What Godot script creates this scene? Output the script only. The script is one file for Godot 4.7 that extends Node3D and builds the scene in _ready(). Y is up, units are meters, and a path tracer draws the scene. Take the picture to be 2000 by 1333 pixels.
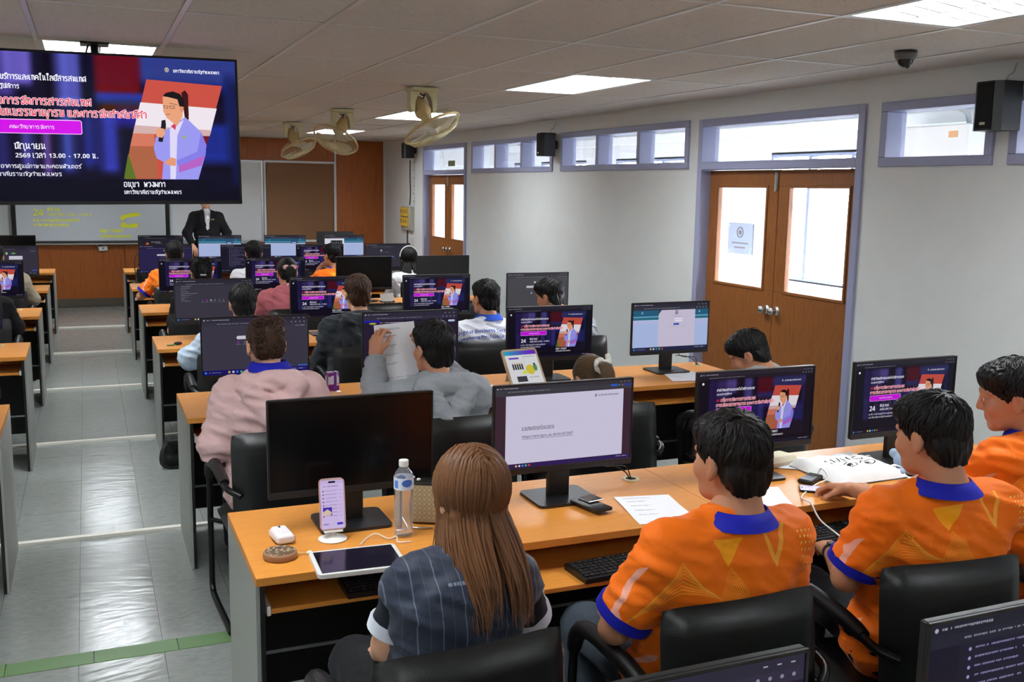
extends Node3D
# A computer classroom seen from the back: rows of desks with monitors, students seated, a television hung over the aisle, doors and high windows to a bright corridor.

const ROWS := [-1.38, -3.362, -5.445, -7.566, -9.591, -11.642, -13.708]
const XW := 4.518
const ZF := -16.07
const CEIL := 2.561
const DESK_W := 1.62
const DESK_D := 0.6183
const AISLE := 0.393


func _ready() -> void:
	rng.seed = 11
	# camera
	var cam := Camera3D.new()
	cam.name = "camera"
	cam.position = Vector3(0, 1.8538, 0)
	cam.rotation = Vector3(-0.1524, -0.4022, 0.0169)
	cam.fov = rad_to_deg(2.0 * atan(666.5 / 1948.8))
	cam.near = 0.05
	cam.far = 200.0
	add_child(cam)
	cam.current = true
	# sky and exposure
	var env := Environment.new()
	env.background_mode = Environment.BG_SKY
	var sky := Sky.new()
	var sm := ProceduralSkyMaterial.new()
	sm.sky_top_color = Color(0.93, 0.95, 1.0)
	sm.sky_horizon_color = Color(0.95, 0.96, 1.0)
	sm.ground_bottom_color = Color(0.5, 0.52, 0.5)
	sm.ground_horizon_color = Color(0.8, 0.82, 0.83)
	sm.sky_energy_multiplier = 5.0
	sm.ground_energy_multiplier = 2.5
	sky.sky_material = sm
	env.sky = sky
	env.tonemap_mode = Environment.TONE_MAPPER_LINEAR
	env.tonemap_exposure = 1.13
	env.sdfgi_enabled = true
	env.ssao_enabled = true
	env.ssil_enabled = true
	var we := WorldEnvironment.new()
	we.name = "world_environment"
	we.environment = env
	add_child(we)
	make_materials()
	make_room()
	make_ceiling()
	make_floor()
	make_corridor()
	make_front_wall()
	make_wall_fittings()
	make_furniture()
	make_screens()
	make_monitors()
	make_people()
	make_desk_things()


# ---------------------------------------------------------------- helpers
var taken := {}
var mats := {}
var rng := RandomNumberGenerator.new()
var v3z := Vector3.ZERO


class Shape:
	var v := PackedVector3Array()
	var n := PackedVector3Array()
	var t := PackedVector2Array()
	var c := PackedColorArray()
	var ix := PackedInt32Array()
	var xf := Transform3D.IDENTITY
	var tint := Color.WHITE

	func at(pos: Vector3, rot := Vector3.ZERO) -> Shape:
		xf = Transform3D(Basis.from_euler(rot), pos)
		return self

	func pt(p: Vector3, nr: Vector3, uv := Vector2.ZERO) -> int:
		v.append(xf * p)
		n.append((xf.basis * nr).normalized())
		t.append(uv)
		c.append(tint)
		return v.size() - 1

	func tri(a: int, b: int, d: int) -> void:
		var face := (v[b] - v[a]).cross(v[d] - v[a])
		if face.dot(n[a] + n[b] + n[d]) > 0.0:
			ix.append_array(PackedInt32Array([a, d, b]))
		else:
			ix.append_array(PackedInt32Array([a, b, d]))

	func quad(a: int, b: int, d: int, e: int) -> void:
		tri(a, b, d)
		tri(a, d, e)

	# flat polygon face from points, own normal
	func face(ps: Array, uvs := []) -> void:
		var nr: Vector3 = (ps[1] - ps[0]).cross(ps[2] - ps[0]).normalized()
		var k := v.size()
		for i in ps.size():
			pt(ps[i], nr, uvs[i] if uvs.size() > i else Vector2(ps[i].x, -ps[i].y))
		for i in range(1, ps.size() - 1):
			tri(k, k + i, k + i + 1)

	# box with softened edges
	func box(mid: Vector3, size: Vector3, bevel := 0.003) -> Shape:
		var h := size * 0.5
		var b := minf(bevel, minf(h.x, minf(h.y, h.z)) * 0.98)
		var id := {}
		for sx in [-1, 1]:
			for sy in [-1, 1]:
				for sz in [-1, 1]:
					var s := Vector3(sx, sy, sz)
					for ax in 3:
						var p := (h - Vector3(b, b, b)) * s
						p[ax] = h[ax] * s[ax]
						var nr := Vector3.ZERO
						nr[ax] = s[ax]
						var q := p + mid
						var uv := Vector2(q.x, -q.y)
						if ax == 0:
							uv = Vector2(q.z, -q.y)
						elif ax == 1:
							uv = Vector2(q.x, q.z)
						id[[sx, sy, sz, ax]] = pt(q, nr, uv)
		for ax in 3:
			var o1 := (ax + 1) % 3
			var o2 := (ax + 2) % 3
			for s in [-1, 1]:
				var k := []
				for e in [[-1, -1], [1, -1], [1, 1], [-1, 1]]:
					var key := [0, 0, 0, ax]
					key[ax] = s
					key[o1] = e[0]
					key[o2] = e[1]
					k.append(id[key])
				quad(k[0], k[1], k[2], k[3])
			if b > 0.0:
				for s1 in [-1, 1]:
					for s2 in [-1, 1]:
						var k := []
						for e in [[-1, o1], [1, o1], [1, o2], [-1, o2]]:
							var key := [0, 0, 0, e[1]]
							key[ax] = e[0]
							key[o1] = s1
							key[o2] = s2
							k.append(id[key])
						quad(k[0], k[1], k[2], k[3])
		if b > 0.0:
			for sx in [-1, 1]:
				for sy in [-1, 1]:
					for sz in [-1, 1]:
						tri(id[[sx, sy, sz, 0]], id[[sx, sy, sz, 1]], id[[sx, sy, sz, 2]])
		return self

	# tube through points; radii is one number or one per point
	func tube(ps: Array, r, seg := 8, caps := true, flat := 1.0) -> Shape:
		var m := ps.size()
		var up := Vector3.UP
		var first := v.size()
		var dist := 0.0
		var d0: Vector3 = (ps[1] - ps[0]).normalized()
		if absf(d0.dot(up)) > 0.9:
			up = Vector3.RIGHT
		for i in m:
			var d: Vector3
			if i == 0:
				d = d0
			elif i == m - 1:
				d = (ps[i] - ps[i - 1]).normalized()
			else:
				d = ((ps[i + 1] - ps[i]).normalized() + (ps[i] - ps[i - 1]).normalized()).normalized()
			var side := up.cross(d)
			if side.length() < 0.01:
				side = Vector3.FORWARD.cross(d)
			side = side.normalized()
			up = d.cross(side).normalized()
			if i > 0:
				dist += (ps[i] - ps[i - 1]).length()
			var rr: float = r[i] if r is Array else r
			for j in seg + 1:
				var a := TAU * j / seg
				var o := side * cos(a) + up * sin(a) * flat
				pt(ps[i] + o * rr, side * cos(a) * flat + up * sin(a), Vector2(float(j) / seg, dist))
		for i in m - 1:
			for j in seg:
				var a := first + i * (seg + 1) + j
				quad(a, a + 1, a + seg + 2, a + seg + 1)
		if caps:
			for e in [0, m - 1]:
				var d: Vector3 = (ps[0] - ps[1]) if e == 0 else (ps[m - 1] - ps[m - 2])
				d = d.normalized()
				var k := pt(ps[e], d)
				var ring := []
				for j in seg:
					var w := xf.affine_inverse() * v[first + e * (seg + 1) + j]
					ring.append(pt(w, d))
				for j in seg:
					tri(k, ring[j], ring[(j + 1) % seg])
		return self

	# profile of [radius, height] turned round the y axis
	func lathe(pr: Array, seg := 24, mid := Vector3.ZERO) -> Shape:
		var first := v.size()
		var m := pr.size()
		for i in m:
			var a: Vector2 = pr[maxi(i - 1, 0)]
			var b: Vector2 = pr[mini(i + 1, m - 1)]
			var dir := (b - a).normalized()
			var nr := Vector2(dir.y, -dir.x)
			for j in seg + 1:
				var an := TAU * j / seg
				pt(mid + Vector3(cos(an) * pr[i].x, pr[i].y, sin(an) * pr[i].x), Vector3(cos(an) * nr.x, nr.y, sin(an) * nr.x), Vector2(float(j) / seg, float(i) / (m - 1)))
		for i in m - 1:
			for j in seg:
				var a := first + i * (seg + 1) + j
				quad(a, a + 1, a + seg + 2, a + seg + 1)
		return self

	# outline in the xy plane given thickness along z
	func prism(poly: PackedVector2Array, z0: float, z1: float, round_normals := false) -> Shape:
		var tris := Geometry2D.triangulate_polygon(poly)
		for z in [z0, z1]:
			var nr := Vector3(0, 0, 1 if z == maxf(z0, z1) else -1)
			var k := v.size()
			for p in poly:
				pt(Vector3(p.x, p.y, z), nr, Vector2(p.x, -p.y))
			for i in range(0, tris.size(), 3):
				tri(k + tris[i], k + tris[i + 1], k + tris[i + 2])
		var area := 0.0
		for i in poly.size():
			area += poly[i].cross(poly[(i + 1) % poly.size()])
		var sg := 1.0 if area > 0.0 else -1.0
		for i in poly.size():
			var a := poly[i]
			var b := poly[(i + 1) % poly.size()]
			var d := (b - a).normalized() * sg
			var na := Vector3(d.y, -d.x, 0)
			var nb := na
			if round_normals:
				var pa := (a - poly[i - 1]).normalized() * sg
				var pb := (poly[(i + 2) % poly.size()] - b).normalized() * sg
				na = (na + Vector3(pa.y, -pa.x, 0)).normalized()
				nb = (nb + Vector3(pb.y, -pb.x, 0)).normalized()
			quad(pt(Vector3(a.x, a.y, z0), na), pt(Vector3(b.x, b.y, z0), nb), pt(Vector3(b.x, b.y, z1), nb), pt(Vector3(a.x, a.y, z1), na))
		return self

	func ball(mid: Vector3, r: Vector3, seg := 16, rows := 10) -> Shape:
		var first := v.size()
		for i in rows + 1:
			var a := PI * i / rows
			for j in seg + 1:
				var b := TAU * j / seg
				var d := Vector3(sin(a) * cos(b), cos(a), sin(a) * sin(b))
				pt(mid + d * r, d / r, Vector2(float(j) / seg, float(i) / rows))
		for i in rows:
			for j in seg:
				var k := first + i * (seg + 1) + j
				quad(k, k + 1, k + seg + 2, k + seg + 1)
		return self

	# grid surface from a function-made table of points
	func sheet(rows: Array, both := false) -> Shape:
		var m := rows.size()
		var w: int = rows[0].size()
		var first := v.size()
		for i in m:
			for j in w:
				var dx: Vector3 = rows[i][mini(j + 1, w - 1)] - rows[i][maxi(j - 1, 0)]
				var dy: Vector3 = rows[mini(i + 1, m - 1)][j] - rows[maxi(i - 1, 0)][j]
				pt(rows[i][j], dx.cross(dy).normalized(), Vector2(float(j) / (w - 1), float(i) / (m - 1)))
		for i in m - 1:
			for j in w - 1:
				var k := first + i * w + j
				quad(k, k + 1, k + w + 1, k + w)
		return self

	func join(o: Shape, how := Transform3D.IDENTITY) -> Shape:
		var k := v.size()
		for i in o.v.size():
			v.append(how * o.v[i])
			n.append((how.basis * o.n[i]).normalized())
			t.append(o.t[i])
			c.append(o.c[i])
		var turned := how.basis.determinant() < 0.0
		for i in range(0, o.ix.size(), 3):
			ix.append(k + o.ix[i])
			ix.append(k + o.ix[i + (2 if turned else 1)])
			ix.append(k + o.ix[i + (1 if turned else 2)])
		return self

	func mesh() -> ArrayMesh:
		var a := []
		a.resize(Mesh.ARRAY_MAX)
		a[Mesh.ARRAY_VERTEX] = v
		a[Mesh.ARRAY_NORMAL] = n
		a[Mesh.ARRAY_TEX_UV] = t
		a[Mesh.ARRAY_COLOR] = c
		a[Mesh.ARRAY_INDEX] = ix
		var m := ArrayMesh.new()
		m.add_surface_from_arrays(Mesh.PRIMITIVE_TRIANGLES, a)
		return m


func shape() -> Shape:
	return Shape.new()


func numbered(called: String) -> String:
	taken[called] = taken.get(called, -1) + 1
	return called if taken[called] == 0 else "%s_%03d" % [called, taken[called]]


func tag(o: Node3D, label := "", category := "", group := "", kind := "") -> Node3D:
	if label:
		o.set_meta("label", label)
	if category:
		o.set_meta("category", category)
	if group:
		o.set_meta("group", group)
	if kind:
		o.set_meta("kind", kind)
	return o


func thing(called: String, label: String, category: String, pos := Vector3.ZERO, turn := 0.0, group := "") -> Node3D:
	var o := Node3D.new()
	o.name = numbered(called)
	add_child(o)
	o.position = pos
	o.rotation.y = turn
	return tag(o, label, category, group)


# a part: what is a Shape or a ready mesh
func part(called: String, what, m: Material, parent: Node3D, pos := Vector3.ZERO, rot := Vector3.ZERO) -> MeshInstance3D:
	var o := MeshInstance3D.new()
	o.mesh = what.mesh() if what is Shape else what
	o.material_override = null
	o.set_surface_override_material(0, m)
	var cnt: Dictionary = parent.get_meta("_cnt") if parent.has_meta("_cnt") else {}
	cnt[called] = cnt.get(called, -1) + 1
	parent.set_meta("_cnt", cnt)
	o.name = called if cnt[called] == 0 else "%s_%03d" % [called, cnt[called]]
	parent.add_child(o, true)
	o.position = pos
	o.rotation = rot
	return o


func solo(called: String, what, m: Material, pos := Vector3.ZERO, rot := Vector3.ZERO) -> MeshInstance3D:
	var o := MeshInstance3D.new()
	o.mesh = what.mesh() if what is Shape else what
	o.set_surface_override_material(0, m)
	o.name = numbered(called)
	add_child(o)
	o.position = pos
	o.rotation = rot
	return o


func copy_of(root: Node3D, pos: Vector3, turn := 0.0, label := "", group := "") -> Node3D:
	var r: Node3D = root.duplicate()
	var plain := str(root.name)
	var cut := plain.rfind("_")
	if cut > 0 and plain.substr(cut + 1).is_valid_int():
		plain = plain.substr(0, cut)
	r.name = numbered(plain)
	add_child(r)
	r.position = pos
	r.rotation.y = turn
	return tag(r, label, "", group)


func mat(called: String, col: Color, rough := 0.6, metal := 0.0) -> StandardMaterial3D:
	if mats.has(called):
		return mats[called]
	var m := StandardMaterial3D.new()
	m.resource_name = called
	m.albedo_color = col
	m.roughness = rough
	m.metallic = metal
	m.cull_mode = BaseMaterial3D.CULL_DISABLED
	mats[called] = m
	return m


func rgb8(r: int, g: int, b: int) -> Color:
	return Color(r / 255.0, g / 255.0, b / 255.0)


func noise(sd: int, freq: float, kind := FastNoiseLite.TYPE_SIMPLEX_SMOOTH, octaves := 3) -> FastNoiseLite:
	var f := FastNoiseLite.new()
	f.seed = sd
	f.frequency = freq
	f.noise_type = kind
	f.fractal_octaves = octaves
	return f


# a tileable picture whose pixels mix two or three colours by stretched noise
func grain(w: int, h: int, cols: Array, fx: float, fy: float, sd: int, octaves := 4, power := 1.0) -> ImageTexture:
	var f := noise(sd, 1.0, FastNoiseLite.TYPE_SIMPLEX_SMOOTH, octaves)
	var im := Image.create(w, h, false, Image.FORMAT_RGB8)
	for y in h:
		for x in w:
			var a := TAU * x / w
			var b := TAU * y / h
			var q := f.get_noise_3d(cos(a) * fx + 7.0, sin(a) * fx + cos(b) * fy, sin(b) * fy)
			q = pow(clampf(q * 0.8 + 0.5, 0.0, 1.0), power)
			var k := q * (cols.size() - 1)
			var i := mini(int(k), cols.size() - 2)
			im.set_pixel(x, y, cols[i].lerp(cols[i + 1], k - i))
	im.generate_mipmaps()
	return ImageTexture.create_from_image(im)


func rounded(w: float, h: float, r: float, seg := 4) -> PackedVector2Array:
	var p := PackedVector2Array()
	for q in 4:
		var mid := Vector2((w * 0.5 - r) * (1 if q in [0, 3] else -1), (h * 0.5 - r) * (1 if q < 2 else -1))
		for i in seg + 1:
			var a := PI * 0.5 * (q + float(i) / seg)
			p.append(mid + Vector2(cos(a), sin(a)) * r)
	return p


# smooth path through points (Catmull-Rom)
func curve(ps: Array, steps := 6) -> Array:
	var o := []
	for i in ps.size() - 1:
		var a: Vector3 = ps[maxi(i - 1, 0)]
		var b: Vector3 = ps[i]
		var c: Vector3 = ps[i + 1]
		var d: Vector3 = ps[mini(i + 2, ps.size() - 1)]
		for k in steps:
			o.append(b.cubic_interpolate(c, a, d, float(k) / steps))
	o.append(ps[-1])
	return o
# ---------------------------------------------------------------- materials
func make_materials() -> void:
	var m := mat("wall_paint", rgb8(230, 234, 233), 0.42)
	m.heightmap_enabled = false
	m.albedo_texture = grain(256, 256, [Color(0.985, 0.985, 0.985), Color(1, 1, 1)], 1.2, 1.2, 3)
	m.uv1_triplanar = true
	m.uv1_world_triplanar = true
	m.uv1_scale = Vector3(0.5, 0.5, 0.5)
	mat("ceiling_tile", rgb8(212, 206, 197), 0.85)
	m = mats["ceiling_tile"]
	m.albedo_texture = grain(256, 256, [Color(0.90, 0.90, 0.90), Color(1, 1, 1), Color(0.96, 0.96, 0.95)], 9.0, 9.0, 5)
	m.uv1_triplanar = true
	m.uv1_world_triplanar = true
	m.uv1_scale = Vector3(0.8, 0.8, 0.8)
	mat("ceiling_bar", rgb8(214, 214, 208), 0.35, 0.2)
	mat("frame_paint", rgb8(158, 162, 192), 0.4)
	m = mat("pane", Color(0.93, 0.96, 0.96, 0.05), 0.02)
	m.transparency = BaseMaterial3D.TRANSPARENCY_ALPHA
	m = mat("door_wood", Color.WHITE, 0.42)
	m.albedo_texture = grain(256, 512, [rgb8(118, 70, 30), rgb8(150, 92, 42), rgb8(134, 80, 36)], 6.0, 1.2, 9)
	m.uv1_scale = Vector3(1.4, 0.7, 1)
	m = mat("desk_wood", Color.WHITE, 0.4)
	m.albedo_texture = grain(512, 512, [rgb8(196, 122, 44), rgb8(218, 146, 62), rgb8(206, 132, 50), rgb8(222, 152, 70)], 0.9, 14.0, 21, 4)
	m.uv1_scale = Vector3(0.9, 1.6, 1)
	m = mat("wall_ply", Color.WHITE, 0.45)
	m.albedo_texture = grain(256, 512, [rgb8(146, 74, 20), rgb8(170, 92, 28), rgb8(158, 82, 24)], 5.0, 0.8, 12)
	m.uv1_scale = Vector3(0.8, 0.4, 1)
	m = mat("pin_board", Color.WHITE, 0.9)
	m.albedo_texture = grain(256, 256, [rgb8(128, 92, 62), rgb8(140, 102, 70)], 12.0, 12.0, 14)
	mat("laminate_grey", rgb8(150, 152, 146), 0.4)
	mat("laminate_black", rgb8(13, 12, 12), 0.55)
	mat("plastic_black", rgb8(12, 12, 13), 0.42)
	mat("plastic_dark", rgb8(26, 26, 29), 0.38)
	mat("plastic_white", rgb8(226, 226, 222), 0.4)
	mat("metal_chrome", rgb8(210, 210, 208), 0.18, 1.0)
	mat("aluminium", rgb8(196, 200, 202), 0.35, 0.7)
	m = mat("leather", rgb8(10, 10, 11), 0.36)
	m.heightmap_enabled = true
	m.heightmap_scale = 0.06
	m.heightmap_texture = grain(256, 256, [Color.BLACK, Color.WHITE], 22.0, 22.0, 31)
	m.uv1_triplanar = true
	m.uv1_scale = Vector3(4, 4, 4)
	mat("tube_black", rgb8(11, 11, 12), 0.32, 0.3)
	mat("raceway", rgb8(222, 220, 208), 0.45)
	mat("green_tile", rgb8(98, 132, 84), 0.4)
	mat("paint_white", rgb8(222, 225, 226), 0.6)
	mat("rubber", rgb8(24, 24, 24), 0.8)


# ---------------------------------------------------------------- room shell
func structure(called: String, what, m: Material) -> MeshInstance3D:
	var o := solo(called, what, m)
	o.set_meta("kind", "structure")
	return o


# solid wall in the yz plane between x0 and x1 with rectangular holes [z0, z1, y0, y1]
func pierced(x0: float, x1: float, za: float, zb: float, top: float, holes: Array) -> Shape:
	var s := shape()
	var zs := [za, zb]
	for h in holes:
		zs.append(h[0])
		zs.append(h[1])
	zs.sort()
	for i in zs.size() - 1:
		var a: float = zs[i]
		var b: float = zs[i + 1]
		if b - a < 0.001:
			continue
		var y := 0.0
		var cuts := []
		for h in holes:
			if h[0] <= a + 0.001 and h[1] >= b - 0.001:
				cuts.append([h[2], h[3]])
		cuts.sort()
		for q in cuts + [[top, top]]:
			if q[0] - y > 0.001:
				s.box(Vector3((x0 + x1) / 2, (y + q[0]) / 2, (a + b) / 2), Vector3(x1 - x0, q[0] - y, b - a), 0.0)
			y = q[1]
	return s


const WINDOWS := [[-12.0, -9.6, 2.03, 2.415, 3], [-9.40, -7.01, 2.03, 2.415, 3], [-4.875, -4.03, 2.02, 2.405, 1], [-3.93, -1.55, 2.02, 2.405, 3], [-1.3, 1.1, 2.02, 2.405, 3]]
const DOORS := [[-13.98, -12.2, 0.0, 2.42], [-6.865, -5.01, 0.0, 2.41]]


func make_room() -> void:
	var holes := []
	for w in WINDOWS:
		holes.append([w[0], w[1], w[2], w[3]])
	for d in DOORS:
		holes.append([d[0], d[1], d[2], d[3]])
	structure("wall_right", pierced(XW, XW + 0.14, ZF - 0.2, 2.4, CEIL + 0.5, holes), mats.wall_paint)
	structure("wall_left", shape().box(Vector3(-4.4, 1.5, -6.9), Vector3(0.2, 3.1, 18.8), 0.0), mats.wall_paint)
	structure("wall_back", shape().box(Vector3(0.05, 1.5, 2.3), Vector3(9.1, 3.1, 0.2), 0.0), mats.wall_paint)
	var n := 0
	for w in WINDOWS:
		n += 1
		var o := Node3D.new()
		o.name = "window_%d" % n
		add_child(o)
		o.position = Vector3(XW, 0, 0)
		o.set_meta("kind", "structure")
		window_frame(o, w[0], w[1], w[2], w[3], w[4])
	n = 0
	for d in DOORS:
		n += 1
		make_door(n, d)


# lavender frame, bars and panes in a wall hole; parent stands at the wall's inner face
func window_frame(o: Node3D, z0: float, z1: float, y0: float, y1: float, panes: int) -> void:
	var b := 0.055
	var fm: Material = mats.frame_paint
	var zc := (z0 + z1) / 2
	var yc := (y0 + y1) / 2
	for e in [y0 + b / 2, y1 - b / 2]:
		part("frame_rail", shape().box(Vector3(0.06, e, zc), Vector3(0.16, b, z1 - z0), 0.004), fm, o)
	for e in [z0 + b / 2, z1 - b / 2]:
		part("frame_post", shape().box(Vector3(0.06, yc, e), Vector3(0.158, y1 - y0 - 2 * b, b), 0.004), fm, o)
	var w := (z1 - z0 - b) / panes
	for i in range(1, panes):
		part("mullion", shape().box(Vector3(0.06, yc, z0 + b / 2 + w * i), Vector3(0.158, y1 - y0 - 2 * b, b), 0.004), fm, o)
	for i in panes:
		part("pane", shape().box(Vector3(0.10, yc, z0 + b / 2 + w * (i + 0.5)), Vector3(0.005, y1 - y0 - 2 * b, w - b), 0.0), mats.pane, o)


func make_door(n: int, d: Array) -> void:
	var o := Node3D.new()
	o.name = "door_%d" % n
	add_child(o)
	o.position = Vector3(XW, 0, 0)
	o.set_meta("kind", "structure")
	var z0: float = d[0]
	var z1: float = d[1]
	var b := 0.06
	var fm: Material = mats.frame_paint
	var head := 2.02
	for e in [z0 + b / 2, z1 - b / 2]:
		part("frame_post", shape().box(Vector3(0.06, d[3] / 2, e), Vector3(0.16, d[3], b), 0.004), fm, o)
	for y in [d[3] - b / 2, head + 0.03]:
		part("frame_rail", shape().box(Vector3(0.06, y, (z0 + z1) / 2), Vector3(0.158, b, z1 - z0 - 2 * b), 0.004), fm, o)
	part("transom_pane", shape().box(Vector3(0.10, (head + d[3]) / 2, (z0 + z1) / 2), Vector3(0.005, d[3] - head - 2 * b, z1 - z0 - 2 * b), 0.0), mats.pane, o)
	if n == 1:
		part("sticker", shape().box(Vector3(0.094, 2.17, -13.05), Vector3(0.003, 0.075, 0.27), 0.0), mat("sticker_olive", rgb8(120, 122, 84), 0.7), o)
	var zm := (z0 + z1) / 2
	var t := 0.04
	var x := 0.09
	for k in 2:
		var a := z0 + b + 0.003 if k == 0 else zm + 0.003
		var e := zm - 0.003 if k == 0 else z1 - b - 0.003
		var leaf := Node3D.new()
		leaf.name = "leaf" if k == 0 else "leaf_001"
		o.add_child(leaf)
		var y0 := 1.14
		var y1 := 1.895
		var ga := a + 0.12
		var ge := e - 0.12
		var wood := shape()
		wood.box(Vector3(x, y0 / 2 + 0.005, (a + e) / 2), Vector3(t, y0 - 0.01, e - a), 0.003)
		wood.box(Vector3(x, (y1 + 2.014) / 2, (a + e) / 2), Vector3(t, 2.014 - y1, e - a), 0.003)
		wood.box(Vector3(x, (y0 + y1) / 2, (a + ga) / 2), Vector3(t, y1 - y0, ga - a), 0.003)
		wood.box(Vector3(x, (y0 + y1) / 2, (e + ge) / 2), Vector3(t, y1 - y0, e - ge), 0.003)
		part("panel", wood, mats.door_wood, leaf)
		var bead := shape()
		for q in [y0, y1]:
			bead.box(Vector3(x - 0.02, q, (ga + ge) / 2), Vector3(0.02, 0.022, ge - ga + 0.022), 0.005)
		for q in [ga, ge]:
			bead.box(Vector3(x - 0.02, (y0 + y1) / 2, q), Vector3(0.02, y1 - y0, 0.022), 0.005)
		part("glazing_bead", bead, mats.door_wood, leaf)
		part("pane", shape().box(Vector3(x, (y0 + y1) / 2, (ga + ge) / 2), Vector3(0.005, y1 - y0, ge - ga), 0.0), mats.pane, leaf)
		var kz := e - 0.055 if k == 0 else a + 0.055
		var knob := shape().at(Vector3(x - t / 2, 1.0, kz), Vector3(0, 0, PI / 2))
		knob.lathe([Vector2(0.001, 0.0), Vector2(0.032, 0.0), Vector2(0.032, 0.006), Vector2(0.013, 0.01), Vector2(0.012, 0.03), Vector2(0.027, 0.04), Vector2(0.03, 0.055), Vector2(0.024, 0.068), Vector2(0.001, 0.072)], 20)
		part("knob", knob, mats.metal_chrome, leaf)
	var latch := shape()
	latch.box(Vector3(x - 0.026, 1.93, zm - 0.02), Vector3(0.014, 0.13, 0.024), 0.003)
	latch.tube([Vector3(x - 0.036, 1.86, zm - 0.02), Vector3(x - 0.036, 2.0, zm - 0.02)], 0.006, 8)
	part("latch", latch, mats.aluminium, o)


# ---------------------------------------------------------------- ceiling
const GX := 1.0158
const GZ := -4.55
const SX := 0.6076
const SZ := 1.2117
const LAMPS := [[3.1425, 0.90], [3.1425, -2.733], [3.1425, -6.367], [3.1425, -10.003], [3.1425, -13.637], [0.1044, 0.90], [0.1044, -2.733], [0.1044, -6.367], [0.1044, -10.003], [0.1044, -13.637], [-2.934, 0.90], [-2.934, -2.733], [-2.934, -6.367], [-2.934, -10.003]]


func make_ceiling() -> void:
	var top := structure("ceiling", shape().box(Vector3(0.05, CEIL + 0.33, -6.9), Vector3(9.2, 0.14, 18.8), 0.0), mats.ceiling_tile)
	var tiles := []
	for q in 3:
		var s := shape()
		s.box(Vector3(0, 0.008, 0), Vector3(SX - 0.022, 0.014, SZ - 0.022), 0.004)
		tiles.append(s.mesh())
	for i in range(-9, 7):
		for k in range(-6, 11):
			var xa := GX + SX * i
			var za := GZ - SZ * (k + 1)
			var xb := minf(xa + SX, XW)
			var zb := minf(za + SZ, 2.2)
			xa = maxf(xa, -4.3)
			za = maxf(za, ZF)
			if xb - xa < 0.05 or zb - za < 0.05:
				continue
			var lit := false
			for l in LAMPS:
				if absf(l[0] - (xa + xb) / 2) < 0.1 and absf(l[1] - (za + zb) / 2) < 0.2:
					lit = true
			if lit:
				continue
			var mid := Vector3((xa + xb) / 2, CEIL + rng.randf_range(-0.001, 0.002), (za + zb) / 2)
			var tilt := Vector3(rng.randf_range(-0.0015, 0.0015), 0, rng.randf_range(-0.002, 0.002))
			if xb - xa > SX - 0.01 and zb - za > SZ - 0.01:
				part("tile", tiles[(i * 7 + k * 3 + 99) % 3], mats.ceiling_tile, top, mid, tilt)
			else:
				part("tile", shape().box(Vector3(0, 0.008, 0), Vector3(xb - xa - 0.02, 0.014, zb - za - 0.02), 0.003), mats.ceiling_tile, top, mid)
	for i in range(-8, 6):
		var x := GX + SX * i
		part("runner_bar", shape().box(Vector3(x, CEIL + 0.001, -6.93), Vector3(0.024, 0.008, 18.24), 0.002), mats.ceiling_bar, top)
	for k in range(-5, 10):
		part("cross_bar", shape().box(Vector3(0.1, CEIL + 0.0015, GZ - SZ * k), Vector3(8.8, 0.007, 0.022), 0.002), mats.ceiling_bar, top)
	var proto: Node3D = null
	var where := {3.1425: "beside the wall with the doors", 0.1044: "above the middle aisle", -2.934: "above the desks across the aisle"}
	var along := {0.90: "at the back of the room", -2.733: "over the last desks", -6.367: "beside the television", -10.003: "by the second fan", -13.637: "by the brown front wall"}
	for l in LAMPS:
		var pos := Vector3(l[0], CEIL, l[1])
		var lab := "recessed louvred ceiling light %s, %s" % [where[l[0]], along[l[1]]]
		if proto == null:
			proto = make_troffer(pos, lab)
		else:
			copy_of(proto, pos, 0.0, lab)


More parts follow.
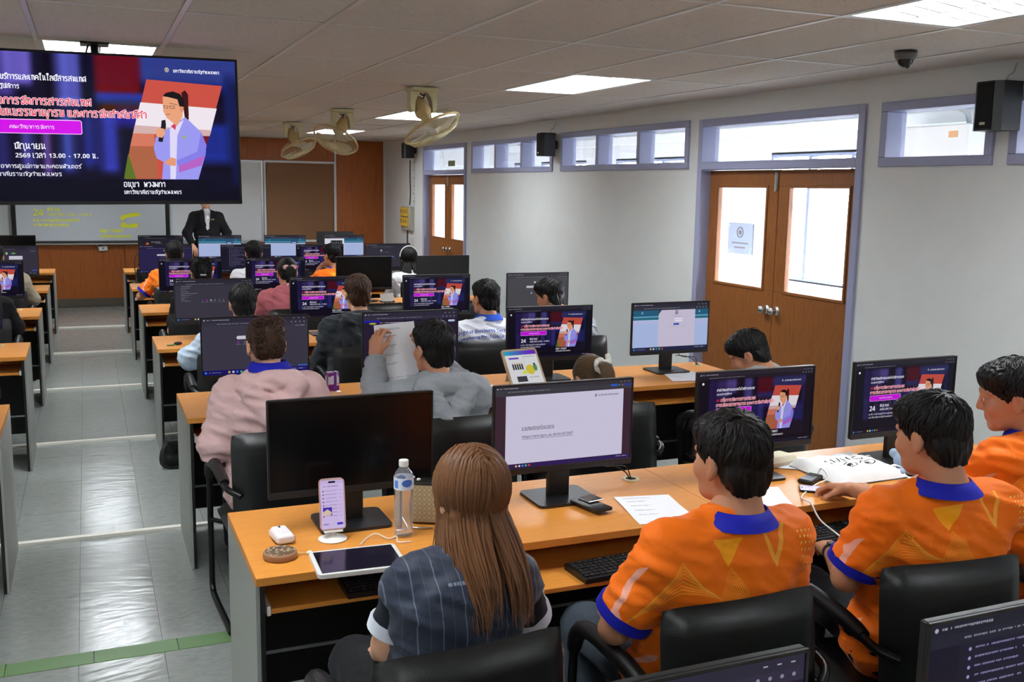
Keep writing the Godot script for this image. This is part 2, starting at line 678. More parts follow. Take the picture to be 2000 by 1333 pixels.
func make_troffer(pos: Vector3, lab: String) -> Node3D:
	var o := thing("ceiling_light", lab, "ceiling light", pos, 0.0, "recessed fluorescent ceiling lights")
	var w := SX - 0.024
	var d := SZ - 0.024
	var h := shape()
	h.box(Vector3(0, 0.105, 0), Vector3(w, 0.008, d), 0.0)
	for s in [-1, 1]:
		h.box(Vector3(s * (w / 2 - 0.004), 0.055, 0), Vector3(0.008, 0.1, d), 0.0)
		h.box(Vector3(0, 0.055, s * (d / 2 - 0.004)), Vector3(w - 0.016, 0.1, 0.008), 0.0)
	part("housing", h, mat("lamp_housing", rgb8(236, 236, 236), 0.3), o)
	var rim := shape()
	for s in [-1, 1]:
		rim.box(Vector3(s * (w / 2 - 0.008), 0.002, 0), Vector3(0.018, 0.006, d), 0.001)
		rim.box(Vector3(0, 0.002, s * (d / 2 - 0.008)), Vector3(w, 0.006, 0.018), 0.001)
	part("rim", rim, mats.ceiling_bar, o)
	var glow := mat("lamp_glow", Color(0.9, 0.9, 0.9), 0.5)
	glow.emission_enabled = true
	glow.emission = Color(1.0, 0.985, 0.96)
	glow.emission_energy_multiplier = 3.0
	part("reflector_glow", shape().box(Vector3(0, 0.098, 0), Vector3(w - 0.03, 0.004, d - 0.03), 0.0), glow, o)
	for x in [-0.15, 0.15]:
		part("lamp_tube", shape().tube([Vector3(x, 0.074, -d / 2 + 0.03), Vector3(x, 0.074, d / 2 - 0.03)], 0.013, 12), glow, o)
	var white := mat("louvre_white", rgb8(238, 238, 240), 0.25)
	part("louvre_rail", shape().box(Vector3(0, 0.027, 0), Vector3(0.012, 0.045, d - 0.04), 0.002), white, o)
	for x in [-0.28, 0.28]:
		part("louvre_rail", shape().box(Vector3(x, 0.027, 0), Vector3(0.008, 0.045, d - 0.04), 0.002), white, o)
	var blade := shape()
	for x in [-0.14, 0.14]:
		blade.at(Vector3(x, 0, 0)).prism(PackedVector2Array([Vector2(-0.132, 0.05), Vector2(0.132, 0.05), Vector2(0.132, 0.006), Vector2(0.0, 0.02), Vector2(-0.132, 0.006)]), -0.006, 0.006)
	var bm := blade.mesh()
	for i in 10:
		part("louvre_blade", bm, white, o, Vector3(0, 0, -d / 2 + 0.1 + i * (d - 0.2) / 9.0))
	var l := AreaLight3D.new()
	l.name = "area_light"
	l.area_size = Vector2(w - 0.06, d - 0.06)
	l.area_normalize_energy = true
	l.light_energy = 3.9
	l.light_color = Color(0.95, 0.98, 1.0)
	l.shadow_enabled = true
	l.area_range = 20.0
	l.rotation = Vector3(-PI / 2, 0, 0)
	l.position = Vector3(0, 0.056, 0)
	o.add_child(l)
	return o


# ---------------------------------------------------------------- floor
func make_floor() -> void:
	var m := mat("floor_vinyl", Color.WHITE, 0.2)
	m.albedo_texture = grain(512, 512, [rgb8(126, 131, 128), rgb8(146, 151, 147), rgb8(136, 141, 138), rgb8(152, 156, 153)], 2.4, 7.0, 41, 4)
	m.roughness_texture = grain(256, 256, [Color(0.75, 0.75, 0.75), Color(1, 1, 1)], 4.0, 4.0, 43)
	m.heightmap_enabled = true
	m.heightmap_scale = 0.07
	m.heightmap_texture = grain(512, 512, [Color.BLACK, Color.WHITE], 1.8, 5.0, 44, 3)
	m.uv1_triplanar = true
	m.uv1_world_triplanar = true
	m.uv1_scale = Vector3(0.55, 0.55, 0.55)
	var base := structure("floor", shape().box(Vector3(0.05, -0.08, -6.9), Vector3(9.2, 0.14, 18.8), 0.0), mat("floor_joint", rgb8(120, 124, 121), 0.5))
	var s := 0.3137
	var x0 := -0.105
	var one := shape().box(Vector3(0, -0.005, 0), Vector3(s - 0.0009, 0.01, s - 0.0009), 0.0006).mesh()
	var rest := shape()
	var single := 0
	for i in range(-14, 15):
		for k in range(-8, 52):
			var xc := x0 + s * (i + 0.5)
			var zc := -3.975 - s * (k + 0.5)
			if k >= 0:
				zc -= 0.11
			if zc > 2.1 or zc < ZF or xc > XW or xc < -4.25:
				continue
			var seen := zc < -2.6 and (absf(xc) < 0.62 or (xc > -0.7 and xc < 0.9 and zc > -6.5)) and single < 298
			var wx := minf(s, 2.0 * (XW - xc))
			if seen:
				single += 1
				part("floor_tile", one, m, base, Vector3(xc, rng.randf_range(-0.0004, 0.0004), zc))
			else:
				rest.box(Vector3(xc, -0.005, zc), Vector3(s - 0.0009, 0.01, s - 0.0009), 0.0006)
	var r := part("floor_tiles_beyond", rest, m, base)
	r.set_meta("kind", "stuff")
	for i in range(-14, 15):
		var xc := x0 + 0.055 + s * (i + 0.5)
		if absf(xc) < 4.2:
			part("green_tile", shape().box(Vector3(xc, -0.004, -4.03), Vector3(s - 0.003, 0.011, 0.107), 0.001), mats.green_tile, base)
	var n := 0
	for z in ROWS.slice(1):
		n += 1
		var q := shape()
		q.prism(PackedVector2Array([Vector2(-0.024, 0), Vector2(0.024, 0), Vector2(0.019, 0.014), Vector2(-0.019, 0.014)]), -3.95, 3.95)
		var o := solo("floor_raceway", q, mats.raceway, Vector3(-0.25, 0.0005, z - 0.03), Vector3(0, PI / 2, 0))
		var nth: String = ["first", "second", "third", "fourth", "fifth", "sixth"][6 - n]
		tag(o, "white cable raceway across the aisle floor behind the %s desk row from the front wall" % nth, "cable raceway", "white floor raceways")


# ---------------------------------------------------------------- corridor
func make_corridor() -> void:
	var pw: Material = mats.paint_white
	var holes := [[-16.0, -15.2, 0.95, 2.25], [-14.9, -13.3, 0.95, 2.25], [-12.4, -9.95, 0.95, 2.25], [-8.95, -4.6, 0.95, 2.25], [-3.9, 0.6, 0.95, 2.25]]
	structure("wall_corridor", pierced(6.8, 6.95, ZF - 0.2, 2.4, 3.1, holes), pw)
	structure("floor_corridor", shape().box(Vector3(5.75, -0.06, -6.9), Vector3(2.2, 0.1, 18.8), 0.0), mat("corridor_floor", rgb8(190, 190, 186), 0.35))
	structure("ceiling_corridor", shape().box(Vector3(5.75, 2.95, -6.9), Vector3(2.2, 0.1, 18.8), 0.0), pw)
	structure("wall_corridor_end", shape().box(Vector3(5.75, 1.5, ZF - 0.3), Vector3(2.2, 3.0, 0.2), 0.0), pw)
	structure("wall_corridor_start", shape().box(Vector3(5.75, 1.5, 2.4), Vector3(2.2, 3.0, 0.2), 0.0), pw)
	var n := 10
	var al := mat("corridor_frame", rgb8(128, 138, 166), 0.4)
	for h in holes:
		n += 1
		var o := Node3D.new()
		o.name = "window_%d" % n
		add_child(o)
		o.position = Vector3(6.8, 0, 0)
		o.set_meta("kind", "structure")
		for y in [h[2], h[3]]:
			part("frame_rail", shape().box(Vector3(0.05, y, (h[0] + h[1]) / 2), Vector3(0.1, 0.05, h[1] - h[0]), 0.003), al, o)
		var cnt := maxi(1, roundi((h[1] - h[0]) / 0.62))
		for i in cnt + 1:
			part("frame_post", shape().box(Vector3(0.05, (h[2] + h[3]) / 2, h[0] + (h[1] - h[0]) * i / cnt), Vector3(0.09, h[3] - h[2], 0.045), 0.003), al, o)
		part("window_sill", shape().box(Vector3(-0.03, h[2] - 0.03, (h[0] + h[1]) / 2), Vector3(0.1, 0.03, h[1] - h[0] + 0.1), 0.004), pw, o)
	# pipe duct and wall trim under the corridor ceiling
	structure("trim_corridor", shape().box(Vector3(6.72, 2.5, -6.9), Vector3(0.14, 0.1, 18.0), 0.003), pw)
	# notice board seen through the near double door
	var o := thing("notice_plaque", "pale grey notice plaque with round crest on the corridor wall", "sign", Vector3(6.79, 1.33, -9.42))
	part("panel", shape().box(v3z, Vector3(0.012, 0.34, 0.46), 0.003), mat("plaque", rgb8(128, 138, 156), 0.3), o)
	var ring := shape().at(Vector3(-0.008, 0.07, 0), Vector3(0, 0, PI / 2))
	ring.lathe([Vector2(0.05, 0), Vector2(0.062, 0), Vector2(0.062, 0.003), Vector2(0.05, 0.003), Vector2(0.05, 0)], 24)
	ring.lathe([Vector2(0.001, 0), Vector2(0.03, 0), Vector2(0.02, 0.003), Vector2(0.001, 0.003)], 5)
	part("crest", ring, mat("plaque_ink", rgb8(86, 74, 78), 0.5), o)
	for k in 2:
		part("text_line", shape().box(Vector3(-0.007, -0.05 - 0.05 * k, 0), Vector3(0.002, 0.016, 0.3 - 0.1 * k), 0.0), mat("plaque_ink", Color.GRAY), o)
	for y in [-0.14, 0.14]:
		for z in [-0.2, 0.2]:
			part("bolt", shape().ball(Vector3(-0.008, y, z), Vector3(0.006, 0.012, 0.012), 8, 6), mats.aluminium, o)
	# poster seen through the far door
	var p := thing("corridor_poster", "blue grey poster on the corridor wall behind the far brown door", "poster", Vector3(6.785, 1.45, -15.05 - 0.0))
	p.position = Vector3(6.79, 1.40, -17.0 + 4.15)
	part("sheet", shape().box(v3z, Vector3(0.01, 0.36, 0.5), 0.0), mat("poster_blue", rgb8(84, 104, 146), 0.6), p)
	for k in 3:
		part("picture", shape().box(Vector3(-0.006, 0.1 - 0.1 * k, 0.08 if k % 2 else -0.08), Vector3(0.002, 0.07, 0.18), 0.0), mat("poster_pale", rgb8(170, 184, 206), 0.6), p)
	# outdoor unit seen through the high window
	var u := thing("air_conditioner_unit", "white boxy air conditioner unit on corridor wall seen through high window", "air conditioner", Vector3(6.3, 2.2, -6.3))
	part("body", shape().box(Vector3(0.15, 0, 0), Vector3(0.3, 0.42, 0.86), 0.015), mat("unit_white", rgb8(214, 216, 214), 0.45), u)
	part("label_sticker", shape().box(Vector3(-0.002, 0.13, -0.36), Vector3(0.003, 0.06, 0.1), 0.0), mat("sticker_blue", rgb8(90, 170, 220), 0.5), u)
	part("label_sticker", shape().box(Vector3(-0.002, 0.13, 0.28), Vector3(0.003, 0.05, 0.09), 0.0), mat("sticker_tan", rgb8(190, 140, 90), 0.5), u)
	part("bracket", shape().box(Vector3(0.22, -0.24, 0), Vector3(0.44, 0.04, 0.6), 0.003), mats.aluminium, u)
	part("pipe", shape().tube(curve([Vector3(0.14, 0.21, 0.3), Vector3(0.1, 0.3, 0.3), Vector3(0.12, 0.34, 0.2), Vector3(0.3, 0.36, 0.1), Vector3(0.42, 0.4, 0.1)], 5), 0.02, 8), mat("pipe_grey", rgb8(150, 158, 162), 0.5), u)
	# tree outside, seen as a green patch through the far door
	var tr := thing("garden_tree", "green leafy tree outside the corridor window behind the far door", "tree", Vector3(8.6, 0, -18.0))
	tr.position = Vector3(9.2, -1.5, -18.2)
	part("trunk", shape().tube([v3z, Vector3(0.05, 1.2, 0), Vector3(0, 2.6, 0.1)], [0.12, 0.1, 0.06], 10), mat("bark", rgb8(86, 70, 52), 0.9), tr)
	var lf := shape()
	var rg := RandomNumberGenerator.new()
	rg.seed = 5
	for i in 420:
		var d := Vector3(rg.randfn(), rg.randfn(), rg.randfn()).normalized() * pow(rg.randf(), 0.4)
		lf.at(Vector3(0, 3.2, 0.1) + d * Vector3(1.0, 0.9, 1.0), Vector3(rg.randf() * TAU, rg.randf() * TAU, 0))
		lf.face([Vector3(-0.05, 0, 0), Vector3(0, 0.03, 0), Vector3(0.06, 0, 0), Vector3(0, -0.03, 0.01)])
	var leaves := part("foliage", lf, mat("leaf_green", rgb8(92, 140, 88), 0.6), tr)
	leaves.set_meta("kind", "stuff")


# ---------------------------------------------------------------- front wall
func make_front_wall() -> void:
	var w := structure("wall_front", shape().box(Vector3(0.05, 1.5, ZF - 0.1), Vector3(9.1, 3.1, 0.18), 0.0), mat("wall_ply_dark", rgb8(70, 32, 10), 0.6))
	var xs := [-4.3, -3.1, -1.9, -0.7, 0.5, 1.7, 2.9, 3.70, XW]
	for i in xs.size() - 1:
		var a: float = xs[i]
		var b: float = xs[i + 1]
		part("wall_panel", shape().box(Vector3((a + b) / 2, 1.28, ZF - 0.002), Vector3(b - a - 0.004, CEIL, 0.012), 0.001), mats.wall_ply, w)
	structure("baseboard_front", shape().box(Vector3(0.1, 0.06, ZF + 0.014), Vector3(8.8, 0.12, 0.02), 0.003), mat("baseboard_grey", rgb8(92, 84, 74), 0.5))
	structure("trim_1", shape().box(Vector3(3.70, 1.72, ZF + 0.014), Vector3(0.03, 1.68, 0.02), 0.003), mats.paint_white)
	structure("trim_2", shape().box(Vector3(XW - 0.012, 1.3, ZF + 0.02), Vector3(0.022, 2.56, 0.04), 0.003), mats.paint_white)
	var b := thing("whiteboard", "wide white writing board behind the projector screen on the front wall", "whiteboard", Vector3(0.55, 0.97, ZF + 0.03))
	part("writing_surface", shape().box(Vector3(0, 0.61, 0), Vector3(3.94, 1.2, 0.018), 0.002), mat("board_white", rgb8(222, 226, 226), 0.3), b)
	var f := shape()
	for s in [-1, 1]:
		f.box(Vector3(s * 1.985, 0.61, 0.004), Vector3(0.035, 1.26, 0.03), 0.003)
	f.box(Vector3(0, 1.225, 0.004), Vector3(3.94, 0.035, 0.03), 0.003)
	f.box(Vector3(0, -0.005, 0.004), Vector3(3.94, 0.035, 0.03), 0.003)
	part("frame", f, mats.aluminium, b)
	part("pen_tray", shape().box(Vector3(0, -0.035, 0.04), Vector3(3.6, 0.02, 0.09), 0.004), mats.aluminium, b)
	var p := thing("pin_board", "brown felt pin board in a white frame on the front wall", "notice board", Vector3(3.135, 0.97, ZF + 0.02))
	part("felt", shape().box(Vector3(0, 0.61, 0), Vector3(1.06, 1.2, 0.014), 0.002), mats.pin_board, p)
	var g := shape()
	for s in [-1, 1]:
		g.box(Vector3(s * 0.555, 0.61, 0.006), Vector3(0.035, 1.27, 0.026), 0.003)
	g.box(Vector3(0, 1.23, 0.006), Vector3(1.08, 0.035, 0.026), 0.003)
	g.box(Vector3(0, -0.01, 0.006), Vector3(1.08, 0.035, 0.026), 0.003)
	part("frame", g, mats.paint_white, p)
	var so := thing("wall_socket_box", "small white junction box under the whiteboard tray", "socket", Vector3(0.20, 0.865, ZF + 0.03))
	part("body", shape().box(v3z, Vector3(0.13, 0.075, 0.045), 0.008), mats.plastic_white, so, v3z, Vector3(0, 0, 0.1))
	part("socket_face", shape().box(Vector3(0, 0, 0.024), Vector3(0.012, 0.03, 0.006), 0.001), mats.plastic_dark, so)
	part("cable", shape().tube(curve([Vector3(-0.06, 0.01, 0), Vector3(-0.08, 0.05, 0), Vector3(-0.06, 0.075, 0)], 4), 0.006, 6), mats.plastic_white, so)
# ---------------------------------------------------------------- fittings on walls and ceiling
func make_fan(pos: Vector3, nrm: Vector3, lab: String) -> void:
	var cream := mat("fan_cream", rgb8(214, 206, 162), 0.45)
	var tan := mat("fan_tan", rgb8(202, 176, 120), 0.45)
	var o := thing("ceiling_fan", lab, "fan", pos, 0.0, "cream oscillating ceiling fans")
	part("mount_plate", shape().box(Vector3(0, -0.018, 0), Vector3(0.2, 0.034, 0.2), 0.01), cream, o)
	for s in [-1, 1]:
		part("bracket_arm", shape().prism(PackedVector2Array([Vector2(s * 0.098, -0.03), Vector2(s * 0.098, -0.15), Vector2(s * 0.085, -0.175), Vector2(s * 0.066, -0.175), Vector2(s * 0.062, -0.1), Vector2(s * 0.045, -0.06), Vector2(s * 0.02, -0.035)]), -0.045, 0.045), cream, o)
	var y := -nrm.normalized()
	var x := y.cross(Vector3(0.1, 0, 1)).normalized()
	var z := x.cross(y).normalized()
	var tilt := Transform3D(Basis(x, y, z), Vector3(0, -0.155, 0))
	var mot := shape()
	mot.xf = tilt
	mot.lathe([Vector2(0.001, 0.095), Vector2(0.03, 0.092), Vector2(0.045, 0.075), Vector2(0.052, 0.03), Vector2(0.06, 0.0), Vector2(0.062, -0.03), Vector2(0.045, -0.055), Vector2(0.03, -0.1), Vector2(0.02, -0.13), Vector2(0.001, -0.13)], 20)
	part("motor", mot, tan, o)
	var pin := shape().tube([Vector3(-0.09, -0.155, 0), Vector3(0.09, -0.155, 0)], 0.009, 8)
	part("pivot_pin", pin, mats.aluminium, o)
	var cord := shape().tube(curve([Vector3(-0.03, -0.03, 0.02), Vector3(-0.015, -0.06, 0.05), Vector3(0.01, -0.05, 0.03), Vector3(0.0, -0.08, 0.02)], 5), 0.005, 6)
	part("cord", cord, mats.plastic_dark, o)
	var ring := shape()
	ring.xf = tilt
	var R := 0.215
	var rp := []
	for i in 41:
		rp.append(Vector3(cos(TAU * i / 40) * R, -0.155, sin(TAU * i / 40) * R))
	ring.tube(rp, 0.009, 8, false)
	part("guard_ring", ring, tan, o)
	var wires := shape()
	wires.xf = tilt
	for i in 72:
		var a := TAU * i / 72
		var d := Vector3(cos(a), 0, sin(a))
		wires.tube([d * 0.045 + Vector3(0, -0.225, 0), d * 0.12 + Vector3(0, -0.222, 0), d * 0.185 + Vector3(0, -0.20, 0), d * R + Vector3(0, -0.157, 0)], 0.0013, 4, false)
		if i % 3 == 0:
			wires.tube([d * 0.05 + Vector3(0, -0.09, 0), d * 0.13 + Vector3(0, -0.085, 0), d * 0.19 + Vector3(0, -0.11, 0), d * R + Vector3(0, -0.153, 0)], 0.0016, 4, false)
	var g := part("guard_wires", wires, cream, o)
	g.set_meta("kind", "stuff")
	var cap := shape()
	cap.xf = tilt
	cap.lathe([Vector2(0.001, -0.232), Vector2(0.045, -0.229), Vector2(0.05, -0.222), Vector2(0.045, -0.216), Vector2(0.001, -0.214)], 20)
	part("guard_cap", cap, cream, o)
	for k in 3:
		var b := shape()
		b.xf = tilt * Transform3D(Basis(Vector3.UP, TAU * k / 3.0 + 0.4), Vector3.ZERO)
		var rows := []
		for i in 7:
			var r := 0.03 + 0.155 * i / 6.0
			var row := []
			for j in 6:
				var u := (j / 5.0 - 0.5) * (0.5 + 0.75 * sin(PI * clampf(i / 6.0 * 0.85, 0.0, 1.0)))
				row.append(Vector3(r * cos(u), -0.165 + 0.03 * u, r * sin(u)))
			rows.append(row)
		b.sheet(rows)
		part("blade", b, mat("fan_blade", rgb8(196, 190, 166), 0.3), o)


func make_speaker(pos: Vector3, w: float, h: float, lab: String, cable_up: float) -> void:
	var o := thing("wall_speaker", lab, "speaker", pos, 0.0, "black wall speakers along the white wall")
	var d := 0.15
	var b := shape()
	var poly := PackedVector2Array()
	for q in [[-w / 2, 0.0], [-w / 2 * 0.9, -d * 0.8], [-w / 2 * 0.55, -d], [w / 2 * 0.55, -d], [w / 2 * 0.9, -d * 0.8], [w / 2, 0.0]]:
		poly.append(Vector2(q[0], q[1]))
	b.at(v3z, Vector3(PI / 2, 0, 0)).prism(poly, -h / 2, h / 2)
	part("cabinet", b, mats.plastic_black, o, v3z, Vector3(0, PI / 2, 0))
	var g := shape().box(Vector3(-d - 0.002, 0.0, 0), Vector3(0.006, h * 0.92, w * 0.52), 0.002)
	part("grille", g, mat("speaker_cloth", rgb8(12, 12, 13), 0.9), o)
	part("badge", shape().box(Vector3(-d - 0.007, -h * 0.36, 0), Vector3(0.003, 0.014, 0.035), 0.001), mat("badge", rgb8(206, 200, 170), 0.4), o)
	part("wall_bracket", shape().box(Vector3(0.025, 0, 0), Vector3(0.06, 0.08, 0.05), 0.004), mats.plastic_dark, o)
	var top := cable_up
	part("cable", shape().tube(curve([Vector3(-0.02, h / 2 - 0.01, 0.0), Vector3(-0.025, h / 2 + 0.03, 0.02), Vector3(0.0, h / 2 + 0.05, 0.03), Vector3(0.03, top, 0.02)], 5), 0.004, 6), mat("cable_cream", rgb8(190, 184, 160), 0.6), o)


func make_wall_fittings() -> void:
	make_fan(Vector3(2.263, CEIL - 0.004, -7.05), Vector3(0.36, -0.83, 0.33), "cream ceiling fan tilted toward the doors, below the bright ceiling light by the high windows")
	make_fan(Vector3(2.245, CEIL - 0.004, -9.45), Vector3(-0.48, -0.86, 0.34), "cream ceiling fan tilted toward the aisle, between two fans tilted the other way")
	make_fan(Vector3(2.217, CEIL - 0.004, -11.75), Vector3(0.35, -0.84, 0.34), "cream ceiling fan hanging by the brown front wall, last of three")
	make_speaker(Vector3(4.46, 2.315, -3.93), 0.2, 0.25, "black wall speaker over the high window with the air conditioner behind", 0.225)
	make_speaker(Vector3(4.46, 2.30, -9.52), 0.17, 0.235, "black wall speaker between the two rows of three high panes", 0.225)
	make_speaker(Vector3(4.46, 2.37, -14.35), 0.17, 0.22, "black wall speaker above the yellow socket panel", 0.17)
	# camera dome
	var c := thing("security_camera", "small dark grey dome camera under the ceiling tiles", "camera", Vector3(3.80, CEIL, -3.975))
	part("base", shape().lathe([Vector2(0.001, 0.0), Vector2(0.055, 0.0), Vector2(0.054, -0.02), Vector2(0.046, -0.042), Vector2(0.001, -0.042)], 24), mat("camera_grey", rgb8(96, 94, 92), 0.4), c)
	part("dome", shape().lathe([Vector2(0.04, -0.04), Vector2(0.034, -0.062), Vector2(0.02, -0.076), Vector2(0.001, -0.08)], 24), mat("camera_dark", rgb8(40, 40, 42), 0.15), c)
	part("lens_turret", shape().at(Vector3(0.0, -0.07, 0.016)).ball(v3z, Vector3(0.014, 0.016, 0.012), 12, 8), mats.plastic_black, c)
	# yellow socket panel on the wall
	var y := thing("socket_panel", "yellow panel of sockets and switches beside the far brown door", "switch panel", Vector3(XW, 1.39, -14.72))
	part("backing_box", shape().box(Vector3(-0.03, -0.02, 0.04), Vector3(0.06, 0.36, 0.5), 0.008), mat("box_grey", rgb8(168, 164, 150), 0.5), y)
	for r in 2:
		for k in 3:
			var u := part("socket_plate", shape().box(Vector3(-0.07, 0.075 - 0.15 * r, -0.13 + 0.12 * k), Vector3(0.025, 0.135, 0.112), 0.006), mat("plate_yellow", rgb8(226, 186, 72), 0.4), y)
			part("slot", shape().box(Vector3(-0.083, 0.085 - 0.15 * r, -0.15 + 0.12 * k), Vector3(0.004, 0.05, 0.012), 0.001), mats.plastic_dark, u)
			part("slot", shape().box(Vector3(-0.083, 0.085 - 0.15 * r, -0.11 + 0.12 * k), Vector3(0.004, 0.05, 0.012), 0.001), mats.plastic_dark, u)
			part("lamp_dot", shape().box(Vector3(-0.083, 0.125 - 0.15 * r, -0.13 + 0.12 * k), Vector3(0.004, 0.012, 0.012), 0.001), mat("dot_red", rgb8(200, 60, 40), 0.4), u)
	var pc := solo("panel_cable", shape().tube(curve([Vector3(4.50, 2.24, -14.6), Vector3(4.505, 2.0, -14.62), Vector3(4.505, 1.75, -14.6), Vector3(4.505, 1.57, -14.63)], 6), 0.008, 6), mats.plastic_dark)
	tag(pc, "thin dark cable running down from speaker to yellow socket panel", "cable")
	var pd := solo("panel_cable", shape().tube(curve([Vector3(4.505, 1.2, -14.75), Vector3(4.5, 1.0, -14.74), Vector3(4.505, 0.7, -14.75), Vector3(4.505, 0.3, -14.75)], 6), 0.008, 6), mats.plastic_dark)
	tag(pd, "thin dark cable running down the wall below the yellow socket panel", "cable")
	var cd := thing("wall_conduit", "white conduit with clips above the yellow socket panel", "conduit", Vector3(4.51, 1.57, -14.42))
	part("conduit_tube", shape().box(Vector3(0, 0.34, 0), Vector3(0.016, 0.68, 0.022), 0.003), mats.raceway, cd)
	for k in 6:
		part("clip", shape().box(Vector3(-0.009, 0.06 + 0.115 * k, 0), Vector3(0.004, 0.02, 0.03), 0.001), mat("clip_grey", rgb8(120, 120, 118), 0.4, 0.5), cd)


# ---------------------------------------------------------------- television and projector screen
func flat_screen(w: float, h: float, mid: Vector3) -> Shape:
	var s := shape()
	var a := s.pt(mid + Vector3(-w / 2, h / 2, 0), Vector3.BACK, Vector2(0, 0))
	var b := s.pt(mid + Vector3(w / 2, h / 2, 0), Vector3.BACK, Vector2(1, 0))
	var c := s.pt(mid + Vector3(w / 2, -h / 2, 0), Vector3.BACK, Vector2(1, 1))
	var d := s.pt(mid + Vector3(-w / 2, -h / 2, 0), Vector3.BACK, Vector2(0, 1))
	s.quad(a, b, c, d)
	return s


func make_television(screen: Material) -> void:
	var w := 1.395
	var h := 0.765
	var o := thing("television", "large black television showing a purple event slide, hung from the ceiling over the aisle", "television", Vector3(0.083, 2.115, -5.65))
	o.rotation.z = 0.014
	part("housing", shape().box(Vector3(0, 0, -0.028), Vector3(w, h, 0.05), 0.008), mats.plastic_black, o)
	var f := shape()
	for s in [-1, 1]:
		f.box(Vector3(s * (w / 2 - 0.006), 0, 0.0), Vector3(0.012, h, 0.014), 0.003)
	f.box(Vector3(0, h / 2 - 0.006, 0), Vector3(w, 0.012, 0.014), 0.003)
	f.box(Vector3(0, -h / 2 + 0.010, 0), Vector3(w, 0.020, 0.014), 0.003)
	part("bezel", f, mats.plastic_black, o)
	part("screen", flat_screen(w - 0.024, h - 0.032, Vector3(0, 0.004, 0.001)), screen, o)
	part("back_cover", shape().box(Vector3(0, -0.1, -0.075), Vector3(0.9, 0.4, 0.05), 0.02), mats.plastic_black, o)
	part("wall_mount", shape().box(Vector3(0, 0.05, -0.11), Vector3(0.4, 0.3, 0.03), 0.004), mats.tube_black, o)
	part("ceiling_pole", shape().tube([Vector3(0.004, 0.0, -0.145), Vector3(-0.002, 0.44, -0.145)], 0.022, 14), mats.tube_black, o)
	part("ceiling_plate", shape().box(Vector3(-0.002, 0.442, -0.145), Vector3(0.14, 0.012, 0.14), 0.003), mats.tube_black, o)
	part("cable", shape().tube(curve([Vector3(-0.02, 0.3, -0.1), Vector3(-0.045, 0.38, -0.12), Vector3(-0.03, 0.44, -0.14)], 5), 0.005, 6), mats.plastic_black, o)


func make_projection(img: Texture2D) -> void:
	var o := thing("projector_screen", "pull down projector screen with yellow writing and black borders on front wall", "projector screen", Vector3(0.076, 0.955, ZF + 0.12))
	var m := mat("projected_screen", Color.WHITE, 0.8)
	m.albedo_texture = img
	part("screen_cloth", flat_screen(2.02, 1.42, Vector3(0, 0.735, 0.004)), m, o)
	for s in [-1, 1]:
		part("black_border", shape().box(Vector3(s * 1.04, 0.735, 0), Vector3(0.06, 1.42, 0.006), 0.0), mats.plastic_black, o)
	part("bottom_bar", shape().tube([Vector3(-1.07, 0.015, 0), Vector3(1.07, 0.015, 0)], 0.014, 10), mat("bar_grey", rgb8(70, 70, 70), 0.4), o)
	part("roller_case", shape().box(Vector3(0, 1.50, 0), Vector3(2.3, 0.11, 0.1), 0.01), mats.plastic_white, o)


# ---------------------------------------------------------------- desks and chairs
func make_desk(pos: Vector3, lab: String) -> Node3D:
	var o := thing("computer_desk", lab, "desk", pos, 0.0, "wooden two seat computer desks")
	var W := DESK_W
	var D := DESK_D
	var black: Material = mats.laminate_black
	part("desk_top", shape().box(Vector3(W / 2, 0.737, D / 2), Vector3(W - 0.002, 0.026, D), 0.002), mats.desk_wood, o)
	for k in 2:
		var x := 0.014 if k == 0 else W - 0.014
		part("side_panel", shape().box(Vector3(x + (0.007 if k else -0.007), 0.362, D / 2 - 0.004), Vector3(0.012, 0.722, D - 0.01), 0.001), mats.laminate_grey, o)
		part("side_lining", shape().box(Vector3(x + (-0.006 if k else 0.006), 0.362, D / 2 - 0.004), Vector3(0.013, 0.722, D - 0.004), 0.001), black, o)
	part("divider_panel", shape().box(Vector3(W / 2, 0.412, D / 2 - 0.01), Vector3(0.018, 0.62, D - 0.08), 0.001), black, o)
	part("modesty_panel", shape().box(Vector3(W / 2, 0.42, 0.03), Vector3(W - 0.06, 0.6, 0.016), 0.001), black, o)
	part("metal_strip", shape().box(Vector3(W / 2, 0.245, 0.042), Vector3(W - 0.07, 0.012, 0.006), 0.001), mats.aluminium, o)
	part("back_board", shape().box(Vector3(W / 2, 0.665, 0.22), Vector3(W - 0.06, 0.115, 0.014), 0.001), mats.desk_wood, o)
	for k in 2:
		var x := W * (0.25 + 0.5 * k)
		var tr := part("keyboard_tray", shape().box(Vector3(0, 0, 0), Vector3(W / 2 - 0.07, 0.016, 0.36), 0.002), mats.desk_wood, o, Vector3(x + (0.008 if k == 0 else -0.008), 0.637, D - 0.20))
		for s in [-1, 1]:
			part("slide_rail", shape().box(Vector3(s * (W / 4 - 0.03), 0.004, 0), Vector3(0.012, 0.03, 0.37), 0.002), mats.plastic_white, tr)
	return o


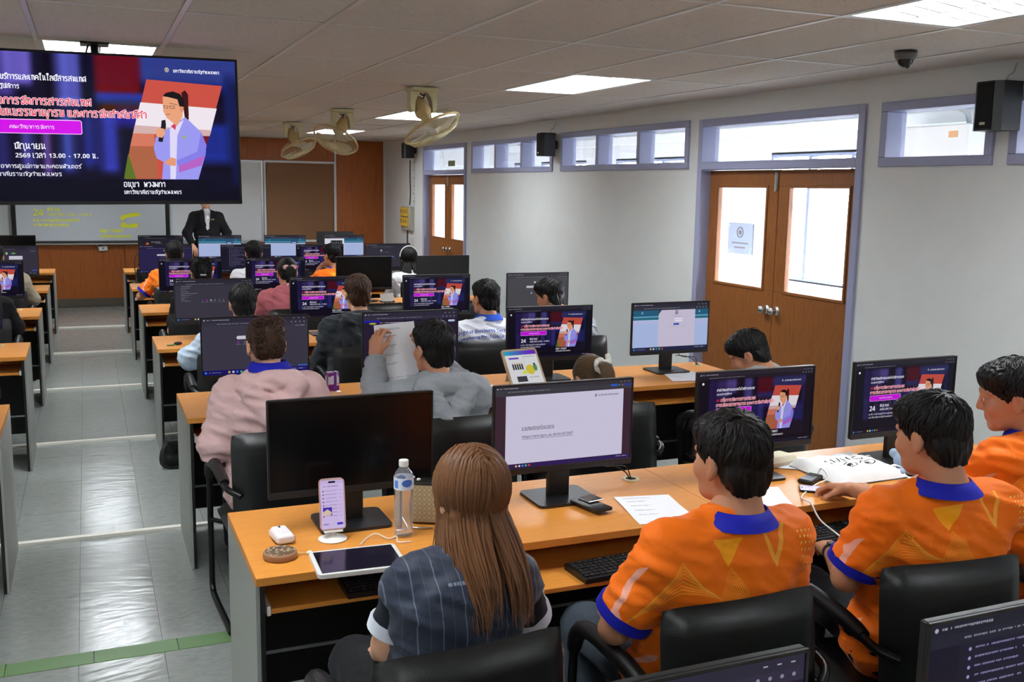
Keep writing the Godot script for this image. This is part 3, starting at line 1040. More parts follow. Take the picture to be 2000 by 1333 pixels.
func make_chair(pos: Vector3, lab: String) -> Node3D:
	var o := thing("office_chair", lab, "chair", pos, 0.0, "black leather cantilever armchairs")
	var le: Material = mats.leather
	part("seat", pad(0.46, 0.44, 0.075, 0.028), le, o, Vector3(0, 0.385, -0.01), Vector3(-PI / 2 + 0.06, 0, 0))
	part("backrest", pad(0.47, 0.47, 0.055, 0.024, 0.05), le, o, Vector3(0, 0.612, 0.262), Vector3(-0.10, 0, 0))
	for s in [-1, 1]:
		var x: float = s * 0.258
		var path := curve([Vector3(s * 0.21, 0.60, 0.292), Vector3(x, 0.625, 0.24), Vector3(x, 0.645, 0.1), Vector3(x, 0.65, -0.08), Vector3(x, 0.62, -0.165), Vector3(x, 0.54, -0.195), Vector3(x, 0.3, -0.2), Vector3(x, 0.1, -0.205), Vector3(x, 0.035, -0.19), Vector3(x, 0.016, -0.13), Vector3(x, 0.016, 0.12), Vector3(x, 0.016, 0.27)], 5)
		part("frame_tube", shape().tube(path, 0.0135, 10), mats.tube_black, o)
		part("armrest", shape().tube(curve([Vector3(x, 0.636, 0.2), Vector3(x, 0.652, 0.08), Vector3(x, 0.656, -0.07), Vector3(x, 0.63, -0.16), Vector3(x, 0.56, -0.195)], 5), [0.019, 0.022, 0.024, 0.024, 0.025, 0.025, 0.025, 0.025, 0.025, 0.025, 0.025, 0.025, 0.025, 0.025, 0.025, 0.024, 0.024, 0.024, 0.023, 0.022, 0.02], 10), mats.plastic_black, o)
		part("seat_bracket", shape().tube([Vector3(x, 0.36, -0.19), Vector3(s * 0.2, 0.35, -0.15), Vector3(s * 0.2, 0.35, 0.15)], 0.011, 8), mats.tube_black, o)
	part("cross_tube", shape().tube([Vector3(-0.258, 0.016, 0.27), Vector3(0.258, 0.016, 0.27)], 0.0135, 10), mats.tube_black, o)
	return o


# rounded leather cushion standing in the xy plane, dished by curve_in along z
func pad(w: float, h: float, th: float, r: float, curve_in := 0.0) -> Shape:
	var s := shape()
	var nx := 14
	var ny := 14
	for side in [1, -1]:
		var rows := []
		for j in ny + 1:
			var row := []
			for i in nx + 1:
				var u := -1.0 + 2.0 * i / nx
				var q := -1.0 + 2.0 * j / ny
				# squash the square grid towards a rounded rectangle
				var e := pow(maxf(absf(u), absf(q)), 6.0)
				var puff := sqrt(maxf(0.0, 1.0 - pow(absf(u), 8.0))) * sqrt(maxf(0.0, 1.0 - pow(absf(q), 8.0)))
				var corner := clampf((absf(u) - 0.8) / 0.2, 0, 1) * clampf((absf(q) - 0.8) / 0.2, 0, 1)
				var xx := u * w / 2 * (1.0 - 0.03 * corner)
				var yy := q * h / 2 * (1.0 - 0.03 * corner)
				var zz: float = side * (th / 2) * puff - curve_in * (u * u * 0.5) + 0.006 * puff * side
				row.append(Vector3(xx, yy, zz))
			if side < 0:
				row.reverse()
			rows.append(row)
		s.sheet(rows)
	return s


func ordinal(n: int) -> String:
	return ["first", "second", "third", "fourth", "fifth", "sixth", "seventh", "eighth"][n - 1]


func make_furniture() -> void:
	var proto: Node3D = null
	for r in 7:
		for k in 2:
			var pos := Vector3(AISLE + DESK_W * k, 0, ROWS[r])
			var side := "at the aisle" if k == 0 else "at the wall with the doors"
			var lab := "two seat wooden computer desk %s, %s row from the front" % [side, ordinal(7 - r)]
			if proto == null:
				proto = make_desk(pos, lab)
			else:
				copy_of(proto, pos, 0.0, lab)
			if r == 1 and k == 0:
				var me := get_child(get_child_count() - 1)
				(me.get_node("keyboard_tray_001") as Node3D).position.z += 0.15
			if r == 1 and k == 1:
				var me := get_child(get_child_count() - 1)
				(me.get_node("keyboard_tray") as Node3D).position.z += 0.15
				(me.get_node("keyboard_tray_001") as Node3D).position.z += 0.15
		if r >= 2:
			var zl: float = [0, 0, -5.4294, -7.5222, -9.5706, -11.6761, -13.8221][r]
			copy_of(proto, Vector3(-AISLE - DESK_W, 0, zl), 0.0, "two seat wooden desk across the aisle, %s row from the front wall" % ordinal(7 - r))
	# chairs: row, x, z offset from the row's back edge, words
	var seats := [
		[1, 0.74, 1.17, "under the woman with long brown hair", 0.06], [1, 1.48, 1.17, "under the orange shirt beside the woman with long hair", 0.0], [1, 2.22, 1.17, "under the orange shirt reaching for a phone", -0.12], [1, 2.98, 1.10, "under the orange shirt leaning by the white wall", 0.0],
		[2, 0.72, 1.14, "under the pale pink hoodie", 0.05], [2, 1.53, 1.14, "under the grey hoodie holding up a paper", 0.0], [2, 2.27, 1.14, "under the woman with the white scrunchie", 0.0], [2, 3.25, 1.05, "under the student bending down in front of the brown doors", 0.0],
		[3, 0.80, 1.22, "under the student in pale blue sleeves", 0.0], [3, 1.62, 1.22, "under the dark hoodie", 0.0], [3, 2.42, 1.22, "under the white polo with blue collar", 0.0], [3, 3.10, 1.22, "under the grey hood leaning to the wall", 0.0],
		[4, 0.78, 1.24, "under the dark haired student with a hair clip", 0.0], [4, 1.56, 1.2, "under the pink top with ribbon ponytail", 0.0], [4, 2.40, 1.0, "empty, before the switched off monitor with cables below", 0.0], [4, 3.20, 1.0, "empty, before the blank monitor by the far door", 0.0],
		[5, 0.80, 1.2, "under the orange shirt at the aisle, second row from the front", 0.0], [5, 1.60, 1.2, "under the white shirt in the second row from the front", 0.0], [5, 2.42, 1.2, "under the orange shirt with hand at chin", 0.0], [5, 3.28, 1.2, "under the woman with very long black hair", 0.0],
		[6, 0.74, 0.95, "empty, in the first row by the handbag", 0.0], [6, 2.35, 0.9, "empty, in the first row by the teal screen", 0.0],
		[13, -0.80, 1.2, "empty, across the aisle, fourth row from the front", 0.0], [14, -0.78, 1.25, "under the black sleeved person across the aisle", 0.0], [15, -0.77, 1.25, "under the beige sleeved person across the aisle", 0.0],
	]
	var ch: Node3D = null
	for s in seats:
		var r: int = s[0] % 10
		var pos := Vector3(s[1], 0, ROWS[r] + s[2])
		var lab: String = "black leather armchair " + s[3]
		if ch == null:
			ch = make_chair(pos, lab)
			ch.rotation.y = s[4]
		else:
			copy_of(ch, pos, s[4], lab)


# ---------------------------------------------------------------- monitors
func make_monitor(pos: Vector3, screen: Material, lab: String, turn := 0.0) -> Node3D:
	var o := thing("computer_monitor", lab, "monitor", pos, turn, "black desktop monitors")
	var key := "monitor_meshes"
	if not mats.has(key):
		var w := 0.545
		var h := 0.32
		var hs := shape().box(Vector3(0, 0.273, 0.006), Vector3(w, h, 0.018), 0.004)
		hs.box(Vector3(0, 0.25, -0.012), Vector3(0.36, 0.2, 0.03), 0.012)
		var bz := shape()
		for s in [-1, 1]:
			bz.box(Vector3(s * (w / 2 - 0.003), 0.273, 0.017), Vector3(0.006, h, 0.006), 0.001)
		bz.box(Vector3(0, 0.273 + h / 2 - 0.003, 0.017), Vector3(w, 0.006, 0.006), 0.001)
		var chin := shape().box(Vector3(0, 0.273 - h / 2 + 0.011, 0.017), Vector3(w, 0.022, 0.007), 0.001)
		var nk := shape().box(Vector3(0, 0.11, -0.03), Vector3(0.085, 0.21, 0.028), 0.006)
		nk.box(Vector3(0, 0.22, -0.022), Vector3(0.12, 0.09, 0.03), 0.006)
		var bs := shape().at(Vector3(0, 0.005, -0.015), Vector3(PI / 2, 0, 0)).prism(rounded(0.235, 0.2, 0.022), -0.005, 0.005, false)
		var sc := flat_screen(w - 0.012, h - 0.028, Vector3(0, 0.273 + 0.008, 0.0165))
		mats[key] = [hs.mesh(), bz.mesh(), chin.mesh(), nk.mesh(), bs.mesh(), sc.mesh()]
	var ms: Array = mats[key]
	part("housing", ms[0], mats.plastic_black, o)
	part("bezel", ms[1], mats.plastic_black, o)
	part("chin", ms[2], mats.plastic_dark, o)
	part("stand_neck", ms[3], mats.plastic_black, o)
	part("stand_base", ms[4], mats.plastic_dark, o)
	part("screen", ms[5], screen, o)
	return o
# ---------------------------------------------------------------- drawing of flat print and screen pictures
class Pad:
	var im: Image
	var w: int
	var h: int
	var sc := 2.0
	var host

	func _init(width: int, height: int, bg: Color, scale := 2.0) -> void:
		sc = scale
		w = width
		h = height
		im = Image.create(int(width * sc), int(height * sc), false, Image.FORMAT_RGB8)
		im.fill(bg)

	func rect(x: float, y: float, ww: float, hh: float, col: Color) -> void:
		im.fill_rect(Rect2i(roundi(x * sc), roundi(y * sc), maxi(1, roundi(ww * sc)), maxi(1, roundi(hh * sc))), col)

	func poly(ps: PackedVector2Array, col: Color) -> void:
		var y0 := 1e9
		var y1 := -1e9
		for p in ps:
			y0 = minf(y0, p.y * sc)
			y1 = maxf(y1, p.y * sc)
		var m := ps.size()
		for y in range(maxi(0, floori(y0)), mini(im.get_height(), ceili(y1) + 1)):
			var xs := PackedFloat32Array()
			var yy := y + 0.5
			for i in m:
				var a := ps[i] * sc
				var b := ps[(i + 1) % m] * sc
				if (a.y <= yy) != (b.y <= yy):
					xs.append(a.x + (yy - a.y) / (b.y - a.y) * (b.x - a.x))
			xs.sort()
			for k in range(0, xs.size() - 1, 2):
				var xa := roundi(xs[k])
				var xb := roundi(xs[k + 1])
				if xb > xa:
					im.fill_rect(Rect2i(xa, y, xb - xa, 1), col)

	func disc(c: Vector2, r: float, col: Color, ry := -1.0) -> void:
		var ps := PackedVector2Array()
		for i in 20:
			ps.append(c + Vector2(cos(TAU * i / 20) * r, sin(TAU * i / 20) * (r if ry < 0 else ry)))
		poly(ps, col)

	func line(ps: PackedVector2Array, wd: float, col: Color) -> void:
		for i in ps.size() - 1:
			var a := ps[i]
			var b := ps[i + 1]
			var d := (b - a).normalized() * wd / 2
			var n := Vector2(-d.y, d.x)
			poly(PackedVector2Array([a - d * 0.6 + n, b + d * 0.6 + n, b + d * 0.6 - n, a - d * 0.6 - n]), col)

	func round_rect(x: float, y: float, ww: float, hh: float, r: float, col: Color) -> void:
		rect(x + r, y, ww - 2 * r, hh, col)
		rect(x, y + r, ww, hh - 2 * r, col)
		for q in [Vector2(x + r, y + r), Vector2(x + ww - r, y + r), Vector2(x + r, y + hh - r), Vector2(x + ww - r, y + hh - r)]:
			disc(q, r, col)

	func blur(f: float) -> void:
		var ww := im.get_width()
		var hh := im.get_height()
		im.resize(maxi(2, int(ww / f)), maxi(2, int(hh / f)), Image.INTERPOLATE_LANCZOS)
		im.resize(ww, hh, Image.INTERPOLATE_CUBIC)

	func done() -> ImageTexture:
		if sc != 1.0:
			im.resize(w, h, Image.INTERPOLATE_LANCZOS)
		im.generate_mipmaps()
		return ImageTexture.create_from_image(im)


var thai := {
	"ก": "0 0 0 6 1 7 0 8 2 10 4.5 10 6 8 6 0", "ข": "0 9 1 10 2 9 1.5 7 1.5 0 5.5 0 5.5 10", "ค": "0 0 0 7 2 10 4.5 10 6 7.5 6 0;0 3 3 4.5 3 6",
	"ง": "2 10 4.5 10 4.5 2 3.5 0 0 4", "จ": "0 8.5 2 10 4 10 5.5 8 5.5 2 4 0 2.5 0 2.5 5", "ช": "0 9 1 10 2 9 1.5 7 1.5 0 5 0 5 7 6.5 10",
	"ฏ": "0 0 0 8 2 10 4.5 10 6 8 6 0 4 0 3 -2 6 -3", "ณ": "0 10 1 10 1 0;1 8 3 10 4.5 8 4.5 0 6 3 7.5 0 8 3 8 10", "ด": "0 0 0 7 2 10 4.5 10 6 7.5 6 0;0 0 3 2 3 5",
	"ต": "0 0 0 7 1.5 10 3 8.5 4.5 10 6 7.5 6 0;0 0 3 2 3 5", "ถ": "1.5 0 0 0 0 6 1 7 0 8 2 10 4.5 10 6 8 6 0", "ท": "0 10 1.5 10 1.5 0;1.5 7 4 10 5.5 10 5.5 0",
	"น": "0 10 1.5 10 1.5 0 5 3 5 10;5 3 6.5 0", "บ": "0 10 1.5 10 1.5 0 5.5 0 5.5 10", "ป": "0 10 1.5 10 1.5 0 5.5 0 5.5 14", "ผ": "1.5 7 0 8 0 10;0 8 0 0 3 5 6 0 6 10",
	"พ": "0 10 1 10 1.5 0 3.5 7 5.5 0 6 10", "ภ": "0 0 1.5 0 1.5 6 0.5 7 1.5 9 3 10 5 10 6 8 6 0", "ม": "0 10 1.5 10 1.5 0;1.5 0 5.5 1.5 5.5 10;5.5 1.5 5.5 0",
	"ย": "0 10 1.5 10 0.5 6 2 5 0.5 4 0.5 1 2 0 5.5 0 5.5 10", "ร": "1 0 4 0 4.5 3 3 6 0 7.5 1 10 5 10", "ล": "0 8 2 10 4.5 10 6 8 6 0;6 5 3 6 0.5 4 0.5 0 2 0",
	"ว": "0 8.5 2 10 4 10 5 8 5 2 4 0 2.5 0", "ศ": "0 0 0 7 2 10 4.5 10 6 7.5 6 0;0 0 3 2 3 5;4.5 10 6.5 12", "ษ": "0 10 1.5 10 1.5 0 5.5 0 5.5 10;3 5 7 6",
	"ส": "0 8 2 10 4.5 10 6 8 6 0;6 5 3 6 0.5 4 0.5 0 2 0;4.5 10 6.5 12", "ห": "0 10 1.5 10 1.5 0;1.5 4 4 8 6 10;5 8 6 6 6 0", "อ": "0 8 2 10 4.5 10 6 8 6 2 4.5 0 2 0 0.5 2 0.5 5 2 5",
	"ะ": "0 6.5 1 6 3 9;0 1.5 1 1 3 4", "า": "0 8 1.5 10 3 10 4 8 4 0", "ำ": "0 8 1.5 10 3 10 4 8 4 0;-3 12 -2 13 -1 12 -2 11 -3 12", "เ": "0 10 0 1 1 0 2 0", "แ": "0 10 0 1 1 0 2 0;3.5 10 3.5 1 4.5 0 5.5 0",
	"โ": "3 0 2 0 2 11 4 12.5 0 13 1 15 4 15", "ิ": "-5 11.5 -3 13 -1 12.5 -0.5 11.5 -5 11.5", "ี": "-5 11.5 -3 13 -1 12.5 -0.5 11.5 -5 11.5;-0.5 11.5 -0.5 14.5",
	"ื": "-5 11.5 -3 13 -1 12.5 -0.5 11.5 -5 11.5;-0.5 11.5 -0.5 14.5;-2 12 -2 14.5", "ั": "-4 12.5 -3 11.5 -1.5 12 0 14", "่": "-1 14 -1 17", "้": "-4 14 -2.5 14 -2.5 15 0 16.5", "์": "-3 12 -2 13 0 15",
	"ุ": "-2 -1.5 -1 -1.5 -1 -4.5", "ู": "-4 -1.5 -4 -4.5 -1 -4.5 -1 -1.5",
}
const OVER := "ิีืั่้์ุู"


func latin_shape(txt: String, bold: bool) -> Array:
	var tm := TextMesh.new()
	var f := SystemFont.new()
	f.font_names = PackedStringArray(["Droid Sans"])
	f.font_weight = 700 if bold else 400
	tm.font = f
	tm.text = txt
	tm.font_size = 64
	tm.pixel_size = 0.01
	tm.depth = 0.0
	tm.curve_step = 1.0
	tm.horizontal_alignment = HORIZONTAL_ALIGNMENT_LEFT
	tm.vertical_alignment = VERTICAL_ALIGNMENT_BOTTOM
	var a := tm.get_mesh_arrays()
	if a.is_empty() or a[Mesh.ARRAY_VERTEX] == null or a[Mesh.ARRAY_VERTEX].is_empty():
		return [PackedVector3Array(), PackedInt32Array(), 0.3, 0.0]
	var vs: PackedVector3Array = a[Mesh.ARRAY_VERTEX]
	var ii: PackedInt32Array = a[Mesh.ARRAY_INDEX] if a[Mesh.ARRAY_INDEX] != null else PackedInt32Array(range(vs.size()))
	var x1 := -1e9
	var y0 := 1e9
	for q in vs:
		x1 = maxf(x1, q.x)
		y0 = minf(y0, q.y)
	return [vs, ii, x1, y0]


var latin_cache := {}


# one run of letters and digits; the capital height is hh; returns the width drawn
func latin(p: Pad, txt: String, x: float, y: float, hh: float, col: Color, bold := true, measure := false) -> float:
	var key := txt + str(bold)
	if not latin_cache.has(key):
		latin_cache[key] = latin_shape(txt, bold)
		if not latin_cache.has("base" + str(bold)):
			latin_cache["base" + str(bold)] = latin_shape("H", bold)[3]
	var g: Array = latin_cache[key]
	var base: float = latin_cache["base" + str(bold)]
	var k := hh / 0.457
	if not measure:
		var vs: PackedVector3Array = g[0]
		var ii: PackedInt32Array = g[1]
		for i in range(0, ii.size(), 3):
			var tri := PackedVector2Array()
			for j in 3:
				var q := vs[ii[i + j]]
				tri.append(Vector2(x + q.x * k, y - (q.y - base) * k))
			p.poly(tri, col)
	return g[2] * k


# Thai and Latin line; y is the baseline, hh the letter height; fit > 0 squeezes the line to that width
func words(p: Pad, txt: String, x: float, y: float, hh: float, col: Color, wd := 0.17, fit := 0.0, bold := true) -> float:
	var total := 0.0
	var k := 1.0
	for pas in 2:
		if pas == 0 and fit <= 0.0:
			continue
		if pas == 1 and fit > 0.0:
			k = fit / maxf(total, 0.001)
		var cx := x
		var run := ""
		var i := 0
		while i <= txt.length():
			var ch := txt[i] if i < txt.length() else ""
			if ch != "" and ch != " " and not thai.has(ch):
				run += ch
				i += 1
				continue
			if run:
				cx += latin(p, run, cx, y, hh, col, bold, pas == 0) * (1.0) + hh * 0.12
				run = ""
			if ch == " ":
				cx += hh * 0.45 * k
			elif ch != "":
				var u := hh / 10.0
				var far := 0.0
				for st in (thai[ch] as String).split(";"):
					var f := (st as String).split_floats(" ")
					var ps := PackedVector2Array()
					for j in range(0, f.size(), 2):
						ps.append(Vector2(cx + f[j] * u * k, y - f[j + 1] * u))
						if not OVER.contains(ch):
							far = maxf(far, f[j])
					if pas == 1:
						p.line(ps, hh * wd, col)
				if not OVER.contains(ch):
					cx += (far + 2.4) * u * k
			i += 1
		total = cx - x
	return total


# a long word drawn as marks too small to read
func marks(p: Pad, x: float, y: float, ww: float, hh: float, col: Color, sd := 1) -> void:
	var r := RandomNumberGenerator.new()
	r.seed = sd
	var cx := x
	while cx < x + ww:
		var a := r.randf_range(0.5, 1.1) * hh
		if r.randf() > 0.12:
			p.rect(cx, y, a * 0.75, hh * r.randf_range(0.7, 1.0), col)
		cx += a


func slide_background(p: Pad, x: float, y: float, w: float, h: float, dim := 1.0) -> void:
	p.rect(x, y, w, h, rgb8(16, 12, 40))
	for q in [[0.0, 0.0, 0.1, 0.6, 30, 24, 90], [0.1, 0.0, 0.12, 0.3, 60, 48, 120], [0.18, 0.0, 0.1, 0.22, 96, 84, 176], [0.29, 0.0, 0.07, 0.7, 14, 10, 34], [0.36, 0.0, 0.08, 0.35, 78, 80, 170], [0.44, 0.02, 0.05, 0.5, 12, 10, 40], [0.49, 0.0, 0.16, 0.28, 96, 8, 28],
		[0.65, 0.0, 0.35, 0.16, 44, 56, 130], [0.66, 0.16, 0.3, 0.06, 20, 30, 110], [0.49, 0.26, 0.2, 0.05, 28, 60, 170], [0.02, 0.5, 0.06, 0.4, 40, 40, 110], [0.14, 0.45, 0.05, 0.35, 34, 30, 88], [0.23, 0.48, 0.04, 0.3, 58, 54, 130], [0.30, 0.46, 0.03, 0.36, 84, 60, 130],
		[0.36, 0.4, 0.05, 0.4, 50, 60, 140], [0.43, 0.42, 0.06, 0.35, 30, 34, 110], [0.5, 0.4, 0.06, 0.4, 44, 50, 150], [0.5, 0.32, 0.15, 0.05, 70, 30, 20], [0.56, 0.36, 0.08, 0.12, 34, 26, 130], [0.0, 0.85, 1.0, 0.15, 10, 8, 26], [0.86, 0.45, 0.1, 0.28, 26, 40, 130], [0.96, 0.1, 0.03, 0.8, 20, 30, 90], [0.88, 0.74, 0.1, 0.2, 14, 12, 34]]:
		p.rect(x + q[0] * w, y + q[1] * h, q[2] * w, q[3] * h, rgb8(q[4], q[5], q[6]).lerp(rgb8(34, 22, 34), 1.0 - dim))
	p.blur(p.im.get_width() / 44.0)


func emblem(p: Pad, c: Vector2, r: float, a: Color, b: Color) -> void:
	p.disc(c, r, a, r * 1.15)
	p.disc(c, r * 0.72, b, r * 0.8)
	p.poly(PackedVector2Array([c + Vector2(0, -r), c + Vector2(r * 0.45, r * 0.5), c + Vector2(-r * 0.45, r * 0.5)]), a)


# the event slide in the rectangle x, y, w, h (its background is already there)
func slide(p: Pad, x: float, y: float, w: float, h: float) -> void:
	var white := rgb8(240, 240, 250)
	var u := w / 1024.0
	var X := func(f: float) -> float: return x + f * w
	var Y := func(f: float) -> float: return y + f * h
	# photograph of a speaker with a microphone
	var q := func(zx: float, zy: float) -> Vector2: return Vector2(x + (zx / 4.0 + 105.0) / 565.0 * w, y + (zy / 4.0 - 48.0) / 265.0 * h)
	var P := func(a: Array) -> PackedVector2Array:
		var o := PackedVector2Array()
		for i in range(0, a.size(), 2):
			o.append(q.call(a[i], a[i + 1]))
		return o
	p.poly(P.call([1098, 350, 1725, 378, 1480, 1092, 875, 1090]), rgb8(196, 78, 66))
	p.poly(P.call([1040, 520, 1672, 550, 1602, 760, 968, 750]), rgb8(232, 222, 230))
	p.poly(P.call([985, 690, 1620, 715, 1602, 760, 968, 750]), rgb8(206, 170, 168))
	p.poly(P.call([968, 750, 1140, 752, 1140, 845, 940, 845]), rgb8(206, 116, 92))
	p.poly(P.call([940, 845, 1150, 850, 1150, 1090, 880, 1090]), rgb8(168, 96, 66))
	p.poly(P.call([920, 900, 975, 1090, 875, 1090]), rgb8(88, 110, 34))
	p.poly(P.call([1500, 760, 1600, 760, 1560, 860, 1500, 860]), rgb8(110, 26, 40))
	p.poly(P.call([1380, 440, 1410, 420, 1435, 450, 1432, 640, 1400, 640]), rgb8(58, 20, 22))
	p.poly(P.call([1130, 860, 1150, 780, 1240, 720, 1300, 690, 1400, 620, 1450, 660, 1530, 730, 1570, 830, 1560, 900, 1490, 1092, 1185, 1092, 1205, 960, 1150, 935]), rgb8(150, 148, 232))
	p.poly(P.call([1530, 730, 1572, 830, 1556, 905, 1330, 1000, 1310, 950, 1490, 880]), rgb8(128, 122, 224))
	p.poly(P.call([1330, 990, 1556, 905, 1520, 985, 1330, 1040]), rgb8(176, 96, 190))
	p.poly(P.call([1270, 710, 1390, 640, 1330, 760, 1300, 1090, 1255, 1090]), rgb8(216, 210, 240))
	p.poly(P.call([1280, 690, 1330, 660, 1315, 720]), rgb8(206, 60, 90))
	p.poly(P.call([1225, 470, 1270, 450, 1370, 480, 1385, 560, 1380, 620, 1330, 690, 1290, 660, 1250, 630, 1222, 580]), rgb8(226, 158, 120))
	p.poly(P.call([1225, 470, 1250, 445, 1310, 432, 1370, 450, 1398, 500, 1396, 550, 1360, 545, 1345, 490, 1270, 475]), rgb8(24, 18, 22))
	p.poly(P.call([1362, 540, 1396, 545, 1385, 585, 1364, 580]), rgb8(214, 140, 104))
	p.line(P.call([1230, 540, 1262, 542, 1262, 558, 1232, 556, 1230, 540]), 1.6 * u, rgb8(50, 36, 44))
	p.line(P.call([1278, 520, 1340, 530]), 1.6 * u, rgb8(40, 26, 30))
	p.line(P.call([1278, 540, 1318, 543, 1316, 560, 1280, 558, 1278, 540]), 1.6 * u, rgb8(50, 36, 44))
	p.line(P.call([1246, 604, 1276, 602]), 3.0 * u, rgb8(176, 84, 84))
	p.poly(P.call([1206, 650, 1238, 645, 1240, 690, 1205, 812, 1170, 806, 1200, 690]), rgb8(26, 24, 34))
	p.poly(P.call([1150, 730, 1180, 705, 1226, 712, 1230, 750, 1205, 780, 1160, 770]), rgb8(226, 160, 124))
	p.poly(P.call([1212, 960, 1270, 925, 1310, 935, 1305, 990, 1240, 985]), rgb8(222, 148, 116))
	p.disc(q.call(1388, 772), 7.0 * u, rgb8(150, 170, 110))
	emblem(p, Vector2(X.call(0.747), Y.call(0.078)), 8.0 * u, rgb8(206, 200, 180), rgb8(70, 66, 90))
	words(p, "มหาวิทยาลัยราชภัฏกำแพงเพชร", X.call(0.77), Y.call(0.093), 10 * u, white, 0.2, 0.172 * w)
	words(p, "สำนักวิทยบริการและเทคโนโลยีสารสนเทศ", X.call(0.086), Y.call(0.182), 17 * u, white, 0.2, 0.378 * w)
	words(p, "อบรมเชิงปฏิบัติการ", X.call(0.086), Y.call(0.242), 13 * u, white, 0.2, 0.152 * w)
	for pas in 2:
		var col := rgb8(250, 226, 232) if pas == 0 else rgb8(226, 52, 84)
		var wd := 0.34 if pas == 0 else 0.16
		words(p, "AI เพื่อการจัดการสารสนเทศ", X.call(0.086), Y.call(0.345), 22 * u, col, wd, 0.397 * w)
		words(p, "การเขียนบรรณานุกรม และการจัดทำดัชนีคำ", X.call(0.086), Y.call(0.42), 22 * u, col, wd, 0.584 * w)
	p.round_rect(X.call(0.084), Y.call(0.446), 0.354 * w, 0.098 * h, 9 * u, rgb8(250, 200, 250))
	p.round_rect(X.call(0.0865), Y.call(0.451), 0.349 * w, 0.088 * h, 8 * u, rgb8(206, 14, 226))
	words(p, "คณะวิทยาการจัดการ", X.call(0.196), Y.call(0.508), 11 * u, white, 0.16, 0.15 * w)
	latin(p, "24", X.call(0.086), Y.call(0.705), 46 * u, white)
	words(p, "มิถุนายน", X.call(0.206), Y.call(0.645), 19 * u, white, 0.2, 0.108 * w)
	words(p, "2569 เวลา 13.00 - 17.00 น.", X.call(0.206), Y.call(0.705), 17 * u, white, 0.19)
	words(p, "ณ ชั้น 9 อาคารศูนย์ภาษาและคอมพิวเตอร์", X.call(0.086), Y.call(0.775), 12 * u, white, 0.19, 0.345 * w)
	words(p, "มหาวิทยาลัยราชภัฏกำแพงเพชร", X.call(0.086), Y.call(0.828), 12 * u, white, 0.19, 0.275 * w)
	words(p, "อนุชา  พวงผกา", X.call(0.572), Y.call(0.902), 18 * u, white, 0.19, 0.152 * w)
	words(p, "มหาวิทยาลัยราชภัฏกำแพงเพชร", X.call(0.572), Y.call(0.952), 12 * u, white, 0.19, 0.21 * w)


func browser(p: Pad, tab: Color, bar: Color, task: Color, page: Color) -> void:
	p.rect(0, 0, p.w, p.h, page)
	p.rect(0, 0, p.w, 26, tab)
	p.rect(0, 26, p.w, 26, bar)
	marks(p, 30, 10, 130, 6, rgb8(170, 170, 186), 3)
	p.disc(Vector2(16, 13), 5, rgb8(190, 190, 206))
	marks(p, 90, 36, 300, 5, rgb8(150, 150, 166), 4)
	for i in 4:
		p.disc(Vector2(p.w - 100 + 26 * i, 38), 4, rgb8(150, 150, 170))
	for i in 3:
		p.rect(p.w - 90 + 30 * i, 12, 10, 3, rgb8(180, 180, 196))
	p.rect(0, p.h - 30, p.w, 30, task)
	p.disc(Vector2(18, p.h - 15), 7, rgb8(60, 150, 230))
	marks(p, 36, p.h - 18, 70, 6, rgb8(130, 130, 160), 5)
	var cs := [rgb8(240, 200, 70), rgb8(230, 230, 236), rgb8(60, 140, 230), rgb8(90, 200, 120), rgb8(220, 70, 60)]
	for i in 5:
		p.round_rect(150 + 24 * i, p.h - 22, 13, 13, 3, cs[i])
	marks(p, p.w - 110, p.h - 20, 90, 5, rgb8(200, 200, 216), 6)


func screen_material(called: String, tex: Texture2D, energy := 0.62) -> StandardMaterial3D:
	var m := StandardMaterial3D.new()
	m.resource_name = called
	m.albedo_color = Color(0.012, 0.012, 0.016)
	m.roughness = 0.3
	m.metallic_specular = 0.25
	m.emission_enabled = true
	m.emission = Color.BLACK
	m.emission_operator = BaseMaterial3D.EMISSION_OP_ADD
	m.emission_texture = tex
	m.emission_energy_multiplier = energy
	mats[called] = m
	return m


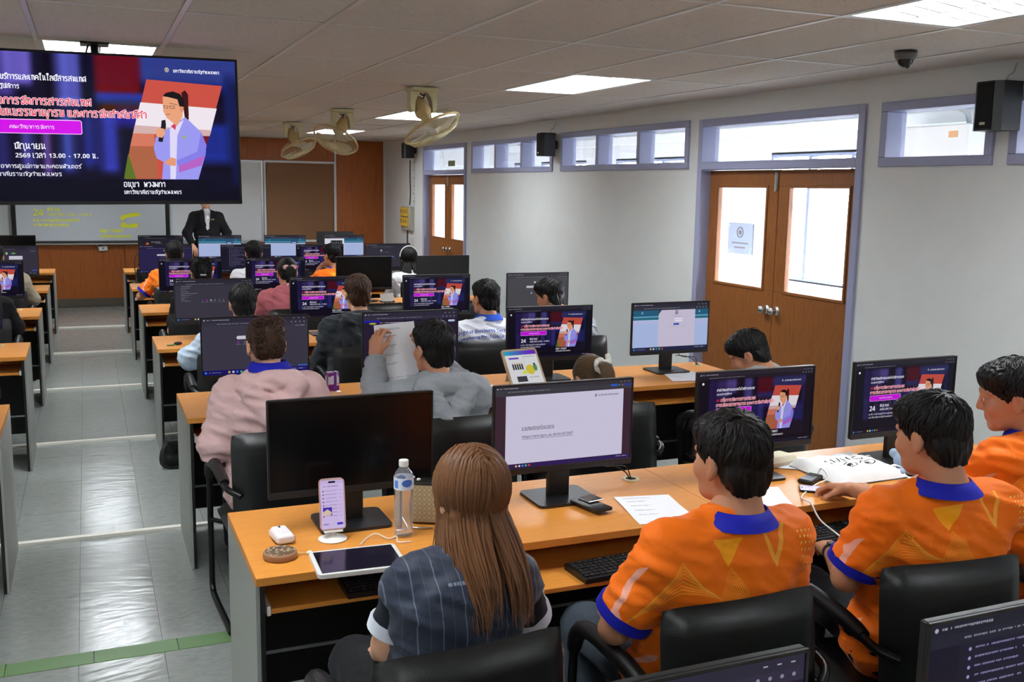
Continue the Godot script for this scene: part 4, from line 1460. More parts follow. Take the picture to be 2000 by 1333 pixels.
func make_screens() -> void:
	# television: the bare slide, large
	var p := Pad.new(1600, 900, Color.BLACK, 1.0)
	slide_background(p, 0, 0, 1600, 900)
	slide(p, 0, 0, 1600, 900)
	make_television(screen_material("screen_slide_large", p.done(), 0.95))
	# projector screen: the slide thrown pale on the cloth, only yellow print shows
	p = Pad.new(1024, 720, rgb8(206, 212, 218))
	var yl := rgb8(240, 244, 60)
	var oy := 110.0
	words(p, "AI เพื่อการจัดการสารสนเทศ", 90, oy + 190, 22, yl, 0.2, 400)
	words(p, "การเขียนบรรณานุกรม และการจัดทำดัชนีคำ", 90, oy + 240, 22, yl, 0.2, 580)
	latin(p, "24", 112, oy + 425, 46, yl)
	words(p, "มิถุนายน", 206, oy + 390, 19, yl, 0.2)
	words(p, "2569 เวลา 13.00 - 17.00 น.", 206, oy + 425, 18, yl, 0.2)
	words(p, "ณ ชั้น 9 อาคารศูนย์ภาษาและคอมพิวเตอร์", 112, oy + 466, 14, yl, 0.24, 310)
	words(p, "มหาวิทยาลัยราชภัฏกำแพงเพชร", 112, oy + 500, 14, yl, 0.24, 240)
	words(p, "อนุชา  พวงผกา", 560, oy + 545, 20, yl, 0.24, 160)
	words(p, "มหาวิทยาลัยราชภัฏกำแพงเพชร", 560, oy + 585, 15, yl, 0.24, 220)
	p.poly(PackedVector2Array([Vector2(700, oy + 430), Vector2(730, oy + 415), Vector2(790, oy + 400), Vector2(850, oy + 405), Vector2(840, oy + 425), Vector2(780, oy + 432), Vector2(740, oy + 440), Vector2(712, oy + 465)]), yl)
	p.poly(PackedVector2Array([Vector2(704, oy + 480), Vector2(730, oy + 470), Vector2(750, oy + 490), Vector2(790, oy + 480), Vector2(830, oy + 482), Vector2(822, oy + 512), Vector2(706, oy + 512)]), yl)
	make_projection(p.done())
	# slide inside a browser window
	p = Pad.new(1024, 576, Color.BLACK)
	slide_background(p, 82, 52, 880, 490, 0.6)
	var back := p.im.duplicate() as Image
	browser(p, rgb8(42, 39, 52), rgb8(30, 28, 40), rgb8(22, 18, 40), rgb8(16, 14, 28))
	p.im.blit_rect(back, Rect2i(164, 104, 1760, 980), Vector2i(164, 104))
	p.disc(Vector2(38, 78), 10, rgb8(226, 226, 232))
	slide(p, 82, 52, 880, 490)
	screen_material("screen_slide", p.done(), 0.72)
	# dark search pages
	p = Pad.new(640, 360, Color.BLACK)
	browser(p, rgb8(50, 47, 62), rgb8(60, 57, 72), rgb8(26, 20, 110), rgb8(66, 62, 78))
	p.round_rect(204, 116, 260, 22, 11, rgb8(226, 224, 236))
	for i in 5:
		p.disc(Vector2(214 + 38 * i, 156), 6, rgb8(150, 50, 180) if i == 0 else rgb8(110, 104, 150))
		marks(p, 202 + 38 * i, 168, 26, 3, rgb8(190, 186, 200), i)
	marks(p, 560, 60, 60, 4, rgb8(200, 200, 210), 9)
	p.rect(576, 318, 58, 8, rgb8(60, 110, 220))
	screen_material("screen_search", p.done(), 0.62)
	p = Pad.new(640, 360, Color.BLACK)
	browser(p, rgb8(48, 46, 58), rgb8(56, 54, 66), rgb8(40, 38, 52), rgb8(64, 61, 74))
	for i in 9:
		marks(p, 46, 52 + 16 * i, [90, 70, 40, 60, 130, 80, 54, 40, 70][i], 4, rgb8(176, 174, 186), 20 + i)
	for i in 6:
		p.disc(Vector2(220 + 34 * i, 180), 6, [rgb8(90, 80, 160), rgb8(190, 40, 190), rgb8(230, 230, 240), rgb8(120, 130, 170), rgb8(110, 120, 160), rgb8(130, 120, 150)][i])
		marks(p, 208 + 34 * i, 194, 24, 3, rgb8(180, 178, 190), 40 + i)
	screen_material("screen_list", p.done(), 0.62)
	p = Pad.new(640, 360, Color.BLACK)
	browser(p, rgb8(60, 60, 66), rgb8(70, 70, 76), rgb8(60, 60, 66), rgb8(78, 78, 84))
	p.disc(Vector2(286, 88), 10, rgb8(226, 226, 230))
	p.disc(Vector2(320, 88), 10, rgb8(226, 226, 230))
	p.round_rect(196, 122, 250, 22, 11, rgb8(214, 214, 222))
	for i in 3:
		p.disc(Vector2(250 + 60 * i, 196), 8, rgb8(200, 200, 208))
	screen_material("screen_grey_search", p.done(), 0.62)
	p = Pad.new(640, 360, Color.BLACK)
	browser(p, rgb8(36, 30, 62), rgb8(42, 36, 72), rgb8(30, 26, 80), rgb8(46, 40, 84))
	p.disc(Vector2(300, 66), 9, rgb8(120, 180, 80))
	p.round_rect(212, 116, 220, 20, 4, rgb8(226, 224, 240))
	marks(p, 250, 150, 150, 4, rgb8(150, 146, 186), 3)
	screen_material("screen_purple", p.done(), 0.62)
	p = Pad.new(640, 360, Color.BLACK)
	browser(p, rgb8(46, 42, 56), rgb8(50, 46, 62), rgb8(40, 36, 54), rgb8(60, 55, 70))
	emblem(p, Vector2(296, 90), 14, rgb8(130, 196, 110), rgb8(230, 240, 230))
	p.disc(Vector2(372, 90), 22, rgb8(120, 196, 60), 10)
	p.disc(Vector2(352, 90), 12, rgb8(90, 110, 200), 10)
	p.round_rect(320, 122, 150, 46, 4, rgb8(224, 216, 236))
	marks(p, 560, 62, 60, 5, rgb8(180, 180, 200), 7)
	p.rect(566, 300, 60, 14, rgb8(60, 90, 190))
	screen_material("screen_green_logo", p.done(), 0.62)
	p = Pad.new(640, 360, Color.BLACK)
	browser(p, rgb8(36, 36, 50), rgb8(40, 40, 56), rgb8(28, 28, 50), rgb8(34, 32, 52))
	for i in 12:
		p.disc(Vector2(108, 66 + 20 * i), 4, rgb8(170, 160, 210))
		marks(p, 122, 62 + 20 * i, [150, 190, 120, 170, 200, 90, 160, 180, 140, 120, 170, 60][i], 5, rgb8(150, 146, 190), 60 + i)
	p.rect(0, 52, 80, 278, rgb8(28, 26, 44))
	screen_material("screen_code", p.done(), 0.62)
	p = Pad.new(640, 360, Color.BLACK)
	browser(p, rgb8(52, 50, 62), rgb8(56, 54, 66), rgb8(36, 34, 46), rgb8(58, 56, 68))
	emblem(p, Vector2(226, 92), 12, rgb8(236, 236, 240), rgb8(120, 120, 140))
	marks(p, 214, 116, 120, 5, rgb8(170, 170, 184), 8)
	p.round_rect(372, 176, 40, 12, 3, rgb8(90, 130, 240))
	screen_material("screen_login", p.done(), 0.6)
	p = Pad.new(640, 360, Color.BLACK)
	browser(p, rgb8(28, 26, 34), rgb8(34, 32, 42), rgb8(24, 22, 30), rgb8(40, 38, 50))
	p.poly(PackedVector2Array([Vector2(100, 130), Vector2(124, 100), Vector2(150, 120), Vector2(140, 140)]), rgb8(240, 110, 50))
	p.rect(180, 90, 130, 14, rgb8(120, 116, 140))
	marks(p, 250, 112, 80, 6, rgb8(200, 196, 210), 4)
	p.disc(Vector2(444, 112), 14, rgb8(40, 60, 230), 26)
	p.disc(Vector2(616, 16), 8, rgb8(220, 70, 60))
	screen_material("screen_dark_icons", p.done(), 0.62)
	# teal portal, with and without a white dialog
	for k in 3:
		p = Pad.new(640, 360, Color.BLACK)
		browser(p, rgb8(46, 44, 56), rgb8(52, 52, 66), rgb8(36, 38, 72), rgb8(176, 192, 234))
		p.rect(0, 52, 640, 44, rgb8(36, 96, 128))
		p.rect(0, 96, 640, 8, rgb8(120, 176, 210))
		p.rect(0, 104, 640, 20, rgb8(44, 110, 132))
		p.rect(0, 124, 640, 5, rgb8(200, 216, 246))
		p.rect(0, 136, 640, 12, rgb8(190, 190, 236))
		for i in 2:
			emblem(p, Vector2(76 + 486 * i, 70), 7, rgb8(170, 206, 220), rgb8(60, 120, 150))
		if k == 0:
			p.rect(410, 60, 110, 70, rgb8(50, 84, 120))
			p.rect(430, 108, 60, 16, rgb8(170, 190, 220))
		if k == 1:
			p.rect(214, 52, 312, 278, rgb8(206, 198, 222))
			p.poly(PackedVector2Array([Vector2(214, 52), Vector2(238, 52), Vector2(214, 84)]), rgb8(60, 60, 80))
			emblem(p, Vector2(366, 72), 13, rgb8(40, 38, 50), rgb8(230, 226, 236))
			marks(p, 330, 98, 80, 3, rgb8(150, 146, 170), 4)
			p.rect(350, 116, 68, 10, rgb8(240, 236, 246))
			p.rect(350, 132, 68, 10, rgb8(240, 236, 246))
			p.round_rect(342, 154, 48, 14, 3, rgb8(50, 80, 190))
			marks(p, 310, 178, 130, 3, rgb8(170, 166, 186), 5)
		if k == 2:
			p.rect(0, 52, 320, 278, rgb8(226, 226, 238))
			p.rect(100, 84, 190, 66, rgb8(24, 24, 30))
			for i in 5:
				p.disc(Vector2(120 + 36 * i, 116 + 10 * (i % 2)), 12, rgb8(120, 120, 126))
			marks(p, 140, 166, 110, 6, rgb8(90, 90, 100), 3)
		screen_material(["screen_portal", "screen_portal_login", "screen_portal_half"][k], p.done(), 0.72)
	# white page with a link
	p = Pad.new(1024, 576, Color.BLACK)
	browser(p, rgb8(52, 52, 60), rgb8(60, 60, 68), rgb8(48, 30, 86), rgb8(58, 40, 52))
	p.rect(76, 66, 884, 478, rgb8(206, 200, 224))
	p.rect(0, 52, 1024, 14, rgb8(60, 58, 66))
	p.rect(860, 30, 50, 14, rgb8(40, 90, 210))
	p.rect(970, 30, 46, 14, rgb8(40, 60, 160))
	emblem(p, Vector2(745, 100), 9, rgb8(90, 88, 100), rgb8(190, 186, 206))
	words(p, "มหาวิทยาลัยราชภัฏกำแพงเพชร", 764, 106, 10, rgb8(120, 116, 134), 0.18, 160)
	words(p, "แบบทดสอบก่อนอบรม", 196, 312, 22, rgb8(86, 84, 98), 0.13, 238)
	var lw := latin(p, "https://arit.kpru.ac.th/sh/d726ff", 196, 370, 21, rgb8(54, 54, 70), false, true)
	latin(p, "https://arit.kpru.ac.th/sh/d726ff", 196, 366, 21.0 * 378.0 / lw, rgb8(54, 54, 70), false)
	p.rect(196, 373, 378, 2, rgb8(54, 54, 70))
	screen_material("screen_white_page", p.done(), 0.78)
	# dark page with header tabs
	p = Pad.new(640, 360, Color.BLACK)
	browser(p, rgb8(52, 48, 66), rgb8(58, 52, 74), rgb8(30, 24, 60), rgb8(44, 34, 56))
	p.rect(0, 52, 110, 12, rgb8(40, 34, 190))
	p.disc(Vector2(62, 72), 24, rgb8(180, 190, 70), 6)
	marks(p, 110, 66, 160, 6, rgb8(200, 196, 214), 3)
	for i in 9:
		marks(p, 140 + 46 * i, 98, 30, 5, rgb8(140, 130, 160) if i != 1 else rgb8(230, 226, 240), 70 + i)
	p.rect(180, 108, 40, 3, rgb8(230, 230, 240))
	p.round_rect(576, 62, 48, 14, 7, rgb8(196, 216, 246))
	screen_material("screen_tabs", p.done(), 0.62)
	# hand-held things
	p = Pad.new(256, 540, rgb8(206, 186, 230))
	p.rect(0, 0, 256, 40, rgb8(196, 176, 224))
	p.round_rect(88, 12, 80, 20, 10, rgb8(20, 16, 26))
	marks(p, 30, 64, 160, 9, rgb8(90, 80, 120), 3)
	for i in 8:
		p.disc(Vector2(28, 120 + 40 * i), 9, rgb8(110, 90, 150))
		marks(p, 50, 114 + 40 * i, 130, 7, rgb8(130, 116, 160), 30 + i)
		marks(p, 204, 114 + 40 * i, 30, 6, rgb8(150, 130, 180), 50 + i)
	p.rect(20, 300, 100, 90, rgb8(70, 50, 170))
	p.poly(PackedVector2Array([Vector2(20, 350), Vector2(70, 320), Vector2(120, 360), Vector2(100, 390), Vector2(20, 390)]), rgb8(214, 190, 170))
	p.round_rect(172, 476, 66, 24, 6, rgb8(60, 50, 190))
	p.rect(20, 480, 60, 18, rgb8(160, 140, 200))
	screen_material("screen_phone", p.done(), 0.8)
	p = Pad.new(480, 640, rgb8(222, 222, 226))
	for i in 48:
		p.rect(i * 10, 0, 10, 70, rgb8(40, 170, 200).lerp(rgb8(110, 40, 190), clampf(i / 40.0, 0, 1)))
	p.rect(50, 110, 150, 26, rgb8(100, 50, 190))
	p.rect(260, 100, 190, 8, rgb8(120, 150, 120))
	p.rect(262, 108, 2, 300, rgb8(150, 160, 150))
	for i in 5:
		p.rect(70 + 34 * i, 220, 24, 90, rgb8(50, 50, 54))
		p.disc(Vector2(82 + 34 * i, 212), 11, rgb8(200, 160, 130))
	p.disc(Vector2(330, 320), 66, rgb8(214, 196, 60), 80)
	p.disc(Vector2(410, 290), 30, rgb8(90, 140, 90), 60)
	p.disc(Vector2(408, 232), 16, rgb8(60, 44, 40))
	p.disc(Vector2(230, 360), 34, rgb8(214, 226, 60), 30)
	p.rect(90, 420, 150, 90, rgb8(60, 60, 70))
	marks(p, 280, 440, 150, 12, rgb8(120, 120, 130), 4)
	screen_material("screen_tablet_page", p.done(), 0.72)
	var off := mat("screen_off", rgb8(7, 7, 8), 0.22)
	off.metallic_specular = 0.4
	mat("screen_off_matt", rgb8(14, 15, 17), 0.5)
func make_monitors() -> void:
	var list := [
		# row, x of centre, screen, words
		[0, 0.69, "screen_tabs", "dark monitor behind the chair beside the long haired woman"], [0, 1.47, "screen_code", "dark monitor behind the chair of the person reaching for a phone"],
		[1, 0.762, "screen_off", "large black switched off monitor behind the phone stand and water bottle"], [1, 1.525, "screen_white_page", "monitor showing a pale page with a web link"], [1, 2.345, "screen_slide", "monitor showing the event slide in front of the brown double doors"], [1, 3.09, "screen_slide", "monitor showing the event slide against the white wall beside the tote bag"],
		[2, 0.772, "screen_search", "monitor with dark grey search page before the pale pink hoodie"], [2, 1.603, "screen_tabs", "monitor with dark tabbed page behind the held up paper"], [2, 2.442, "screen_slide", "monitor showing the event slide behind the white scrunchie"], [2, 3.255, "screen_portal_login", "monitor with teal portal and white login box beside brown door"],
		[3, 0.81, "screen_list", "monitor with dark grey list page before the pale blue sleeves"], [3, 1.612, "screen_slide", "monitor showing the event slide behind the brown haired dark hoodie"], [3, 2.467, "screen_slide", "monitor showing the event slide beside the white polo"], [3, 3.325, "screen_grey_search", "monitor with plain grey search page against the white wall"],
		[4, 0.835, "screen_slide", "monitor showing the event slide before the dark head with hair clip"], [4, 1.585, "screen_slide", "monitor showing the event slide before the pink ribbon ponytail"], [4, 2.42, "screen_off", "black switched off monitor behind the brown haired dark hoodie"], [4, 3.215, "screen_off_matt", "blank dark monitor below the far brown door"],
		[5, 0.765, "screen_purple", "monitor with deep purple page at the aisle, second row from front"], [5, 1.61, "screen_code", "monitor with dark code list, second row from front"], [5, 2.437, "screen_slide", "monitor showing the event slide before the orange shirt with hand at chin"], [5, 3.235, "screen_login", "monitor with dark login page before the very long black hair"],
		[6, 0.85, "screen_dark_icons", "monitor with dark page and orange icon in the first row"], [6, 1.575, "screen_portal", "monitor with teal portal page in front of the standing man in suit"], [6, 2.415, "screen_portal", "monitor with teal portal page below the whiteboard and pin board"], [6, 3.21, "screen_portal_half", "monitor with half white and half teal page in the first row"],
		[13, -0.81, "screen_tabs", "monitor with blue edge across the aisle, fourth row from front"], [14, -0.783, "screen_slide", "monitor showing the event slide across the aisle"], [15, -0.753, "screen_green_logo", "monitor with green logo and white box across the aisle"], [16, -0.862, "screen_off", "black switched off monitor across the aisle, first row"],
	]
	for a in list:
		var r: int = a[0] % 10
		var z: float = ROWS[r]
		if a[0] > 10:
			z = [0, 0, -5.4294, -7.5222, -9.5706, -11.6761, -13.8221][r]
		make_monitor(Vector3(a[1], 0.7505, z + 0.25), mats[a[2]], a[3])
	var o := make_monitor(Vector3(3.32, 0.7505, ROWS[6] - 0.75), mats.screen_off_matt, "blank dark monitor on the presenter's table behind the first row")
	var t := thing("presenter_table", "small wooden table for the presenter between first row and front wall", "table", Vector3(3.3, 0, ROWS[6] - 0.78))
	part("table_top", shape().box(Vector3(0, 0.737, 0), Vector3(1.2, 0.026, 0.6), 0.003), mats.desk_wood, t)
	for x in [-0.56, 0.56]:
		part("side_panel", shape().box(Vector3(x, 0.362, 0), Vector3(0.024, 0.722, 0.56), 0.002), mats.laminate_grey, t)
	part("modesty_panel", shape().box(Vector3(0, 0.45, 0.2), Vector3(1.09, 0.5, 0.016), 0.002), mats.laminate_black, t)
# ---------------------------------------------------------------- smooth bodies: tapered bones joined by a smooth minimum, meshed as surface nets
class Blob:
	var prims := []
	var cell := 0.012
	var folds := 0.0
	var fold_seed := 1
	var fold_scale := Vector3(5, 11, 5)
	var cut := Plane(Vector3.UP, -1e9)   # keep the side the normal points to
	var v := PackedVector3Array()
	var n := PackedVector3Array()
	var ix := PackedInt32Array()

	func cap(a: Vector3, b: Vector3, ra: float, rb: float, k := 0.03) -> Blob:
		prims.append([0, a, b, ra, rb, k])
		return self

	# round at a, cut off square at b
	func sleeve(a: Vector3, b: Vector3, ra: float, rb: float, k := 0.03) -> Blob:
		prims.append([2, a, b, ra, rb, k])
		return self

	func egg(c: Vector3, r: Vector3, k := 0.03) -> Blob:
		prims.append([1, c, r, maxf(r.x, maxf(r.y, r.z)), 0.0, k])
		return self

	func dig(c: Vector3, r: Vector3, k := 0.01) -> Blob:
		prims.append([3, c, r, maxf(r.x, maxf(r.y, r.z)), 0.0, k])
		return self

	func run() -> void:
		var lo := Vector3(1e9, 1e9, 1e9)
		var hi := -lo
		for p in prims:
			if p[0] == 3:
				continue
			var rr: float = maxf(p[3], p[4]) + cell * 2.0
			if p[0] == 1:
				lo = lo.min(p[1] - p[2] - Vector3.ONE * cell * 2)
				hi = hi.max(p[1] + p[2] + Vector3.ONE * cell * 2)
			else:
				lo = lo.min(p[1].min(p[2]) - Vector3.ONE * rr)
				hi = hi.max(p[1].max(p[2]) + Vector3.ONE * rr)
		lo -= Vector3.ONE * cell
		var nx := int((hi.x - lo.x) / cell) + 3
		var ny := int((hi.y - lo.y) / cell) + 3
		var nz := int((hi.z - lo.z) / cell) + 3
		var f := PackedFloat32Array()
		f.resize(nx * ny * nz)
		f.fill(1.0)
		for p in prims:
			var kind: int = p[0]
			var a: Vector3 = p[1]
			var b: Vector3 = p[2]
			var ra: float = p[3]
			var rb: float = p[4]
			var k: float = p[5]
			var mg := k * 0.6 + cell * 2.0
			var pl: Vector3
			var ph: Vector3
			if kind == 1 or kind == 3:
				pl = a - b - Vector3.ONE * mg
				ph = a + b + Vector3.ONE * mg
			else:
				var rr := maxf(ra, rb) + mg
				pl = a.min(b) - Vector3.ONE * rr
				ph = a.max(b) + Vector3.ONE * rr
			var x0 := maxi(0, int((pl.x - lo.x) / cell))
			var y0 := maxi(0, int((pl.y - lo.y) / cell))
			var z0 := maxi(0, int((pl.z - lo.z) / cell))
			var x1 := mini(nx - 1, int((ph.x - lo.x) / cell) + 1)
			var y1 := mini(ny - 1, int((ph.y - lo.y) / cell) + 1)
			var z1 := mini(nz - 1, int((ph.z - lo.z) / cell) + 1)
			var ba := b - a
			var bb := maxf(ba.dot(ba), 1e-9)
			var ln := sqrt(bb)
			var ir := Vector3.ONE
			var ir2 := Vector3.ONE
			if kind == 1 or kind == 3:
				ir = Vector3(1.0 / b.x, 1.0 / b.y, 1.0 / b.z)
				ir2 = ir * ir
			var ik := 0.25 / k
			for z in range(z0, z1 + 1):
				for y in range(y0, y1 + 1):
					var at := x0 + nx * (y + ny * z)
					var q := Vector3(lo.x + x0 * cell, lo.y + y * cell, lo.z + z * cell) - a
					for x in range(x0, x1 + 1):
						var d: float
						if kind == 0:
							var h := clampf(q.dot(ba) / bb, 0.0, 1.0)
							d = (q - ba * h).length() - (ra + (rb - ra) * h)
						elif kind == 2:
							var t := q.dot(ba) / bb
							var h := clampf(t, 0.0, 1.0)
							if t > 0.0:
								d = maxf((q - ba * t).length() - (ra + (rb - ra) * h), (t - 1.0) * ln)
							else:
								d = q.length() - ra
						else:
							var k0 := (q * ir).length()
							var k1 := (q * ir2).length()
							d = k0 * (k0 - 1.0) / maxf(k1, 1e-6)
						var o := f[at]
						if kind == 3:
							d = -d
							var w := k - absf(d - o)
							if w > 0.0:
								f[at] = maxf(d, o) + w * w * ik
							elif d > o:
								f[at] = d
						else:
							var w := k - absf(d - o)
							if w > 0.0:
								f[at] = minf(d, o) - w * w * ik
							elif d < o:
								f[at] = d
						at += 1
						q.x += cell
		if cut.d > -1e8:
			var at := 0
			for z in nz:
				for y in ny:
					for x in nx:
						if f[at] < cell * 3.0:
							var d := -cut.distance_to(lo + Vector3(x, y, z) * cell)
							if d > f[at]:
								f[at] = d
						at += 1
		# surface nets
		var id := PackedInt32Array()
		id.resize(nx * ny * nz)
		id.fill(-1)
		var sy := nx
		var sz := nx * ny
		var band := cell * 2.2
		var off := [0, 1, sy, sy + 1, sz, sz + 1, sz + sy, sz + sy + 1]
		var edges := [[0, 1], [2, 3], [4, 5], [6, 7], [0, 2], [1, 3], [4, 6], [5, 7], [0, 4], [1, 5], [2, 6], [3, 7]]
		var pos := [Vector3(0, 0, 0), Vector3(1, 0, 0), Vector3(0, 1, 0), Vector3(1, 1, 0), Vector3(0, 0, 1), Vector3(1, 0, 1), Vector3(0, 1, 1), Vector3(1, 1, 1)]
		var cells := PackedInt32Array()
		var vals := PackedFloat32Array()
		vals.resize(8)
		for z in nz - 1:
			for y in ny - 1:
				var at := nx * (y + ny * z)
				for x in nx - 1:
					var v0 := f[at]
					if v0 < band and v0 > -band:
						var neg := 0
						for i in 8:
							var q := f[at + off[i]]
							vals[i] = q
							if q < 0.0:
								neg += 1
						if neg > 0 and neg < 8:
							var s := Vector3.ZERO
							var c := 0
							for e in edges:
								var qa := vals[e[0]]
								var qb := vals[e[1]]
								if (qa < 0.0) != (qb < 0.0):
									s += pos[e[0]].lerp(pos[e[1]], qa / (qa - qb))
									c += 1
							id[at] = v.size()
							v.append(lo + (Vector3(x, y, z) + s / c) * cell)
							cells.append(at)
					at += 1
		for at in cells:
			var s0 := f[at] < 0.0
			for ax in 3:
				var st: int = [1, sy, sz][ax]
				if (f[at + st] < 0.0) == s0:
					continue
				var u: int = [sy, sz, 1][ax]
				var w: int = [sz, 1, sy][ax]
				if at - u - w < 0:
					continue
				var a := id[at]
				var b := id[at - u]
				var c := id[at - u - w]
				var d := id[at - w]
				if b < 0 or c < 0 or d < 0:
					continue
				if s0:
					ix.append_array(PackedInt32Array([a, c, b, a, d, c]))
				else:
					ix.append_array(PackedInt32Array([a, b, c, a, c, d]))
		normals()
		if folds > 0.0:
			var fn := FastNoiseLite.new()
			fn.seed = fold_seed
			fn.frequency = 1.0
			fn.fractal_octaves = 2
			fn.fractal_type = FastNoiseLite.FRACTAL_RIDGED
			for i in v.size():
				var q := v[i] * fold_scale
				v[i] += n[i] * fn.get_noise_3d(q.x + q.y * 0.35, q.y + q.x * 0.5, q.z) * folds
			normals()

	func normals() -> void:
		n = PackedVector3Array()
		n.resize(v.size())
		for i in range(0, ix.size(), 3):
			var a := ix[i]
			var b := ix[i + 1]
			var c := ix[i + 2]
			var m := (v[c] - v[a]).cross(v[b] - v[a])
			n[a] += m
			n[b] += m
			n[c] += m
		for i in n.size():
			n[i] = n[i].normalized()

	# the meshed body as a Shape, with uv laid flat over x and y
	func shape(tint := Color.WHITE, uvo := Vector2.ZERO, uvs := 1.0, down := Vector3(0, -1, 0), z0 := 0.0) -> Shape:
		var s := Shape.new()
		s.v = v.duplicate()
		s.n = n.duplicate()
		s.ix = ix.duplicate()
		s.c.resize(v.size())
		s.c.fill(tint)
		s.t.resize(v.size())
		for i in v.size():
			s.t[i] = Vector2(v[i].x - uvo.x, (v[i].y - uvo.y) * down.y + (v[i].z - z0) * down.z) * uvs
		return s


var jobs: Array[Blob] = []


func blob(cell := 0.012) -> Blob:
	var b := Blob.new()
	b.cell = cell
	jobs.append(b)
	return b


func run_jobs() -> void:
	var id := WorkerThreadPool.add_group_task(func(i: int) -> void: jobs[i].run(), jobs.size())
	WorkerThreadPool.wait_for_group_task_completion(id)
	jobs.clear()
# ---------------------------------------------------------------- people
var head_blob: Blob
var hands := {}
var caps := {}
var shoe_blob: Blob


func make_head_blob() -> Blob:
	var b := blob(0.0042)
	b.egg(Vector3(0, 0.025, 0.012), Vector3(0.076, 0.092, 0.096), 0.02)
	b.egg(Vector3(0, -0.035, -0.026), Vector3(0.061, 0.085, 0.07), 0.03)
	b.cap(Vector3(-0.03, -0.085, -0.055), Vector3(0.03, -0.085, -0.055), 0.024, 0.024, 0.03)
	b.egg(Vector3(0, -0.102, -0.072), Vector3(0.022, 0.018, 0.018), 0.02)
	for s in [-1, 1]:
		b.egg(Vector3(s * 0.042, -0.03, -0.066), Vector3(0.024, 0.026, 0.024), 0.02)
		b.cap(Vector3(s * 0.012, 0.026, -0.094), Vector3(s * 0.05, 0.024, -0.074), 0.009, 0.008, 0.014)
		b.dig(Vector3(s * 0.032, 0.0, -0.104), Vector3(0.018, 0.012, 0.016), 0.012)
		b.egg(Vector3(s * 0.031, -0.001, -0.083), Vector3(0.014, 0.011, 0.011), 0.004)
	b.cap(Vector3(0, 0.012, -0.092), Vector3(0, -0.03, -0.108), 0.0075, 0.0115, 0.012)
	for s in [-1, 1]:
		b.egg(Vector3(s * 0.012, -0.034, -0.099), Vector3(0.009, 0.0075, 0.01), 0.006)
	b.cap(Vector3(-0.018, -0.06, -0.09), Vector3(0.018, -0.06, -0.09), 0.006, 0.006, 0.008)
	b.cap(Vector3(-0.014, -0.07, -0.088), Vector3(0.014, -0.07, -0.088), 0.0068, 0.0068, 0.008)
	b.cap(Vector3(0, -0.05, 0.022), Vector3(0, -0.15, 0.04), 0.05, 0.056, 0.03)
	for s in [-1, 1]:
		b.egg(Vector3(s * 0.079, -0.008, 0.012), Vector3(0.012, 0.033, 0.02), 0.008)
		b.egg(Vector3(s * 0.078, -0.036, 0.004), Vector3(0.008, 0.011, 0.01), 0.006)
		b.dig(Vector3(s * 0.092, -0.006, 0.006), Vector3(0.008, 0.018, 0.01), 0.006)
	return b


# right hand: wrist at the origin, fingers along -z, palm down; curl bends the fingers, thumb opposes
func make_hand_blob(curl: Array, thumb: Vector3, thumb_bend: float) -> Blob:
	var b := blob(0.0032)
	b.cap(Vector3(0, 0, 0.045), Vector3(0, 0, -0.012), 0.025, 0.025, 0.012)
	b.cap(Vector3(-0.018, -0.002, -0.015), Vector3(-0.030, 0.0, -0.084), 0.018, 0.0125, 0.014)
	b.cap(Vector3(-0.006, 0.0, -0.015), Vector3(-0.010, 0.003, -0.09), 0.018, 0.0125, 0.014)
	b.cap(Vector3(0.007, 0.0, -0.015), Vector3(0.011, 0.002, -0.086), 0.018, 0.0125, 0.014)
	b.cap(Vector3(0.018, -0.002, -0.015), Vector3(0.029, -0.002, -0.076), 0.017, 0.0115, 0.014)
	var roots := [Vector3(-0.032, 0.0, -0.086), Vector3(-0.0105, 0.003, -0.092), Vector3(0.0115, 0.002, -0.088), Vector3(0.031, -0.002, -0.078)]
	var lens := [[0.043, 0.026, 0.021], [0.047, 0.03, 0.022], [0.044, 0.028, 0.022], [0.034, 0.021, 0.019]]
	for i in 4:
		var p: Vector3 = roots[i]
		var ang := 0.0
		var yaw: float = [0.10, 0.03, -0.05, -0.14][i]
		for j in 3:
			ang += curl[j] * (0.9 + 0.08 * i)
			var d := Vector3(0, -sin(ang), -cos(ang)).rotated(Vector3.UP, yaw * (1.0 - 0.2 * j))
			var q := p + d * float(lens[i][j])
			var r: float = [0.0096, 0.0088, 0.0079][j] * (0.86 if i == 3 else 1.0)
			b.cap(p, q, r, r - 0.0008, 0.0035)
			p = q
	var p := Vector3(-0.022, -0.006, -0.022)
	var d := thumb.normalized()
	for j in 3:
		var q: Vector3 = p + d * float([0.042, 0.033, 0.027][j])
		b.cap(p, q, [0.0135, 0.011, 0.0098][j], [0.0115, 0.0098, 0.0082][j], 0.006 if j else 0.014)
		p = q
		d = d.lerp(Vector3(0.3, -0.35, -0.9).normalized(), thumb_bend).normalized()
	return b


